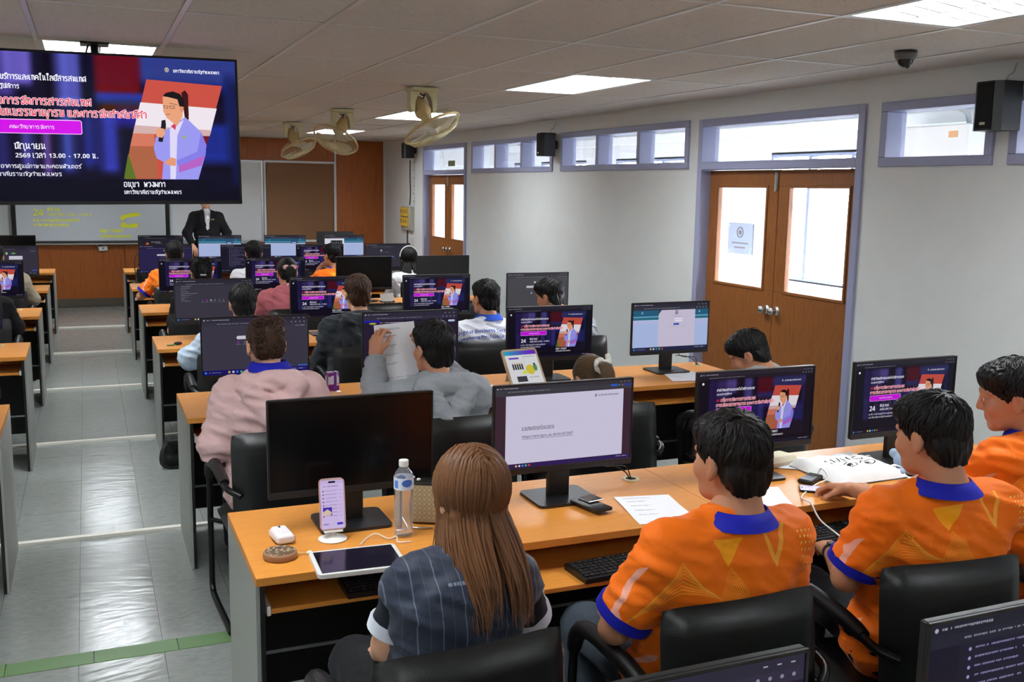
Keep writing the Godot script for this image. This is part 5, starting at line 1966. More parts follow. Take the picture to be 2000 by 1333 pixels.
# the mass of hair under the locks, in the head's own frame
func make_cap_blob(kind: String) -> Blob:
	var b := blob(0.004)
	b.folds = 0.005
	b.fold_seed = 3
	b.fold_scale = Vector3(42, 6, 42)
	match kind:
		"short", "crop":
			b.egg(Vector3(0, 0.034, 0.014), Vector3(0.083, 0.094, 0.1), 0.02)
			b.egg(Vector3(0, 0.072, -0.045), Vector3(0.068, 0.042, 0.058), 0.03)
			b.cap(Vector3(-0.034, -0.03, 0.058), Vector3(0.034, -0.03, 0.058), 0.036, 0.036, 0.03)
			b.cap(Vector3(-0.022, -0.07, 0.052), Vector3(0.022, -0.07, 0.052), 0.033, 0.033, 0.03)
			b.cut = Plane(Vector3(0, 1, 0.78).normalized(), -0.020)
		"long":
			b.egg(Vector3(0, 0.034, 0.014), Vector3(0.084, 0.094, 0.101), 0.02)
			for q in [-1, 1]:
				b.cap(Vector3(q * 0.042, 0.0, 0.05), Vector3(q * 0.07, -0.2, 0.085), 0.03, 0.014, 0.015)
				b.cap(Vector3(q * 0.07, 0.01, 0.0), Vector3(q * 0.085, -0.15, 0.03), 0.012, 0.010, 0.02)
				b.cap(Vector3(q * 0.02, 0.0, 0.06), Vector3(q * 0.03, -0.22, 0.155), 0.03, 0.018, 0.015)
			b.dig(Vector3(0, -0.05, -0.1), Vector3(0.066, 0.11, 0.1), 0.02)
		"tail", "updo":
			b.egg(Vector3(0, 0.032, 0.015), Vector3(0.081, 0.092, 0.099), 0.02)
			b.cap(Vector3(-0.03, -0.03, 0.062), Vector3(0.03, -0.03, 0.062), 0.036, 0.036, 0.03)
			if kind == "updo":
				b.egg(Vector3(0.0, 0.07, 0.065), Vector3(0.058, 0.045, 0.045), 0.03)
				b.egg(Vector3(0.0, 0.02, 0.085), Vector3(0.06, 0.066, 0.034), 0.03)
			b.cut = Plane(Vector3(0, 1, 0.8).normalized(), -0.038)
	return b


# one lock of hair: a flattened tapering strand
func lock(s: Shape, ps: Array, w: float, out: Vector3) -> void:
	var m := ps.size()
	var first := s.v.size()
	for i in m:
		var t := float(i) / (m - 1)
		var d: Vector3 = (ps[mini(i + 1, m - 1)] - ps[maxi(i - 1, 0)]).normalized()
		var o: Vector3 = ps[i] - out
		o.y *= 0.3
		o = (o - d * o.dot(d)).normalized()
		var side := d.cross(o).normalized()
		var ww := w * (0.7 + 0.4 * sin(PI * minf(t * 0.9 + 0.12, 1.0))) * (1.0 - pow(t, 3.0) * 0.9)
		s.pt(ps[i] + side * ww, (side + o * 0.6))
		s.pt(ps[i] + o * ww * 0.6, o)
		s.pt(ps[i] - side * ww, (-side + o * 0.6))
	for i in m - 1:
		for j in 3:
			var a := first + i * 3 + j
			var b := first + i * 3 + (j + 1) % 3
			s.quad(a, b, b + 3, a + 3)


func hair_shape(kind: String, sd: int) -> Shape:
	var key := kind + str(sd)
	if mats.has("hair_" + key):
		return mats["hair_" + key]
	var r := RandomNumberGenerator.new()
	r.seed = sd * 77 + 5
	var fn := noise(sd * 3 + 1, 1.0, FastNoiseLite.TYPE_SIMPLEX_SMOOTH, 2)
	var s := Shape.new()
	s.join((caps[kind] as Blob).shape(Color.WHITE))
	var mid := Vector3(0, 0.034, 0.015)
	var rad := Vector3(0.087, 0.098, 0.104)
	if kind in ["tail", "updo", "crop"]:
		rad = Vector3(0.084, 0.095, 0.102)
	var crown := Vector3(r.randf_range(-0.25, 0.25), 1.0, 0.5).normalized()
	var tie := Vector3(0, 0.03, 0.118)
	var cnt: int = {"short": 1500, "crop": 1100, "long": 1300, "tail": 800, "updo": 800}[kind]
	var lean := 1.0 if sd % 2 else -1.0
	for i in cnt:
		var d := Vector3(r.randfn(), r.randfn(), r.randfn()).normalized()
		if d.y < 0.0 and r.randf() < 0.3:
			d.y = -d.y
		var root := mid + d * rad
		if root.y + 0.78 * root.z < -0.012:
			continue
		var nz := fn.get_noise_3d(d.x * 4.5, d.y * 4.5, d.z * 4.5)
		var nb := fn.get_noise_3d(d.x * 5.0 + 20.0, d.y * 5.0, d.z * 5.0)
		s.tint = Color.WHITE * r.randf_range(0.9, 1.1)
		s.tint.a = 1.0
		var ps := []
		match kind:
			"short", "crop":
				var steps := 7
				var flow := (d - crown * d.dot(crown))
				if flow.length() < 0.05:
					flow = Vector3(r.randfn(), 0, r.randfn())
				flow = flow.normalized()
				var turn := nz * 1.5 + r.randf_range(-0.22, 0.22) + 0.35 * lean * clampf(d.y, 0, 1)
				flow = flow.rotated(d, turn)
				flow = (flow + Vector3(0, -0.45 * clampf(1.0 - d.y, 0, 1), 0)).normalized()
				var ln := r.randf_range(0.05, 0.085) * (0.75 if kind == "crop" else 1.0)
				if d.y < 0.1:
					ln *= 0.7
				var lift := maxf(0.0, 0.02 + nb * 0.10) * clampf(d.y + 0.5, 0, 1)
				var q := d
				for k in steps:
					var t := float(k) / (steps - 1)
					var p := mid + q * rad * (0.955 + lift * sin(PI * minf(t * 1.2, 1.0)) + 0.035 * t)
					# the nape draws in towards the neck
					if p.y < -0.01 and p.z > 0.0:
						var f := clampf((-0.01 - p.y) / 0.09, 0, 1)
						p.x *= 1.0 - 0.14 * f
						p.z = lerpf(p.z, minf(p.z, 0.09), f)
					if p.y + 0.78 * p.z < -0.032 and k > 1:
						break
					ps.append(p)
					var tang := (flow - q * flow.dot(q)).normalized()
					tang = (tang + Vector3(0, -0.5, 0) * t).normalized()
					q = ((q * rad + tang * ln / (steps - 1)) / rad).normalized()
				if ps.size() > 2:
					lock(s, ps, r.randf_range(0.0022, 0.0046), mid)
			"long":
				if d.z < -0.7 and d.y < 0.45:
					continue
				var sidew := 1.0 if d.x + 0.06 * nz > 0.0 else -1.0
				var q := d
				var p := mid + q * rad
				var end := r.randf_range(-0.225, -0.15) - 0.03 * nz
				var wav := nz * 6.0 + r.randf() * 0.8
				var hold := r.randf_range(0.96, 1.02) + nb * 0.03
				for k in 20:
					ps.append(p)
					if p.y > -0.015:
						var flow := Vector3(sidew * 0.12, -1.0, 0.15)
						if q.z < 0.1:
							flow = Vector3(sidew * 0.6, -1.0, 0.12)
						if q.y > 0.8:
							flow = Vector3(sidew * 1.0, -0.3, 0.5)
						var tang := (flow - q * flow.dot(q)).normalized()
						q = ((q * rad + tang * 0.024) / rad).normalized()
						p = mid + q * rad * hold
						if p.z < -0.045 and p.y < 0.03:
							p.z = -0.045
					else:
						var t := clampf(p.y / end, 0, 1)
						p += Vector3(0.0035 * sin(wav + t * 5.0) + signf(p.x) * 0.0056 * (1.0 - 1.3 * t) - p.x * 0.015 * t, -0.027, 0.0030 + 0.003 * cos(wav + t * 4.0))
						if p.y < -0.03 and p.z > 0.0:
							p.z += 0.0135 * clampf((0.225 - p.z) / 0.06, 0.0, 1.0)
						if p.y < end:
							ps.append(p + Vector3(sidew * r.randf_range(-0.004, 0.010), -0.014, r.randf_range(-0.003, 0.008)))
							break
				if ps.size() > 5:
					lock(s, ps, r.randf_range(0.0028, 0.0055), Vector3(0, 0, 0.0))
			"tail", "updo":
				var q := d
				var aim := tie if kind == "tail" else Vector3(0, 0.07, 0.1)
				for k in 9:
					ps.append(mid + q * rad * (1.0 + nb * 0.012))
					var to := (aim - mid) / rad - q
					if to.length() < 0.12:
						break
					q = (q + to.normalized() * 0.19 + Vector3(nz * 0.05, r.randf_range(-0.02, 0.02), 0)).normalized()
				if ps.size() > 3:
					lock(s, ps, r.randf_range(0.002, 0.0042), mid)
	if kind == "updo":
		for i in 420:
			s.tint = Color.WHITE * r.randf_range(0.9, 1.1)
			var c := Vector3(r.randf_range(-0.05, 0.05), 0.06 + r.randf_range(-0.075, 0.035), 0.088 + r.randf_range(-0.03, 0.018))
			var a := r.randf() * TAU
			var ps := []
			for k in 7:
				var t := float(k) / 6.0
				ps.append(c + Vector3(cos(a + t * 2.4) * 0.024, sin(a + t * 2.4) * 0.024 + 0.012 * t, 0.012 * sin(PI * t) + 0.01))
			lock(s, ps, r.randf_range(0.002, 0.004), Vector3(0, 0.05, 0.05))
	if kind == "tail":
		for i in 260:
			s.tint = Color.WHITE * r.randf_range(0.9, 1.1)
			var a := r.randf() * TAU
			var w := sqrt(r.randf()) * 0.022
			var ps := []
			for k in 10:
				var t := float(k) / 9.0
				var sp := 1.0 + 0.9 * sin(PI * minf(t * 1.1, 1.0))
				ps.append(tie + Vector3(cos(a) * w * sp, 0.012 + sin(a) * w * 0.6 - 0.235 * t * t - 0.03 * t, 0.012 + 0.045 * sin(PI * minf(t * 1.2, 1.0)) + sin(a) * w * 0.5))
			lock(s, ps, 0.003, tie + Vector3(0, 0, -0.05))
	s.tint = Color.WHITE
	mats["hair_" + key] = s
	mats["hairmesh_" + key] = s.mesh()
	return s


func cloth(called: String, col: Color, rough := 0.85, sheen := 0.25) -> StandardMaterial3D:
	if mats.has(called):
		return mats[called]
	var m := mat(called, col, rough)
	m.rim_enabled = true
	m.rim = sheen
	m.rim_tint = 0.6
	m.metallic_specular = 0.3
	return m


func make_prints() -> void:
	# orange sports shirt
	var p := Pad.new(1024, 1024, rgb8(252, 118, 16), 1.0)
	var lite := rgb8(255, 172, 60)
	var pale := rgb8(252, 176, 130)
	var deep := rgb8(214, 74, 12)
	var rose := rgb8(246, 172, 150)
	for i in 9:
		var k := 0.2 + 0.1 * i
		var c := Vector2(470, 400)
		p.line(PackedVector2Array([c + Vector2(-95, 60) * k, c + Vector2(-20, -105) * k, c + Vector2(110, 55) * k, c + Vector2(-95, 60) * k]), 1.8, lite)
		p.line(PackedVector2Array([Vector2(250 - 9 * i, 330 + 5 * i), Vector2(300, 262 + 9 * i), Vector2(350 + 9 * i, 330 + 5 * i)]), 2.0, lite)
	p.poly(PackedVector2Array([Vector2(400, 215), Vector2(492, 222), Vector2(440, 292)]), rgb8(255, 168, 24))
	p.poly(PackedVector2Array([Vector2(640, 190), Vector2(654, 190), Vector2(618, 300), Vector2(606, 286)]), lite)
	p.poly(PackedVector2Array([Vector2(560, 200), Vector2(574, 200), Vector2(616, 300), Vector2(606, 312)]), lite)
	for i in 6:
		for j in 4:
			p.poly(PackedVector2Array([Vector2(690 + 15 * j + 5 * i, 220 + 17 * i), Vector2(697 + 15 * j + 5 * i, 220 + 17 * i), Vector2(693 + 15 * j + 5 * i, 228 + 17 * i)]), rgb8(255, 214, 120))
	p.line(PackedVector2Array([Vector2(210, 250), Vector2(160, 330), Vector2(176, 400), Vector2(300, 470)]), 15, rose)
	p.line(PackedVector2Array([Vector2(840, 250), Vector2(890, 330), Vector2(860, 400), Vector2(760, 470)]), 13, rose)
	for q in [[Vector2(400, 470), Vector2(600, 470), Vector2(545, 580), Vector2(440, 570), Vector2(400, 470)]]:
		p.line(PackedVector2Array(q), 12, pale)
	for i in 8:
		var k := 9.0 * i
		p.line(PackedVector2Array([Vector2(150 + k, 440 + k), Vector2(120 + k, 520 + k), Vector2(200 + k, 600 + k)]), 2.0, pale)
		p.line(PackedVector2Array([Vector2(640 + k, 470 + k), Vector2(720 + k, 420 + k), Vector2(820 + k, 520 + k)]), 1.6, lite)
	for q in [[Vector2(330, 640), Vector2(430, 700), Vector2(350, 780)], [Vector2(600, 620), Vector2(720, 660), Vector2(640, 720)]]:
		p.poly(PackedVector2Array(q), deep)
	p.poly(PackedVector2Array([Vector2(250, 760), Vector2(420, 800), Vector2(380, 960), Vector2(200, 900)]), rgb8(236, 130, 100))
	p.poly(PackedVector2Array([Vector2(560, 780), Vector2(800, 740), Vector2(860, 900), Vector2(640, 960)]), rgb8(238, 140, 110))
	p.poly(PackedVector2Array([Vector2(420, 840), Vector2(560, 860), Vector2(500, 1000)]), rgb8(206, 50, 20))
	var moved := p.im.get_region(Rect2i(0, 50, 1024, 974))
	p.im.blit_rect(moved, Rect2i(0, 0, 1024, 974), Vector2i(0, 0))
	var m := cloth("shirt_orange", Color.WHITE, 0.6, 0.15)
	m.albedo_texture = p.done()
	# white polo with blue lettering on the back
	p = Pad.new(1024, 1024, rgb8(222, 224, 234), 1.0)
	var ink := rgb8(44, 74, 168)
	var lw := latin(p, "Digital Business Technology", 0, 0, 30, ink, true, true)
	latin(p, "Digital Business Technology", 512 - 265, 216, 30.0 * 530 / lw, ink)
	lw = latin(p, "Kamphaeng Phet Rajabhat University", 0, 0, 30, ink, true, true)
	latin(p, "Kamphaeng Phet Rajabhat University", 512 - 260, 258, 30.0 * 520 / lw, ink)
	for i in 9:
		p.rect(190 - 8 * (i % 3), 180 + 26 * i, 5, 12, rgb8(50, 54, 70))
	for i in 16:
		p.line(PackedVector2Array([Vector2(150 + 46 * i, 700), Vector2(190 + 46 * i, 560)]), 7, rgb8(176, 188, 220))
	p.line(PackedVector2Array([Vector2(250, 170), Vector2(246, 240)]), 4, rgb8(50, 54, 70))
	m = cloth("shirt_white_print", Color.WHITE, 0.7)
	m.albedo_texture = p.done()
	# dark hoodie with faint outlined letters
	p = Pad.new(1024, 1024, rgb8(40, 43, 48), 1.0)
	lw = latin(p, "DISK", 0, 0, 100, ink, true, true)
	latin(p, "DISK", 512 - 180, 400, 100.0 * 360 / lw, rgb8(84, 88, 95))
	latin(p, "DISK", 512 - 176, 396, 98.0 * 352 / lw, rgb8(48, 51, 56))
	m = cloth("hoodie_dark", Color.WHITE, 0.9, 0.3)
	m.albedo_texture = p.done()
	# dark pinstriped shirt
	p = Pad.new(1024, 1024, rgb8(46, 52, 67), 1.0)
	for i in 17:
		p.rect(20 + 62 * i, 0, 3, 1024, rgb8(98, 106, 124))
		p.rect(20 + 62 * i + 31, 0, 1.5, 1024, rgb8(66, 72, 90))
	p.poly(PackedVector2Array([Vector2(420, 0), Vector2(600, 0), Vector2(560, 150), Vector2(460, 150)]), rgb8(40, 44, 58))
	marks(p, 420, 186, 170, 14, rgb8(120, 126, 142), 12)
	m = cloth("shirt_pinstripe", Color.WHITE, 0.55, 0.2)
	m.albedo_texture = p.done()


var crowd := []


# joints in world coordinates; returns the spec with its blobs queued
func plan_person(s: Dictionary) -> void:
	var H: Vector3 = s.hip
	var N: Vector3 = s.neck
	var C: Vector3 = s.head
	var root := Vector3(H.x, 0, H.z)
	var yaw: float = s.get("yaw", 0.0)
	var roll: float = s.get("roll", 0.0)
	var R := Basis(Vector3.UP, yaw) * Vector3(cos(roll), sin(roll), 0)
	var F := Basis(Vector3.UP, yaw) * Vector3(0, 0, -1)
	var big: float = s.get("build", 1.0)
	var cell: float = s.get("cell", 0.011)
	H -= root
	N -= root
	C -= root
	var W := H.lerp(N, 0.36) + F * 0.01
	var Ch := H.lerp(N, 0.70) - F * 0.005
	var arms := {}
	for k in ["eL", "wL", "eR", "wR"]:
		if s.has(k):
			arms[k] = s[k] - root
	var sw: float = 0.168 * big
	var SL := N - R * sw - Vector3(0, 0.074, 0)
	var SR := N + R * sw - Vector3(0, 0.074, 0)
	if not arms.has("eL"):
		arms.eL = SL + Vector3(0, -0.24, 0) - R * 0.06 + F * 0.10
		arms.wL = arms.eL + F * 0.2 + R * 0.06 + Vector3(0, 0.0, 0)
	if not arms.has("eR"):
		arms.eR = SR + Vector3(0, -0.24, 0) + R * 0.06 + F * 0.10
		arms.wR = arms.eR + F * 0.2 - R * 0.06 + Vector3(0, 0.0, 0)
	var stand: bool = s.get("stand", false)
	var HB := Basis.from_euler(s.get("look", Vector3.ZERO))
	var neck_top := C + HB * Vector3(0, -0.08, 0.028)
	s.root = root
	s.headxf = Transform3D(HB, C)
	var legs := []
	for q in [-1, 1]:
		var hj: Vector3 = H + R * 0.085 * q
		var kn: Vector3
		var an: Vector3
		if stand:
			kn = hj + Vector3(0, -0.42, 0) + F * 0.02
			an = kn + Vector3(0, -0.41, 0) - F * 0.02
		else:
			kn = hj + F * 0.42 + R * 0.03 * q + Vector3(0, -0.015, 0)
			an = Vector3(kn.x, 0.085, kn.z) + F * (-0.02)
		legs.append([hj, kn, an])
	s.legs = legs
	s.F = F
	# skin
	var b := blob(cell)
	torso(b, H, W, Ch, N, SL, SR, R, F, big * 0.97, -0.004)
	b.cap(N + Vector3(0, -0.01, 0), neck_top, 0.056, 0.05, 0.03)
	b.cap(SL, arms.eL, 0.048 * big, 0.04, 0.03)
	b.cap(arms.eL, arms.wL, 0.041, 0.0255, 0.02)
	b.cap(SR, arms.eR, 0.048 * big, 0.04, 0.03)
	b.cap(arms.eR, arms.wR, 0.041, 0.0255, 0.02)
	for l in legs:
		b.cap(l[0], l[1], 0.078, 0.055, 0.03)
		b.cap(l[1], l[2], 0.055, 0.036, 0.02)
	s.body = b
	# top
	var top: String = s.top
	var loose: float = {"polo": 0.011, "tee": 0.010, "hoodie": 0.024, "jacket": 0.018, "tank": 0.01}[top]
	var sh := blob(cell * 0.85)
	sh.folds = {"polo": 0.012, "tee": 0.010, "hoodie": 0.013, "jacket": 0.005, "tank": 0.005}[top]
	sh.fold_seed = s.get("sd", 1)
	torso(sh, H + Vector3(0, 0.0 if not stand else -0.1, 0), W, Ch, N - Vector3(0, 0.012, 0), SL, SR, R, F, big, loose)
	if top == "hoodie":
		sh.cap(N - F * 0.085 - R * 0.095 + Vector3(0, 0.0, 0), N - F * 0.085 + R * 0.095 + Vector3(0, 0.0, 0), 0.046, 0.046, 0.012)
		sh.cap(N - F * 0.10 - R * 0.10 + Vector3(0, -0.02, 0), N - F * 0.15 + Vector3(0, -0.19, 0), 0.05, 0.042, 0.010)
		sh.cap(N - F * 0.10 + R * 0.10 + Vector3(0, -0.02, 0), N - F * 0.15 + Vector3(0, -0.19, 0), 0.05, 0.042, 0.010)
		for q in [-1, 1]:
			sh.cap(N + R * 0.075 * q + Vector3(0, 0.012, 0), N + R * 0.06 * q + F * 0.08 + Vector3(0, -0.02, 0), 0.032, 0.028, 0.03)
	var long: bool = s.get("long", top in ["hoodie", "jacket"])
	s.cuffs = []
	for a in [[SL, arms.eL, arms.wL], [SR, arms.eR, arms.wR]]:
		var sb := sh
		if s.has("sleeve_mat"):
			sb = blob(cell * 0.85)
			sb.folds = 0.004
			if not s.has("sleeves"):
				s.sleeves = []
			s.sleeves.append(sb)
		if long:
			sb.cap(a[0], a[1], 0.052 * big + loose, 0.045 + loose, 0.04)
			sb.sleeve(a[1], a[1].lerp(a[2], 0.93), 0.044 + loose, 0.032 + loose * 0.6, 0.03)
			s.cuffs.append([a[1].lerp(a[2], 0.90), (a[2] - a[1]).normalized(), 0.034 + loose * 0.6])
		else:
			var e: Vector3 = a[0].lerp(a[1], s.get("sleeve_len", 0.82))
			sb.sleeve(a[0], e, 0.054 * big + loose, 0.056 * big + loose, 0.035)
			s.cuffs.append([e, (a[1] - a[0]).normalized(), 0.0575 * big + loose])
	s.shirt = sh
	# trousers
	var tr := blob(cell * 1.2)
	tr.folds = 0.006
	tr.cap(H - R * 0.085, H + R * 0.085, 0.122, 0.122, 0.04)
	for l in legs:
		tr.cap(l[0], l[1], 0.09, 0.07, 0.04)
		tr.sleeve(l[1], l[1].lerp(l[2], 0.93), 0.069, 0.056, 0.03)
	s.pants = tr
	s.N = N
	s.R = R
	s.arms = arms
	crowd.append(s)


func torso(b: Blob, H: Vector3, W: Vector3, Ch: Vector3, N: Vector3, SL: Vector3, SR: Vector3, R: Vector3, F: Vector3, big: float, o: float) -> void:
	b.cap(H - R * 0.08 * big, H + R * 0.08 * big, 0.112 + o, 0.112 + o, 0.05)
	b.cap(W - R * 0.062 * big, W + R * 0.062 * big, 0.104 * big + o, 0.104 * big + o, 0.07)
	b.cap(H, W, 0.105 + o, 0.10 + o, 0.05)
	b.cap(Ch - R * 0.085 * big, Ch + R * 0.085 * big, 0.103 * big + o, 0.103 * big + o, 0.07)
	b.cap(W, Ch, 0.10 + o, 0.10 + o, 0.06)
	b.cap(Ch, N - Vector3(0, 0.05, 0), 0.10 + o, 0.075 + o, 0.05)
	b.cap(SL + R * 0.01, SR - R * 0.01, 0.048 + o, 0.048 + o, 0.05)
	b.cap(N + Vector3(0, -0.005, 0), SL, 0.042 + o, 0.05 + o, 0.04)
	b.cap(N + Vector3(0, -0.005, 0), SR, 0.042 + o, 0.05 + o, 0.04)
	b.cap(SL + R * 0.04 - Vector3(0, 0.02, 0), Ch - R * 0.08 * big, 0.06 + o, 0.085 + o, 0.05)
	b.cap(SR - R * 0.04 - Vector3(0, 0.02, 0), Ch + R * 0.08 * big, 0.06 + o, 0.085 + o, 0.05)


func hand_frame(wrist: Vector3, dir: Vector3, palm: Vector3) -> Transform3D:
	var z := -dir.normalized()
	var y := (-palm - z * (-palm).dot(z)).normalized()
	var x := y.cross(z).normalized()
	return Transform3D(Basis(x, y, z), wrist)


func collar_shape(N: Vector3, up: Vector3, R: Vector3, F: Vector3, r: float) -> Shape:
	var s := shape()
	var rows := []
	for k in 5:
		var row := []
		var t := k / 4.0
		for i in 25:
			var a := -2.75 + 5.5 * i / 24.0
			var dir := R * sin(a) - F * cos(a)
			var front := clampf((absf(a) - 1.6) / 1.1, 0.0, 1.0)
			var rr: float
			var h: float
			if t < 0.5:
				rr = lerpf(r - 0.004, r, t * 2.0)
				h = lerpf(0.0, 0.032, t * 2.0)
			else:
				rr = lerpf(r + 0.003, r + 0.032 + 0.006 * front, (t - 0.5) * 2.0)
				h = lerpf(0.033, -0.006 - 0.02 * front, (t - 0.5) * 2.0)
			row.append(N + dir * rr * Vector3(1.08, 1, 1) + up * h - Vector3.UP * front * 0.012 + F * 0.004)
		rows.append(row)
	s.sheet(rows)
	return s


func finish_person(s: Dictionary) -> Node3D:
	var o := thing("person", s.label, "person", s.root, 0.0, s.get("group", "seated students"))
	var skin := mat("skin", Color.WHITE, 0.5)
	skin.vertex_color_use_as_albedo = true
	skin.subsurf_scatter_enabled = true
	skin.subsurf_scatter_strength = 0.08
	var tone: Color = s.get("tone", rgb8(196, 140, 106))
	var lin := tone.srgb_to_linear()
	var body: Shape = (s.body as Blob).shape(lin)
	body.join(head_blob.shape(lin), s.headxf)
	var fL: Vector3 = s.get("hand_dirL", s.arms.wL - s.arms.eL)
	var fR: Vector3 = s.get("hand_dirR", s.arms.wR - s.arms.eR)
	var pL: Vector3 = s.get("palmL", Vector3.DOWN)
	var pR: Vector3 = s.get("palmR", Vector3.DOWN)
	body.join((hands[s.get("poseR", "type")] as Blob).shape(lin), hand_frame(s.arms.wR, fR, pR))
	body.join((hands[s.get("poseL", "type")] as Blob).shape(lin), hand_frame(s.arms.wL, fL, pL) * Transform3D(Basis.from_scale(Vector3(-1, 1, 1)), Vector3.ZERO))
	part("body", body, skin, o)
	var N: Vector3 = s.N
	part(s.get("top_name", "shirt"), (s.shirt as Blob).shape(Color.WHITE, Vector2(N.x - 0.45, N.y + 0.1), 1.0 / 0.9, Vector3(0, -0.82, 0.57 * signf(-s.F.z)), N.z), s.top_mat, o)
	for q in s.get("sleeves", []):
		part("sleeve", (q as Blob).shape(), s.sleeve_mat, o)
	part("trousers", (s.pants as Blob).shape(), s.get("pants_mat", cloth("trousers_black", rgb8(26, 27, 30))), o)
	for l in s.legs:
		var ft: Vector3 = l[2]
		var sx := Transform3D(Basis.looking_at(s.F, Vector3.UP), Vector3(ft.x, 0, ft.z))
		var sh := part("shoe", shoe_blob.shape(), s.get("shoe_mat", mats.rubber), o)
		sh.transform = sx
	for c in s.cuffs:
		if s.has("cuff_mat"):
			var a: Vector3 = c[0]
			var d: Vector3 = c[1]
			var r: float = c[2]
			part("sleeve_cuff", shape().tube([a - d * 0.024, a - d * 0.022, a + d * 0.004, a + d * 0.006], [r - 0.004, r + 0.009, r + 0.009, r - 0.004], 24, true), s.cuff_mat, o)
	if s.has("collar_mat"):
		var up: Vector3 = (s.headxf.origin - N).normalized().lerp(Vector3.UP, 0.5).normalized()
		var base: Vector3 = s.headxf * Vector3(0, -0.156, 0.034)
		base = base.lerp(N, 0.2) + Vector3(0, float(s.get("collar_lift", 0.0)), 0)
		part("collar", collar_shape(base, up, s.R, s.F, 0.066), s.collar_mat, o)
	var hk: String = s.get("hair", "short")
	var hs: int = s.get("hair_seed", 1)
	hair_shape(hk, hs)
	var hm: StandardMaterial3D = s.hair_mat
	var h := part("hair", mats["hairmesh_%s%d" % [hk, hs]], hm, o)
	h.transform = s.headxf * Transform3D(Basis.from_scale(Vector3.ONE * float(s.get("hair_scale", 1.0))), Vector3.ZERO)
	if hk == "long":
		var e: Vector3 = s.get("look", Vector3.ZERO)
		h.transform = Transform3D(Basis.from_euler(Vector3(e.x * 0.25, e.y, e.z)) * Basis.from_scale(Vector3.ONE * float(s.get("hair_scale", 1.0))), s.headxf.origin)
	if s.get("eyes", true):
		for q in [-1, 1]:
			var e := part("eye", mats.eye_mesh, mats.eye_white, o)
			e.transform = s.headxf * Transform3D(Basis.IDENTITY, Vector3(q * 0.031, -0.001, -0.0865))
			var iris := part("iris", mats.iris_mesh, mats.eye_dark, e)
			iris.position = Vector3(0, 0, -0.0088)
	return o


func hair_material(called: String, col: Color, rough := 0.38) -> StandardMaterial3D:
	var m := mat(called, col, rough)
	m.vertex_color_use_as_albedo = true
	m.metallic_specular = 0.35
	return m


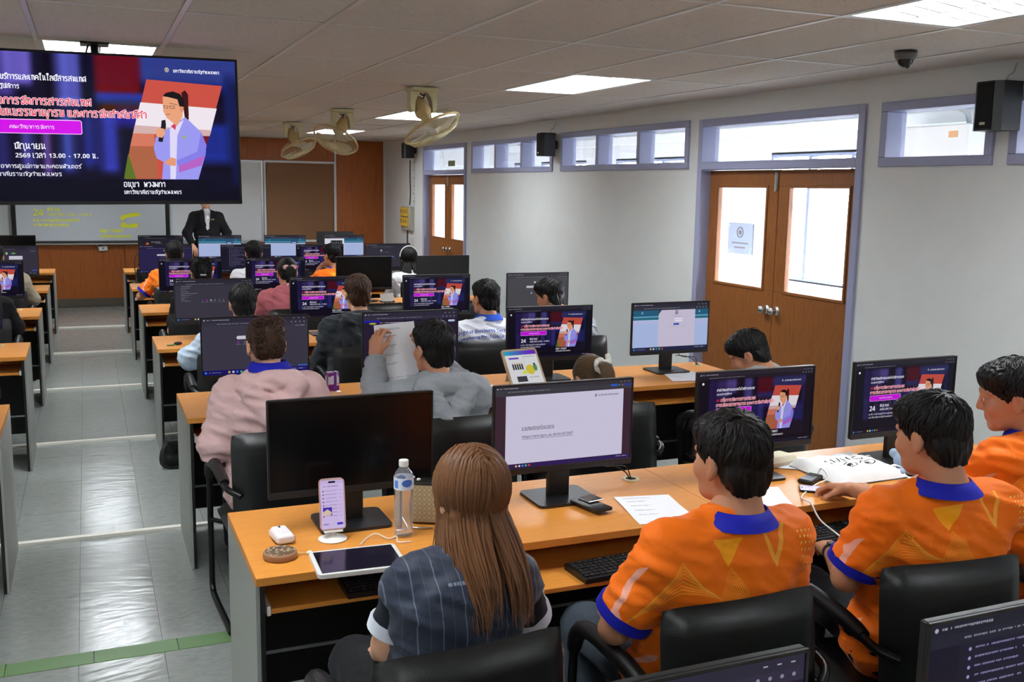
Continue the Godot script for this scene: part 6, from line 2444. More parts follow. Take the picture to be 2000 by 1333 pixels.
func make_people() -> void:
	make_prints()
	head_blob = make_head_blob()
	hands.type = make_hand_blob([0.28, 0.45, 0.3], Vector3(-0.6, -0.25, -0.75), 0.25)
	hands.hold = make_hand_blob([0.75, 0.75, 0.45], Vector3(-0.35, -0.75, -0.6), 0.5)
	hands.pinch = make_hand_blob([0.55, 0.95, 0.5], Vector3(-0.3, -0.6, -0.75), 0.35)
	for k in ["short", "crop", "long", "tail", "updo"]:
		caps[k] = make_cap_blob(k)
	shoe_blob = blob(0.008)
	shoe_blob.cap(Vector3(0, 0.05, 0.04), Vector3(0, 0.035, -0.14), 0.045, 0.034, 0.03)
	shoe_blob.cap(Vector3(0, 0.09, 0.0), Vector3(0, 0.05, 0.03), 0.042, 0.046, 0.03)
	shoe_blob.cut = Plane(Vector3.UP, 0.003)
	mats.eye_mesh = shape().ball(v3z, Vector3(0.0105, 0.007, 0.0095), 10, 8).mesh()
	mats.iris_mesh = shape().ball(v3z, Vector3(0.0045, 0.0045, 0.002), 10, 6).mesh()
	mat("eye_white", rgb8(226, 222, 216), 0.2)
	mat("eye_dark", rgb8(30, 20, 16), 0.15)
	var black := hair_material("hair_black", rgb8(17, 15, 15), 0.46)
	var brown := hair_material("hair_brown", rgb8(62, 40, 28), 0.46)
	var red := hair_material("hair_chestnut", rgb8(108, 70, 42), 0.42)
	var dark := hair_material("hair_soft_black", rgb8(24, 20, 19), 0.46)
	var blond := hair_material("hair_streaked", rgb8(88, 66, 42), 0.46)
	var blue := cloth("trim_blue", rgb8(30, 34, 168), 0.7)
	var orange: Material = mats.shirt_orange
	var jeans := cloth("jeans_grey", rgb8(62, 70, 80))
	var tan := rgb8(190, 132, 98)
	var fair := rgb8(212, 158, 126)
	var grey := cloth("hoodie_grey", rgb8(150, 154, 158), 0.92, 0.35)
	var pgrey := cloth("shirt_grey", rgb8(160, 164, 168), 0.9)
	var pink := cloth("hoodie_pink", rgb8(214, 178, 176), 0.92, 0.35)
	var rose := cloth("top_rose", rgb8(206, 116, 124), 0.9)
	var white := cloth("shirt_white", rgb8(222, 222, 226), 0.85)
	var bluish := cloth("shirt_pale_blue", rgb8(176, 190, 206), 0.9)
	var ink := cloth("shirt_black", rgb8(28, 28, 30), 0.9)
	var beige := cloth("shirt_beige", rgb8(150, 138, 120), 0.9)
	var V := func(x: float, y: float, z: float) -> Vector3: return Vector3(x, y, z)
	# the row by the camera
	plan_person({"label": "person with long brown hair and dark pinstriped shirt with white cuffs, head bowed", "hip": V.call(0.76, 0.53, -2.17), "neck": V.call(0.835, 0.94, -2.25), "head": V.call(0.872, 1.065, -2.315), "look": V.call(-0.3, 0.1, -0.05), "roll": -0.08, "eL": V.call(0.648, 0.72, -2.28), "wL": V.call(0.68, 0.60, -2.48), "eR": V.call(1.055, 0.68, -2.32), "wR": V.call(1.0, 0.6, -2.52), "top": "tee", "top_mat": mats.shirt_pinstripe, "sleeve_mat": cloth("sleeve_navy", rgb8(27, 30, 38), 0.7), "cuff_mat": cloth("cuff_white", rgb8(214, 218, 228)), "sleeve_len": 0.74, "hair": "long", "hair_seed": 2, "hair_scale": 1.08, "hair_mat": red, "tone": fair, "cell": 0.009, "build": 0.86, "sd": 4})
	plan_person({"label": "person in orange patterned polo with blue collar beside the long haired woman", "hip": V.call(1.48, 0.53, -2.17), "neck": V.call(1.495, 1.02, -2.065), "head": V.call(1.51, 1.17, -2.085), "look": V.call(-0.08, 0.14, 0.02), "eL": V.call(1.225, 0.72, -2.16), "wL": V.call(1.37, 0.62, -2.44), "eR": V.call(1.745, 0.73, -2.16), "wR": V.call(1.64, 0.675, -2.42), "top": "polo", "top_mat": orange, "collar_mat": blue, "cuff_mat": blue, "hair": "short", "hair_seed": 1, "hair_mat": dark, "tone": tan, "pants_mat": jeans, "cell": 0.009, "build": 1.08, "sd": 7})
	plan_person({"label": "person in orange patterned polo with black wristwatch reaching for a phone", "hip": V.call(2.25, 0.53, -2.16), "neck": V.call(2.245, 1.02, -2.075), "head": V.call(2.215, 1.172, -2.105), "look": V.call(-0.16, 0.12, 0.03), "yaw": -0.2, "eL": V.call(2.015, 0.735, -2.19), "wL": V.call(2.205, 0.69, -2.475), "hand_dirL": V.call(0.25, -0.05, -0.4), "eR": V.call(2.43, 0.83, -2.42), "wR": V.call(2.50, 0.80, -2.71), "hand_dirR": V.call(-0.08, -0.1, -0.4), "palmR": V.call(-0.5, -0.85, 0), "poseR": "pinch", "top": "polo", "top_mat": orange, "collar_mat": blue, "cuff_mat": blue, "sleeve_len": 0.8, "hair": "short", "hair_seed": 2, "hair_mat": black, "tone": tan, "cell": 0.009, "build": 1.08, "sd": 9})
	plan_person({"label": "person in orange polo with face turned to the side by the white wall", "hip": V.call(3.02, 0.53, -2.22), "neck": V.call(2.93, 1.055, -2.30), "head": V.call(2.86, 1.19, -2.385), "look": V.call(-0.2, 0.75, 0.08), "roll": -0.05, "eL": V.call(2.68, 0.82, -2.50), "wL": V.call(2.83, 0.795, -2.70), "eR": V.call(3.25, 0.78, -2.38), "wR": V.call(3.12, 0.79, -2.66), "top": "polo", "top_mat": orange, "collar_mat": blue, "cuff_mat": blue, "sleeve_len": 0.9, "hair": "short", "hair_seed": 3, "hair_mat": black, "tone": tan, "cell": 0.010, "build": 1.15, "sd": 11})
	# second row back
	plan_person({"label": "person in pale pink hoodie with brown hair pinned up", "hip": V.call(0.72, 0.53, -4.40), "neck": V.call(0.715, 0.995, -4.43), "head": V.call(0.712, 1.145, -4.49), "look": V.call(-0.12, 0.05, 0.03), "eL": V.call(0.475, 0.72, -4.40), "wL": V.call(0.60, 0.70, -4.64), "eR": V.call(0.955, 0.72, -4.42), "wR": V.call(0.85, 0.70, -4.66), "top": "hoodie", "top_name": "hoodie", "top_mat": pink, "collar_mat": blue, "collar_lift": 0.05, "hair": "updo", "hair_seed": 1, "hair_mat": brown, "tone": fair, "sd": 13})
	plan_person({"label": "person in grey hoodie holding up a printed paper", "hip": V.call(1.5, 0.53, -4.36), "neck": V.call(1.455, 0.975, -4.25), "head": V.call(1.435, 1.125, -4.29), "look": V.call(-0.08, 0.22, 0.02), "eL": V.call(1.195, 0.865, -4.42), "wL": V.call(1.24, 1.045, -4.585), "hand_dirL": V.call(0.05, 0.4, -0.12), "palmL": V.call(0.75, -0.1, -0.5), "poseL": "pinch", "eR": V.call(1.70, 0.84, -4.42), "wR": V.call(1.535, 1.04, -4.585), "hand_dirR": V.call(-0.12, 0.4, -0.12), "palmR": V.call(-0.75, -0.1, -0.5), "poseR": "pinch", "top": "hoodie", "top_name": "hoodie", "top_mat": grey, "hair": "short", "hair_seed": 4, "hair_mat": black, "tone": tan, "sd": 15})
	plan_person({"label": "person with streaked ponytail in a white scrunchie, bent low behind a monitor", "hip": V.call(2.27, 0.53, -4.34), "neck": V.call(2.33, 0.78, -4.42), "head": V.call(2.36, 0.88, -4.51), "look": V.call(-0.45, 0.1, 0), "top": "tee", "top_mat": white, "hair": "tail", "hair_seed": 1, "hair_mat": blond, "tone": fair, "sd": 17, "cell": 0.012})
	plan_person({"label": "person in grey shirt bending the head down in front of the double doors", "hip": V.call(3.27, 0.53, -4.36), "neck": V.call(3.29, 0.91, -4.27), "head": V.call(3.235, 1.0, -4.36), "look": V.call(-0.55, 0.7, 0.05), "top": "tee", "top_mat": pgrey, "hair": "short", "hair_seed": 3, "hair_mat": black, "tone": tan, "sd": 19})
	# third row back
	plan_person({"label": "person with dark hair and pale blue sleeves beside the aisle", "hip": V.call(0.82, 0.53, -6.42), "neck": V.call(0.86, 0.925, -6.50), "head": V.call(0.905, 1.085, -6.585), "look": V.call(-0.2, -0.05, 0), "eL": V.call(0.565, 0.745, -6.55), "wL": V.call(0.64, 0.76, -6.80), "top": "hoodie", "top_name": "jacket", "top_mat": bluish, "hair": "short", "hair_seed": 5, "hair_mat": black, "tone": tan, "sd": 21, "cell": 0.012})
	plan_person({"label": "person with brown hair and dark hoodie with faint letters on the back", "hip": V.call(1.63, 0.53, -6.42), "neck": V.call(1.64, 0.975, -6.46), "head": V.call(1.645, 1.14, -6.52), "look": V.call(-0.08, 0.02, 0), "top": "hoodie", "top_name": "hoodie", "top_mat": mats.hoodie_dark, "hair": "short", "hair_seed": 6, "hair_mat": hair_material("hair_warm_brown", rgb8(64, 40, 27), 0.46), "tone": fair, "sd": 23, "cell": 0.012, "build": 1.08})
	plan_person({"label": "person in white polo with blue lettering on the back", "hip": V.call(2.44, 0.53, -6.34), "neck": V.call(2.475, 0.945, -6.29), "head": V.call(2.50, 1.105, -6.35), "look": V.call(-0.08, 0.2, 0), "top": "polo", "top_mat": mats.shirt_white_print, "collar_mat": cloth("collar_blue", rgb8(40, 76, 176)), "collar_lift": 0.018, "hair": "short", "hair_seed": 2, "hair_mat": black, "tone": tan, "sd": 25, "cell": 0.012, "build": 1.08})
	plan_person({"label": "person in light grey hoodie leaning toward the white wall", "hip": V.call(3.25, 0.53, -6.38), "neck": V.call(3.14, 0.945, -6.43), "head": V.call(3.06, 1.09, -6.51), "look": V.call(-0.25, 0.55, 0.1), "roll": -0.15, "top": "hoodie", "top_name": "hoodie", "top_mat": grey, "hair": "short", "hair_seed": 4, "hair_mat": black, "tone": tan, "sd": 27, "cell": 0.012})
	# fourth row back
	plan_person({"label": "person with smooth black hair and small white hair clip", "hip": V.call(0.80, 0.53, -8.42), "neck": V.call(0.84, 0.95, -8.52), "head": V.call(0.855, 1.11, -8.6), "look": V.call(-0.15, 0, 0), "top": "tee", "top_mat": ink, "hair": "updo", "hair_seed": 2, "hair_mat": black, "tone": fair, "sd": 29, "cell": 0.014, "eyes": false})
	plan_person({"label": "person in rose pink top with ribboned black ponytail", "hip": V.call(1.56, 0.53, -8.44), "neck": V.call(1.555, 0.95, -8.55), "head": V.call(1.56, 1.105, -8.63), "look": V.call(-0.1, 0, 0), "top": "hoodie", "top_mat": rose, "hair": "tail", "hair_seed": 2, "hair_mat": black, "tone": fair, "sd": 31, "cell": 0.014, "eyes": false})
	# second row from the front
	plan_person({"label": "person in orange shirt at the aisle, second row from the front wall", "hip": V.call(0.80, 0.53, -10.5), "neck": V.call(0.79, 0.98, -10.58), "head": V.call(0.80, 1.14, -10.65), "eL": V.call(0.46, 0.72, -10.6), "wL": V.call(0.55, 0.71, -10.85), "top": "polo", "top_mat": orange, "collar_mat": blue, "cuff_mat": blue, "hair": "short", "hair_seed": 1, "hair_mat": black, "tone": tan, "sd": 33, "cell": 0.014, "eyes": false})
	plan_person({"label": "person in white shirt before the monitor with the code list", "hip": V.call(1.58, 0.53, -10.5), "neck": V.call(1.58, 0.975, -10.58), "head": V.call(1.585, 1.14, -10.65), "top": "tee", "top_mat": white, "hair": "short", "hair_seed": 2, "hair_mat": black, "tone": tan, "sd": 35, "cell": 0.014, "eyes": false})
	plan_person({"label": "person in orange shirt resting the chin on one hand", "hip": V.call(2.44, 0.53, -10.44), "neck": V.call(2.43, 0.955, -10.5), "head": V.call(2.40, 1.11, -10.59), "look": V.call(-0.1, 0.35, 0), "eL": V.call(2.18, 0.80, -10.66), "wL": V.call(2.31, 0.985, -10.72), "hand_dirL": V.call(0.3, 0.3, 0.05), "poseL": "hold", "top": "polo", "top_mat": orange, "collar_mat": blue, "cuff_mat": blue, "hair": "short", "hair_seed": 3, "hair_mat": black, "tone": tan, "sd": 37, "cell": 0.014, "eyes": false})
	plan_person({"label": "person with very long straight black hair and white top", "hip": V.call(3.28, 0.53, -10.5), "neck": V.call(3.28, 0.90, -10.62), "head": V.call(3.28, 1.05, -10.7), "top": "tee", "top_mat": white, "hair": "long", "hair_seed": 5, "hair_mat": black, "tone": fair, "sd": 39, "cell": 0.014, "hair_scale": 1.05, "eyes": false})
	# across the aisle
	plan_person({"label": "person in black long sleeves across the aisle, third row from the front wall", "hip": V.call(-0.78, 0.53, -8.42), "neck": V.call(-0.79, 0.96, -8.5), "head": V.call(-0.86, 1.12, -8.57), "eR": V.call(-0.55, 0.72, -8.58), "wR": V.call(-0.64, 0.72, -8.80), "top": "jacket", "top_name": "jacket", "top_mat": ink, "hair": "short", "hair_seed": 1, "hair_mat": black, "tone": tan, "sd": 41, "cell": 0.014, "eyes": false, "group": "people across the aisle"})
	plan_person({"label": "person in beige sleeves across the aisle, second row from the front wall", "hip": V.call(-0.77, 0.53, -10.45), "neck": V.call(-0.77, 0.97, -10.55), "head": V.call(-0.83, 1.13, -10.63), "eR": V.call(-0.515, 0.715, -10.60), "wR": V.call(-0.60, 0.71, -10.83), "top": "jacket", "top_name": "jacket", "top_mat": beige, "hair": "short", "hair_seed": 2, "hair_mat": black, "tone": tan, "sd": 43, "cell": 0.014, "eyes": false, "group": "people across the aisle"})
	# the speaker at the front
	plan_person({"label": "person in black suit and white shirt standing before the whiteboard", "hip": V.call(1.60, 0.93, -15.2), "neck": V.call(1.60, 1.43, -15.2), "head": V.call(1.60, 1.605, -15.235), "yaw": PI, "look": V.call(0, PI, 0), "stand": true, "eL": V.call(1.88, 1.13, -15.16), "wL": V.call(1.83, 0.96, -14.98), "eR": V.call(1.32, 1.13, -15.16), "wR": V.call(1.38, 0.96, -14.98), "top": "jacket", "top_name": "suit_jacket", "top_mat": cloth("suit_black", rgb8(24, 24, 27), 0.8), "hair": "short", "hair_seed": 6, "hair_mat": black, "tone": fair, "sd": 45, "cell": 0.012, "group": "standing speaker"})
	run_jobs()
	var made := []
	for s in crowd:
		made.append(finish_person(s))
	person_extras(made)


func person_extras(made: Array) -> void:
	# wristwatch on the reaching person's near wrist
	var s: Dictionary = crowd[2]
	var a: Vector3 = s.arms.wL
	var e: Vector3 = s.arms.eL
	var d := (a - e).normalized()
	var w := Node3D.new()
	w.name = "wristwatch"
	made[2].add_child(w)
	var c := a - d * 0.03
	part("strap", shape().tube([c - d * 0.011, c - d * 0.009, c + d * 0.009, c + d * 0.011], [0.029, 0.0315, 0.0315, 0.029], 20), mats.rubber, w)
	part("watch_case", shape().box(v3z, Vector3(0.034, 0.012, 0.04), 0.004), mats.plastic_black, w).transform = hand_frame(c + Vector3(0, 0.031, 0) - d * 0.0, d, Vector3.DOWN)
	# scrunchie and its tails on the streaked ponytail
	var x: Transform3D = crowd[6].headxf
	var sc := shape()
	sc.xf = x
	var ring := []
	for i in 25:
		var t := TAU * i / 24
		ring.append(Vector3(cos(t) * (0.026 + 0.003 * sin(t * 7)), 0.036 + sin(t) * 0.03, 0.128 + 0.006 * sin(t * 5)))
	sc.tube(ring, 0.015, 10, false)
	sc.tube(curve([Vector3(0.03, 0.04, 0.125), Vector3(0.055, 0.06, 0.12), Vector3(0.06, 0.09, 0.118), Vector3(0.05, 0.075, 0.12)], 4), [0.012, 0.014, 0.016, 0.017, 0.017, 0.016, 0.014, 0.014, 0.014, 0.013, 0.012, 0.011, 0.009], 8)
	part("scrunchie", sc, cloth("scrunchie_white", rgb8(232, 228, 218)), made[6])
	# ribbon on the black ponytail
	x = crowd[13].headxf
	var rb := shape()
	rb.xf = x
	for q in [-1, 1]:
		rb.ball(Vector3(q * 0.028, 0.04, 0.135), Vector3(0.03, 0.022, 0.014), 12, 8)
		rb.sheet([[Vector3(q * 0.004, 0.035, 0.14), Vector3(q * 0.026, 0.035, 0.142)], [Vector3(q * 0.014, -0.04, 0.155), Vector3(q * 0.036, -0.04, 0.155)], [Vector3(q * 0.012, -0.11, 0.158), Vector3(q * 0.034, -0.12, 0.156)]])
	part("hair_ribbon", rb, cloth("ribbon_pink", rgb8(226, 182, 180)), made[13])
	var st: Vector3 = crowd[13].N
	part("bag_strap", shape().tube(curve([st + Vector3(-0.06, 0.02, 0.03), st + Vector3(0.0, -0.06, 0.14), st + Vector3(0.1, -0.2, 0.15), st + Vector3(0.16, -0.34, 0.1)], 6), 0.012, 8), cloth("strap_maroon", rgb8(74, 30, 40)), made[13])
	# hair clip
	x = crowd[12].headxf
	var cl := shape()
	cl.xf = x
	cl.box(Vector3(0.0, -0.02, 0.122), Vector3(0.05, 0.012, 0.01), 0.004)
	part("hair_clip", cl, mats.plastic_white, made[12])
	# hair band of the very long haired person
	x = crowd[17].headxf
	var hb := shape()
	hb.xf = x
	var arc := []
	for i in 13:
		var t := PI * i / 12
		arc.append(Vector3(cos(t) * 0.1, 0.03 + sin(t) * 0.115, 0.01))
	hb.tube(arc, 0.007, 8)
	part("hair_band", hb, mats.plastic_white, made[17])
	# shirt front, lapels and badge of the speaker
	s = crowd[20]
	var n: Vector3 = s.N
	var fb := blob(0.008)
	fb.cap(n + Vector3(0, -0.005, 0.03), n + Vector3(0, -0.1, 0.085), 0.062, 0.055, 0.02)
	fb.cap(n + Vector3(0, -0.1, 0.085), n + Vector3(0, -0.46, 0.10), 0.055, 0.05, 0.02)
	run_jobs()
	part("shirt_front", fb.shape(), mats.shirt_white, made[20])
	for q in [-1, 1]:
		var lp := shape()
		lp.xf = Transform3D(Basis.IDENTITY, n)
		lp.prism(PackedVector2Array([Vector2(q * 0.045, 0.03), Vector2(q * 0.085, 0.02), Vector2(q * 0.1, -0.09), Vector2(q * 0.03, -0.34), Vector2(q * 0.026, -0.3)]), 0.128, 0.142)
		part("lapel", lp, mats.suit_black, made[20])
		var co := shape()
		co.face([n + Vector3(q * 0.01, -0.02, 0.13), n + Vector3(q * 0.06, 0.03, 0.07), n + Vector3(q * 0.05, -0.05, 0.135)])
		part("shirt_collar", co, mats.shirt_white, made[20])
	for q in [0.06, 0.085]:
		part("lapel_badge", shape().ball(n + Vector3(q, -0.1, 0.146), Vector3(0.009, 0.012, 0.004), 8, 6), mat("badge_gold", rgb8(206, 190, 120), 0.3, 0.6), made[20])
# ---------------------------------------------------------------- things on the desks and floor
const TOP := 0.7505


func printed_sheet(called: String) -> StandardMaterial3D:
	if mats.has(called):
		return mats[called]
	var p := Pad.new(420, 594, rgb8(238, 238, 242))
	var g := rgb8(120, 120, 128)
	words(p, "แบบทดสอบก่อนอบรม", 60, 60, 14, g, 0.14, 200)
	for k in 4:
		marks(p, 60, 120 + 90 * k, 150, 6, g, 5 + k)
		marks(p, 60, 134 + 90 * k, 120, 6, g, 15 + k)
	for k in 3:
		marks(p, 60 + 110 * k, 540, 80, 5, g, 25 + k)
	var m := mat(called, Color.WHITE, 0.75)
	m.albedo_texture = p.done()
	return m


func paper_sheet(pos: Vector3, turn: float, lab: String, w := 0.21, h := 0.297) -> Node3D:
	var o := thing("printed_paper", lab, "paper", pos, turn, "printed handout sheets")
	var rows := []
	for i in 6:
		var row := []
		for j in 5:
			row.append(Vector3((j / 4.0 - 0.5) * w, 0.001 + 0.0022 * sin(i * 1.1 + j * 0.7) * sin(i * 0.5), (i / 5.0 - 0.5) * h))
		rows.append(row)
	part("sheet", shape().sheet(rows), printed_sheet("paper_print"), o)
	return o


func make_keyboard(pos: Vector3, turn: float, lab: String) -> void:
	var o := thing("keyboard", lab, "keyboard", pos, turn, "black keyboards on the pull out trays")
	if not mats.has("kb_meshes"):
		var b := shape().prism(PackedVector2Array([Vector2(-0.068, 0), Vector2(0.068, 0), Vector2(0.068, 0.016), Vector2(-0.064, 0.022), Vector2(-0.068, 0.02)]), -0.22, 0.22)
		var k := shape()
		for r in 6:
			var x := -0.212
			var z := -0.052 + 0.0195 * r
			var y := 0.0225 - 0.0009 * r
			while x < 0.2:
				var w := 0.0155
				if r == 5 and x > -0.14 and x < -0.02:
					w = 0.1
				if r == 4 and x < -0.2:
					w = 0.036
				k.box(Vector3(x + w / 2, y, z), Vector3(w, 0.008, 0.0155), 0.0022)
				x += w + 0.0035
				if r == 0 and fmod(x + 0.3, 0.1) < 0.012:
					x += 0.01
				if absf(x - 0.075) < 0.006 or absf(x - 0.14) < 0.006:
					x += 0.008
		mats.kb_meshes = [b.mesh(), k.mesh()]
	part("case", mats.kb_meshes[0], mats.plastic_black, o, v3z, Vector3(0, -PI / 2, 0))
	var ks := part("keys", mats.kb_meshes[1], mat("key_black", rgb8(26, 26, 28), 0.45), o)
	ks.set_meta("kind", "stuff")


func make_grommet(pos: Vector3, lab: String, cables: bool) -> void:
	var o := thing("cable_grommet", lab, "grommet", pos, 0.0, "desk cable grommets")
	part("ring", shape().lathe([Vector2(0.022, 0.001), Vector2(0.022, 0.005), Vector2(0.031, 0.005), Vector2(0.034, 0.0005)], 24), mat("grommet_cream", rgb8(206, 190, 150), 0.35), o)
	part("opening", shape().lathe([Vector2(0.001, 0.0012), Vector2(0.0225, 0.0012)], 20), mats.rubber, o)
	if cables:
		for q in [0.0, 1.0]:
			part("cable", shape().tube(curve([Vector3(-0.005 + 0.006 * q, 0.001, 0.0), Vector3(-0.03, 0.035 + 0.02 * q, 0.005), Vector3(-0.08 - 0.03 * q, 0.06, -0.01), Vector3(-0.16, 0.07 + 0.03 * q, -0.012)], 6), 0.0025, 6), mats.plastic_black, o)


func make_phone(o: Node3D, screen: Material, w := 0.074, h := 0.156) -> void:
	part("phone_body", shape().at(v3z).prism(rounded(w, h, 0.011), -0.0085, -0.0005), mats.plastic_black, o)
	part("phone_screen", flat_screen(w - 0.007, h - 0.008, Vector3(0, 0, 0.0)), screen, o)


func make_desk_things() -> void:
	var r1: float = ROWS[1]
	# corner of the near desk
	var o := thing("computer_mouse", "glossy white computer mouse near the desk corner", "mouse", Vector3(0.518, TOP, -3.03), 0.1)
	var sh := shape()
	var rows := []
	for i in 13:
		var t := i / 12.0
		var hw := 0.03 * pow(sin(PI * clampf(t * 0.94 + 0.03, 0, 1)), 0.45)
		var hh := 0.036 * pow(sin(PI * clampf(t * 0.9 + 0.05, 0, 1)), 0.5)
		var row := []
		for j in 11:
			var a := PI * j / 10.0
			row.append(Vector3(-cos(a) * hw, sin(a) * hh, -0.05 + 0.1 * t))
		rows.append(row)
	sh.sheet(rows)
	var ms := shape().box(Vector3(0, 0.017, 0), Vector3(0.062, 0.034, 0.104), 0.012)
	part("shell", ms, mat("gloss_white", rgb8(232, 226, 228), 0.2), o)
	part("wheel", shape().tube([Vector3(-0.003, 0.031, -0.03), Vector3(0.003, 0.031, -0.03)], 0.006, 12), mats.plastic_dark, o)
	o = thing("round_pouch", "round brown leather pouch with cream speckled print", "pouch", Vector3(0.487, TOP, -2.885), 0.2)
	part("side", shape().lathe([Vector2(0.001, 0), Vector2(0.046, 0), Vector2(0.05, 0.004), Vector2(0.05, 0.017), Vector2(0.047, 0.021), Vector2(0.001, 0.0215)], 32), mat("leather_tan", rgb8(150, 108, 74), 0.6), o)
	var p := Pad.new(256, 256, rgb8(96, 74, 54))
	var rg := RandomNumberGenerator.new()
	rg.seed = 9
	for i in 60:
		var c := Vector2(rg.randf_range(10, 246), rg.randf_range(10, 246))
		p.line(PackedVector2Array([c, c + Vector2(rg.randf_range(10, 26), rg.randf_range(-26, 10))]), rg.randf_range(6, 14), rgb8(206, 186, 146) if i % 3 else rgb8(44, 44, 46))
	var pm := mat("pouch_print", Color.WHITE, 0.6)
	pm.albedo_texture = p.done()
	var top := shape()
	var k := top.pt(Vector3(0, 0.0222, 0), Vector3.UP, Vector2(0.5, 0.5))
	var ring := []
	for i in 33:
		var a := TAU * i / 32
		ring.append(top.pt(Vector3(cos(a) * 0.044, 0.0219, sin(a) * 0.044), Vector3.UP, Vector2(0.5 + cos(a) * 0.5, 0.5 + sin(a) * 0.5)))
	for i in 32:
		top.tri(k, ring[i], ring[i + 1])
	part("printed_top", top, pm, o)
	part("charm_cord", shape().tube(curve([Vector3(0.05, 0.01, 0.0), Vector3(0.06, 0.004, 0.014), Vector3(0.07, 0.003, 0.01), Vector3(0.078, 0.003, 0.02)], 5), 0.0018, 6), mat("cord_gold", rgb8(206, 176, 120), 0.4, 0.4), o)
	part("charm", shape().ball(Vector3(0.084, 0.006, 0.022), Vector3(0.009, 0.006, 0.007), 10, 8), mats.plastic_white, o)
	# phone on a white stand
	o = thing("phone_stand", "white round phone stand on the near desk", "phone stand", Vector3(0.668, TOP, -2.985))
	part("base", shape().lathe([Vector2(0.001, 0), Vector2(0.044, 0), Vector2(0.045, 0.004), Vector2(0.03, 0.009), Vector2(0.008, 0.016), Vector2(0.007, 0.03), Vector2(0.001, 0.03)], 28), mats.plastic_white, o)
	part("cradle", shape().box(Vector3(0, 0.03, 0.008), Vector3(0.06, 0.006, 0.022), 0.002), mats.plastic_white, o)
	part("back_rest", shape().box(Vector3(0, 0.06, -0.016), Vector3(0.05, 0.06, 0.005), 0.002), mats.plastic_white, o, v3z, Vector3(-0.2, 0, 0))
	o = thing("smartphone", "upright smartphone with lilac chat screen on white stand", "phone", Vector3(0.668, TOP + 0.036, -2.972), -0.05)
	var ph := Node3D.new()
	ph.name = "handset"
	o.add_child(ph)
	ph.position = Vector3(0, 0.078, -0.013)
	ph.rotation.x = -0.17
	part("case", shape().at(v3z).prism(rounded(0.08, 0.162, 0.013), -0.011, -0.001), mat("case_pink", rgb8(196, 160, 156), 0.35), ph)
	part("screen", flat_screen(0.072, 0.152, Vector3(0, 0, 0.0)), mats.screen_phone, ph)
	# flat tablet over the desk edge
	o = thing("tablet", "white cased tablet lying over the front desk edge with dark screen", "tablet", Vector3(0.693, TOP, -2.765), -0.05)
	part("case", shape().at(Vector3(0, 0.006, 0), Vector3(-PI / 2, 0, 0)).prism(rounded(0.262, 0.192, 0.014), -0.006, 0.006), mat("case_white", rgb8(214, 214, 210), 0.4), o)
	var gl := mat("tablet_glass", rgb8(24, 20, 34), 0.12)
	part("screen", shape().box(Vector3(0, 0.0125, 0), Vector3(0.238, 0.002, 0.168), 0.0), gl, o)
	# water bottle
	o = thing("water_bottle", "clear plastic water bottle with white cap and blue label", "bottle", Vector3(0.888, TOP, -2.945))
	var pet := mat("bottle_plastic", Color(0.93, 0.95, 0.97, 0.12), 0.05)
	pet.transparency = BaseMaterial3D.TRANSPARENCY_ALPHA
	var prof := [Vector2(0.001, 0.003), Vector2(0.026, 0.0), Vector2(0.031, 0.006)]
	for i in 12:
		prof.append(Vector2(0.0315 - (0.0016 if i % 2 else 0.0), 0.014 + 0.0115 * i))
	prof.append_array([Vector2(0.031, 0.155), Vector2(0.031, 0.195), Vector2(0.027, 0.208), Vector2(0.016, 0.222), Vector2(0.0135, 0.228), Vector2(0.0135, 0.234)])
	part("bottle_wall", shape().lathe(prof, 28), pet, o)
	var wt := mat("water", Color(0.95, 0.97, 0.99, 0.04), 0.02)
	wt.refraction_enabled = true
	wt.refraction_scale = 0.033
	part("water_fill", shape().lathe([Vector2(0.001, 0.004), Vector2(0.0285, 0.007), Vector2(0.0285, 0.165), Vector2(0.001, 0.165)], 28), wt, o)
	p = Pad.new(256, 96, rgb8(206, 216, 232))
	p.disc(Vector2(60, 40), 24, rgb8(60, 110, 200), 30)
	p.rect(100, 20, 20, 60, rgb8(80, 130, 210))
	p.disc(Vector2(190, 40), 22, rgb8(50, 90, 190), 26)
	var lm := mat("bottle_label", Color.WHITE, 0.4)
	lm.albedo_texture = p.done()
	part("label_band", shape().lathe([Vector2(0.0318, 0.195), Vector2(0.0318, 0.156)], 28), lm, o)
	part("cap", shape().lathe([Vector2(0.0145, 0.228), Vector2(0.0155, 0.23), Vector2(0.0155, 0.246), Vector2(0.0145, 0.248), Vector2(0.001, 0.248)], 24), mats.plastic_white, o)
	# purse
	o = thing("small_purse", "beige quilted purse with black edge and metal clasp", "purse", Vector3(1.005, TOP, -3.03), -0.5)
	p = Pad.new(256, 256, rgb8(176, 162, 128))
	for i in range(-8, 9):
		p.line(PackedVector2Array([Vector2(i * 32, 0), Vector2(i * 32 + 256, 256)]), 3, rgb8(120, 104, 76))
		p.line(PackedVector2Array([Vector2(i * 32 + 256, 0), Vector2(i * 32, 256)]), 3, rgb8(120, 104, 76))
	for i in 8:
		for j in 8:
			p.disc(Vector2(16 + 32 * i, 32 * j), 5, rgb8(140, 122, 90))
	var qm := mat("purse_canvas", Color.WHITE, 0.6)
	qm.albedo_texture = p.done()
	qm.uv1_scale = Vector3(8, 8, 1)
	part("canvas_body", shape().box(Vector3(0, 0.07, 0), Vector3(0.15, 0.135, 0.045), 0.008), qm, o)
	part("edge_trim", shape().box(Vector3(-0.076, 0.07, 0), Vector3(0.006, 0.138, 0.05), 0.002), mats.plastic_black, o)
	part("top_trim", shape().box(Vector3(0, 0.139, 0), Vector3(0.152, 0.006, 0.047), 0.002), mats.plastic_black, o)
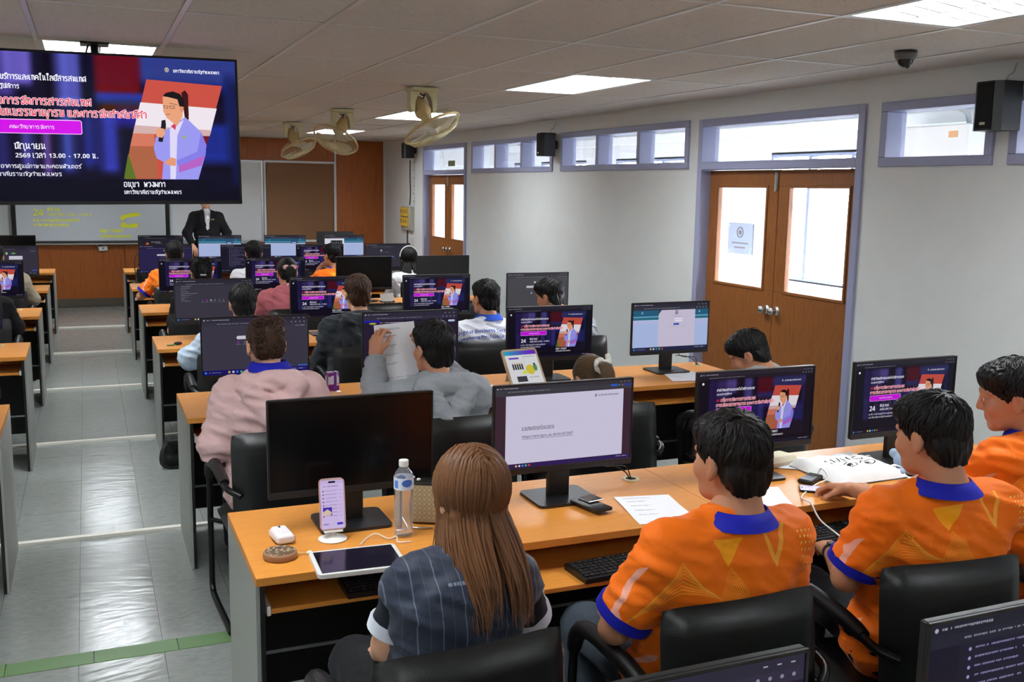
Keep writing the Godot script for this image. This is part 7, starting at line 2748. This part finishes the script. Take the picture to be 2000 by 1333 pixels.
	for q in [-0.01, 0.012]:
		part("clasp", shape().ball(Vector3(-0.05 + q, 0.149, q), Vector3(0.008, 0.008, 0.008), 12, 8), mats.metal_chrome, o)
	part("chain", shape().tube(curve([Vector3(-0.08, 0.03, 0.02), Vector3(-0.085, 0.004, 0.05), Vector3(-0.03, 0.004, 0.07), Vector3(0.02, 0.004, 0.06)], 6), 0.0035, 6), mats.metal_chrome, o)
	tag(solo("earphone_cable", shape().tube(curve([Vector3(0.735, TOP + 0.003, -2.9), Vector3(0.77, TOP + 0.004, -2.95), Vector3(0.80, TOP + 0.012, -2.955), Vector3(0.83, TOP + 0.004, -2.92), Vector3(0.86, TOP + 0.004, -2.93), Vector3(0.85, TOP + 0.004, -2.88), Vector3(0.89, TOP + 0.004, -2.87)], 6), 0.002, 6), mats.plastic_white), "thin white earphone cable looping beside the water bottle", "cable")
	# second seat
	o = thing("smartphone", "black phone lying by the foot of the monitor with the web link", "phone", Vector3(1.575, TOP + 0.009, -2.975), 0.0)
	o.rotation = Vector3(-PI / 2, 0.22, 0)
	o.rotation_order = EULER_ORDER_YXZ
	o.position.y = TOP + 0.0205
	make_phone(o, mats.screen_off)
	o = thing("compact_mirror", "shiny silver mirrored card holder on the black phone", "mirror", Vector3(1.592, TOP + 0.0215, -3.01), 0.22)
	part("mirror_plate", shape().box(Vector3(0, 0.003, 0), Vector3(0.066, 0.006, 0.066), 0.002), mat("mirror_silver", rgb8(216, 216, 222), 0.08, 1.0), o)
	part("corner_strap", shape().box(Vector3(0.012, 0.0065, 0.01), Vector3(0.06, 0.002, 0.003), 0.0005), mats.plastic_black, o, v3z, Vector3(0, 0.7, 0))
	paper_sheet(Vector3(1.785, TOP + 0.001, -2.895), -0.2, "printed handout beside the orange shirt in front of the web link monitor")
	make_keyboard(Vector3(1.585, 0.6455, -2.685), 0.06, "black keyboard on the tray beside the long haired woman")
	make_keyboard(Vector3(2.40, 0.6455, -2.69), 0.05, "black keyboard under the hand with the wristwatch")
	make_keyboard(Vector3(0.88, 0.6455, -2.82), 0.0, "black keyboard in shade below the tablet")
	make_grommet(Vector3(1.886, TOP, -3.242), "cream cable grommet with two black cables beside the web link monitor", true)
	# third seat
	paper_sheet(Vector3(2.205, TOP + 0.001, -2.865), -0.42, "printed handout between the two orange shirts")
	o = thing("smartphone", "phone with pale screen under the reaching hand", "phone", Vector3(2.485, TOP + 0.009, -2.865), 0.0)
	o.rotation_order = EULER_ORDER_YXZ
	o.rotation = Vector3(-PI / 2, 0.95, 0)
	var pale := screen_material("screen_phone_pale", mats.screen_phone.emission_texture, 0.6)
	make_phone(o, pale)
	o = thing("power_bank", "black power bank with plugged white cable on near desk", "power bank", Vector3(2.535, TOP, -2.985), 0.5)
	part("body", shape().box(Vector3(0, 0.009, 0), Vector3(0.12, 0.018, 0.06), 0.006), mats.plastic_black, o)
	part("port", shape().box(Vector3(0.06, 0.009, 0), Vector3(0.004, 0.006, 0.014), 0.001), mats.aluminium, o)
	tag(solo("charging_cable", shape().tube(curve([Vector3(2.585, TOP + 0.012, -3.01), Vector3(2.60, TOP + 0.04, -3.0), Vector3(2.58, TOP + 0.02, -2.94), Vector3(2.50, TOP + 0.004, -2.92), Vector3(2.36, TOP + 0.004, -2.82), Vector3(2.34, TOP + 0.006, -2.745), Vector3(2.34, TOP - 0.04, -2.69), Vector3(2.33, 0.68, -2.55), Vector3(2.32, 0.60, -2.45), Vector3(2.30, 0.50, -2.42)], 7), 0.0032, 6), mats.plastic_white), "white charging cable hanging over the desk edge between the orange shirts", "cable")
	tag(solo("charging_cable", shape().tube(curve([Vector3(2.52, TOP + 0.006, -2.80), Vector3(2.55, TOP + 0.004, -2.77), Vector3(2.57, TOP - 0.01, -2.735), Vector3(2.57, 0.68, -2.70)], 6), 0.003, 6), mats.plastic_white), "short white cable from the phone under the reaching hand", "cable")
	# tote bag printed with shh!
	o = thing("tote_bag", "white cotton tote bag with drawn eyes and shh! lettering", "bag", Vector3(2.755, TOP, -3.035), 0.03)
	p = Pad.new(512, 512, rgb8(230, 230, 228))
	var ink := rgb8(28, 28, 32)
	var dx := 0.0
	# the print reads the right way from the far side of the desk
	var flip := func(ps: Array) -> PackedVector2Array:
		var q := PackedVector2Array()
		for i in range(0, ps.size(), 2):
			q.append(Vector2(256 - (ps[i] - 250) * 1.5, 256 - (ps[i + 1] - 250) * 1.5))
		return q
	p.line(flip.call([196, 252, 172, 246, 164, 262, 190, 276, 186, 296, 160, 294]), 9, ink)
	for q in [216, 268]:
		p.line(flip.call([q, 232, q + 2, 296]), 9, ink)
		p.line(flip.call([q, 274, q + 14, 262, q + 28, 268, q + 32, 296]), 9, ink)
	p.line(flip.call([326, 236, 328, 276]), 9, ink)
	p.disc(flip.call([328, 294])[0], 8, ink)
	for q in [190, 282]:
		var arc := []
		for i in 15:
			var a := 0.3 + 4.6 * i / 14.0
			arc.append(q + cos(a) * 34)
			arc.append(196 + sin(a) * 22)
		p.line(flip.call(arc), 7, ink)
		p.disc(flip.call([q + 2, 194])[0], 20, ink)
		p.disc(flip.call([q - 4, 190])[0], 6, rgb8(230, 230, 228))
	var tm := mat("tote_print", Color.WHITE, 0.9)
	tm.albedo_texture = p.done()
	for side in 2:
		var rws := []
		var fnn := noise(61, 9.0)
		for i in 17:
			var row := []
			for j in 17:
				var u := j / 16.0
				var v := i / 16.0
				var e := minf(minf(u, 1 - u), minf(v, 1 - v))
				var puff := pow(clampf(e * 5.0, 0, 1), 0.5)
				var x := (u - 0.5) * 0.34
				var z := (v - 0.5) * 0.31
				var y := 0.012 + puff * 0.036 + fnn.get_noise_2d(x, z) * 0.016 * puff if side == 0 else 0.002
				if side == 0 and puff < 0.05:
					y = 0.006
				row.append(Vector3(x * (0.96 + 0.05 * v), y, z))
			rws.append(row)
		part("cloth_front" if side == 0 else "cloth_back", shape().sheet(rws), tm if side == 0 else mat("tote_plain", rgb8(226, 226, 224), 0.9), o)
	for q in [-1, 1]:
		part("handle", shape().tube(curve([Vector3(0.15, 0.02, 0.07 * q), Vector3(0.19, 0.03, 0.08 * q), Vector3(0.2, 0.012, 0.14 * q + 0.05), Vector3(0.14, 0.012, 0.16 * q + 0.02)], 6), 0.009, 8, true, 0.3), mat("tote_plain", Color.WHITE), o)
	# plush toy
	o = thing("plush_toy", "pale blue grey plush animal lying beside the tote bag", "plush toy", Vector3(2.985, TOP, -2.965), -0.7)
	var bl := blob(0.004)
	bl.egg(Vector3(0, 0.042, 0), Vector3(0.042, 0.04, 0.04), 0.01)
	bl.egg(Vector3(-0.04, 0.07, -0.01), Vector3(0.02, 0.02, 0.012), 0.008)
	bl.egg(Vector3(0.04, 0.07, -0.01), Vector3(0.02, 0.02, 0.012), 0.008)
	bl.egg(Vector3(0.02, 0.03, 0.055), Vector3(0.035, 0.028, 0.035), 0.012)
	bl.egg(Vector3(-0.02, 0.018, 0.085), Vector3(0.018, 0.016, 0.022), 0.008)
	bl.egg(Vector3(0.05, 0.018, 0.08), Vector3(0.018, 0.016, 0.022), 0.008)
	var bs := blob(0.004)
	bs.egg(Vector3(0.006, 0.074, 0.014), Vector3(0.02, 0.012, 0.018), 0.01)
	run_jobs()
	part("body", bl.shape(), cloth("plush_blue", rgb8(150, 170, 190), 1.0, 0.5), o)
	part("muzzle", bs.shape(), cloth("plush_tan", rgb8(206, 186, 150), 1.0, 0.4), o)
	for q in [-0.014, 0.026]:
		part("eye", shape().ball(Vector3(q, 0.074, 0.028), Vector3(0.004, 0.004, 0.003), 8, 6), mats.plastic_black, o)
	paper_sheet(Vector3(3.07, TOP + 0.001, -2.93), 0.5, "printed handout half under the plush toy")
	paper_sheet(Vector3(2.66, TOP + 0.001, -3.2), 0.9, "plain printed sheet under the tote bag")
	o = thing("cloth_pouch", "folded cream cloth pouch behind the head of the orange shirt", "pouch", Vector3(2.56, TOP, -3.23), 0.2)
	part("cloth", pad(0.16, 0.10, 0.03, 0.02), mat("cloth_cream", rgb8(206, 196, 172), 0.9), o, Vector3(0, 0.021, 0), Vector3(-PI / 2, 0, 0))
	part("drawstring", shape().tube(curve([Vector3(0.07, 0.025, 0.02), Vector3(0.1, 0.012, 0.04), Vector3(0.13, 0.004, 0.03)], 5), 0.0025, 6), mats.plastic_black, o)
	# second row
	o = thing("drink_carton", "small purple and white drink carton on a clear holder", "carton", Vector3(1.13, TOP, -5.02), 0.2)
	p = Pad.new(128, 256, rgb8(226, 220, 230))
	p.poly(PackedVector2Array([Vector2(20, 60), Vector2(128, 30), Vector2(128, 170), Vector2(50, 200)]), rgb8(132, 40, 130))
	p.rect(0, 0, 30, 256, rgb8(120, 60, 150))
	p.disc(Vector2(80, 120), 26, rgb8(206, 90, 160), 20)
	p.line(PackedVector2Array([Vector2(40, 30), Vector2(110, 40)]), 10, rgb8(180, 60, 110))
	var cm := mat("carton_print", Color.WHITE, 0.35)
	cm.albedo_texture = p.done()
	cm.uv1_scale = Vector3(15, 10, 1)
	part("carton_body", shape().box(Vector3(0, 0.10, 0), Vector3(0.062, 0.10, 0.04), 0.003), cm, o)
	var ac := mat("acrylic_clear", Color(0.95, 0.96, 0.97, 0.1), 0.05)
	ac.transparency = BaseMaterial3D.TRANSPARENCY_ALPHA
	part("clear_holder", shape().box(Vector3(0, 0.024, 0.0), Vector3(0.08, 0.046, 0.06), 0.003), ac, o)
	o = thing("tablet", "propped tablet in cream case showing a colourful page", "tablet", Vector3(2.20, TOP, -4.93), 0.12)
	var lean := Node3D.new()
	lean.name = "leaning_body"
	o.add_child(lean)
	lean.position = Vector3(0, 0.006, 0.03)
	lean.rotation.x = -0.62
	part("case", shape().at(Vector3(0, 0.125, -0.006)).prism(rounded(0.225, 0.262, 0.016), -0.006, 0.006), mat("case_cream", rgb8(206, 176, 140), 0.45), lean)
	part("screen", flat_screen(0.20, 0.238, Vector3(0, 0.125, 0.0008)), mats.screen_tablet_page, lean)
	part("kick_stand", shape().box(Vector3(0, 0.055, -0.125), Vector3(0.16, 0.13, 0.005), 0.002), mat("case_cream", Color.WHITE), o, v3z, Vector3(0.35, 0, 0))
	# sheet held up by the person in the grey hoodie
	o = thing("held_paper", "printed sheet held up in both hands by the grey hoodie", "paper", Vector3(1.372, 1.045, -4.665))
	var hp := Node3D.new()
	hp.name = "leaf"
	o.add_child(hp)
	hp.rotation = Vector3(-0.12, 0.0, 0.07)
	var rws := []
	for i in 6:
		var row := []
		for j in 6:
			row.append(Vector3((j / 5.0 - 0.5) * 0.205, (0.5 - i / 5.0) * 0.29, 0.012 * sin(PI * j / 5.0)))
		rws.append(row)
	part("sheet", shape().sheet(rws), printed_sheet("paper_print"), hp)
	paper_sheet(Vector3(3.26, TOP + 0.001, -5.02), -0.3, "printed handout at the foot of the teal login monitor")
	make_grommet(Vector3(3.56, TOP, -5.33), "cable grommet with black cables beside the teal login monitor", true)
	paper_sheet(Vector3(1.98, TOP + 0.001, -4.98), 0.1, "white sheet behind the propped tablet")
	# third row
	o = thing("key_bunch", "bunch of keys with a green tag on the desk end", "keys", Vector3(0.512, TOP, -7.10))
	part("green_tag", shape().at(Vector3(-0.02, 0.004, 0.01), Vector3(-PI / 2, 0, 0.4)).prism(rounded(0.06, 0.03, 0.01), -0.003, 0.003), mat("tag_green", rgb8(70, 110, 40), 0.5), o)
	part("black_fob", shape().ball(Vector3(0.025, 0.012, -0.008), Vector3(0.028, 0.012, 0.016), 12, 8), mats.plastic_black, o)
	part("key_ring", shape().tube([Vector3(0, 0.003, 0.012), Vector3(0.012, 0.003, 0.02), Vector3(0.02, 0.003, 0.008), Vector3(0.008, 0.003, 0), Vector3(0, 0.003, 0.012)], 0.0015, 6), mats.metal_chrome, o)
	paper_sheet(Vector3(1.22, TOP + 0.001, -7.12), 0.1, "printed handout beside the dark hoodie")
	o = thing("computer_mouse", "black computer mouse on the desk beside the dark hoodie", "mouse", Vector3(1.26, TOP + 0.004, -7.22), 0.3)
	part("shell", sh, mats.plastic_black, o)
	make_grommet(Vector3(2.15, TOP, -7.48), "cable grommet behind the white polo's monitor", true)
	# fourth row: things below the switched off monitor
	o = thing("document_stand", "small white tilted stand beside cables under the switched off monitor", "stand", Vector3(2.62, TOP, -9.22), -0.2)
	part("panel", shape().box(Vector3(0, 0.045, 0), Vector3(0.13, 0.085, 0.006), 0.002), mats.plastic_white, o, v3z, Vector3(-0.4, 0, 0.1))
	part("foot", shape().box(Vector3(0, 0.004, 0), Vector3(0.14, 0.008, 0.06), 0.002), mats.plastic_dark, o)
	tag(solo("tangled_cable", shape().tube(curve([Vector3(2.42, TOP + 0.004, -9.2), Vector3(2.5, TOP + 0.03, -9.16), Vector3(2.58, TOP + 0.004, -9.1), Vector3(2.66, TOP + 0.02, -9.14), Vector3(2.62, TOP + 0.004, -9.06), Vector3(2.72, TOP + 0.004, -9.12)], 7), 0.004, 6), mats.plastic_black), "black tangled cable under the switched off monitor behind the dark hoodie", "cable")
	o = thing("computer_mouse", "grey computer mouse under the switched off monitor", "mouse", Vector3(2.36, TOP + 0.004, -9.05), 0.5)
	part("shell", sh, mat("mouse_grey", rgb8(120, 120, 122), 0.4), o)
	# desks across the aisle
	for a in [[3, -7.5222], [4, -9.5706], [5, -11.6761], [6, -13.8221]]:
		make_grommet(Vector3(-0.58, TOP, a[1] + 0.12), "cable grommet on the desk across the aisle, %s row from front" % ordinal(7 - a[0]), false)
	# bag on the floor
	o = thing("shoulder_bag", "black shoulder bag standing on the floor at the desk end", "bag", Vector3(0.49, 0.001, -6.74), 0.1)
	var bb := blob(0.007)
	bb.cap(Vector3(-0.06, 0.05, 0), Vector3(0.06, 0.05, 0), 0.045, 0.045, 0.03)
	bb.cap(Vector3(-0.055, 0.15, 0), Vector3(0.055, 0.15, 0), 0.036, 0.036, 0.04)
	bb.cap(Vector3(-0.06, 0.05, 0), Vector3(-0.055, 0.17, 0), 0.045, 0.03, 0.03)
	bb.cap(Vector3(0.06, 0.05, 0), Vector3(0.055, 0.17, 0), 0.045, 0.03, 0.03)
	bb.folds = 0.006
	bb.cut = Plane(Vector3.UP, 0.004)
	var hb := blob(0.009)
	hb.cap(Vector3(-0.12, 0.0, 0), Vector3(0.1, 0.02, 0), 0.05, 0.05, 0.03)
	hb.cap(Vector3(-0.1, 0.1, 0), Vector3(0.09, 0.1, 0), 0.035, 0.035, 0.05)
	hb.folds = 0.01
	run_jobs()
	part("body", bb.shape(), mat("bag_black", rgb8(22, 22, 24), 0.7), o)
	part("strap", shape().tube(curve([Vector3(-0.07, 0.17, 0.02), Vector3(-0.115, 0.12, 0.05), Vector3(-0.12, 0.04, 0.06), Vector3(-0.06, 0.008, 0.07), Vector3(0.05, 0.008, 0.07)], 6), 0.013, 8, true, 0.25), mat("bag_black", Color.BLACK), o)
	part("flap", shape().box(Vector3(0, 0.165, 0.01), Vector3(0.15, 0.05, 0.08), 0.015), mat("bag_black", Color.BLACK), o)
	# handbag on the empty chair of the first row
	o = thing("hand_bag", "dark handbag with brown strap hung on the empty chair by the aisle", "bag", Vector3(0.70, 0.885, -12.48))
	part("body", hb.shape(), mat("bag_dark", rgb8(34, 34, 40), 0.5), o)
	part("strap", shape().tube(curve([Vector3(-0.1, 0.12, 0), Vector3(-0.17, 0.14, 0.0), Vector3(-0.21, 0.05, 0.02), Vector3(-0.20, -0.15, 0.02), Vector3(-0.17, -0.26, 0.02)], 6), 0.012, 8, true, 0.4), mat("strap_brown", rgb8(70, 50, 40), 0.6), o)
	# presenter's table
	o = thing("red_box", "small red and white box on the presenter's table", "box", Vector3(3.62, TOP, -14.62), 0.3)
	part("lower_half", shape().box(Vector3(0, 0.05, 0), Vector3(0.06, 0.1, 0.06), 0.004), mat("box_red", rgb8(190, 40, 36), 0.5), o)
	part("upper_half", shape().box(Vector3(0, 0.125, 0), Vector3(0.058, 0.05, 0.058), 0.004), mats.plastic_white, o)
	# cables behind the front monitors on the side table by the corner
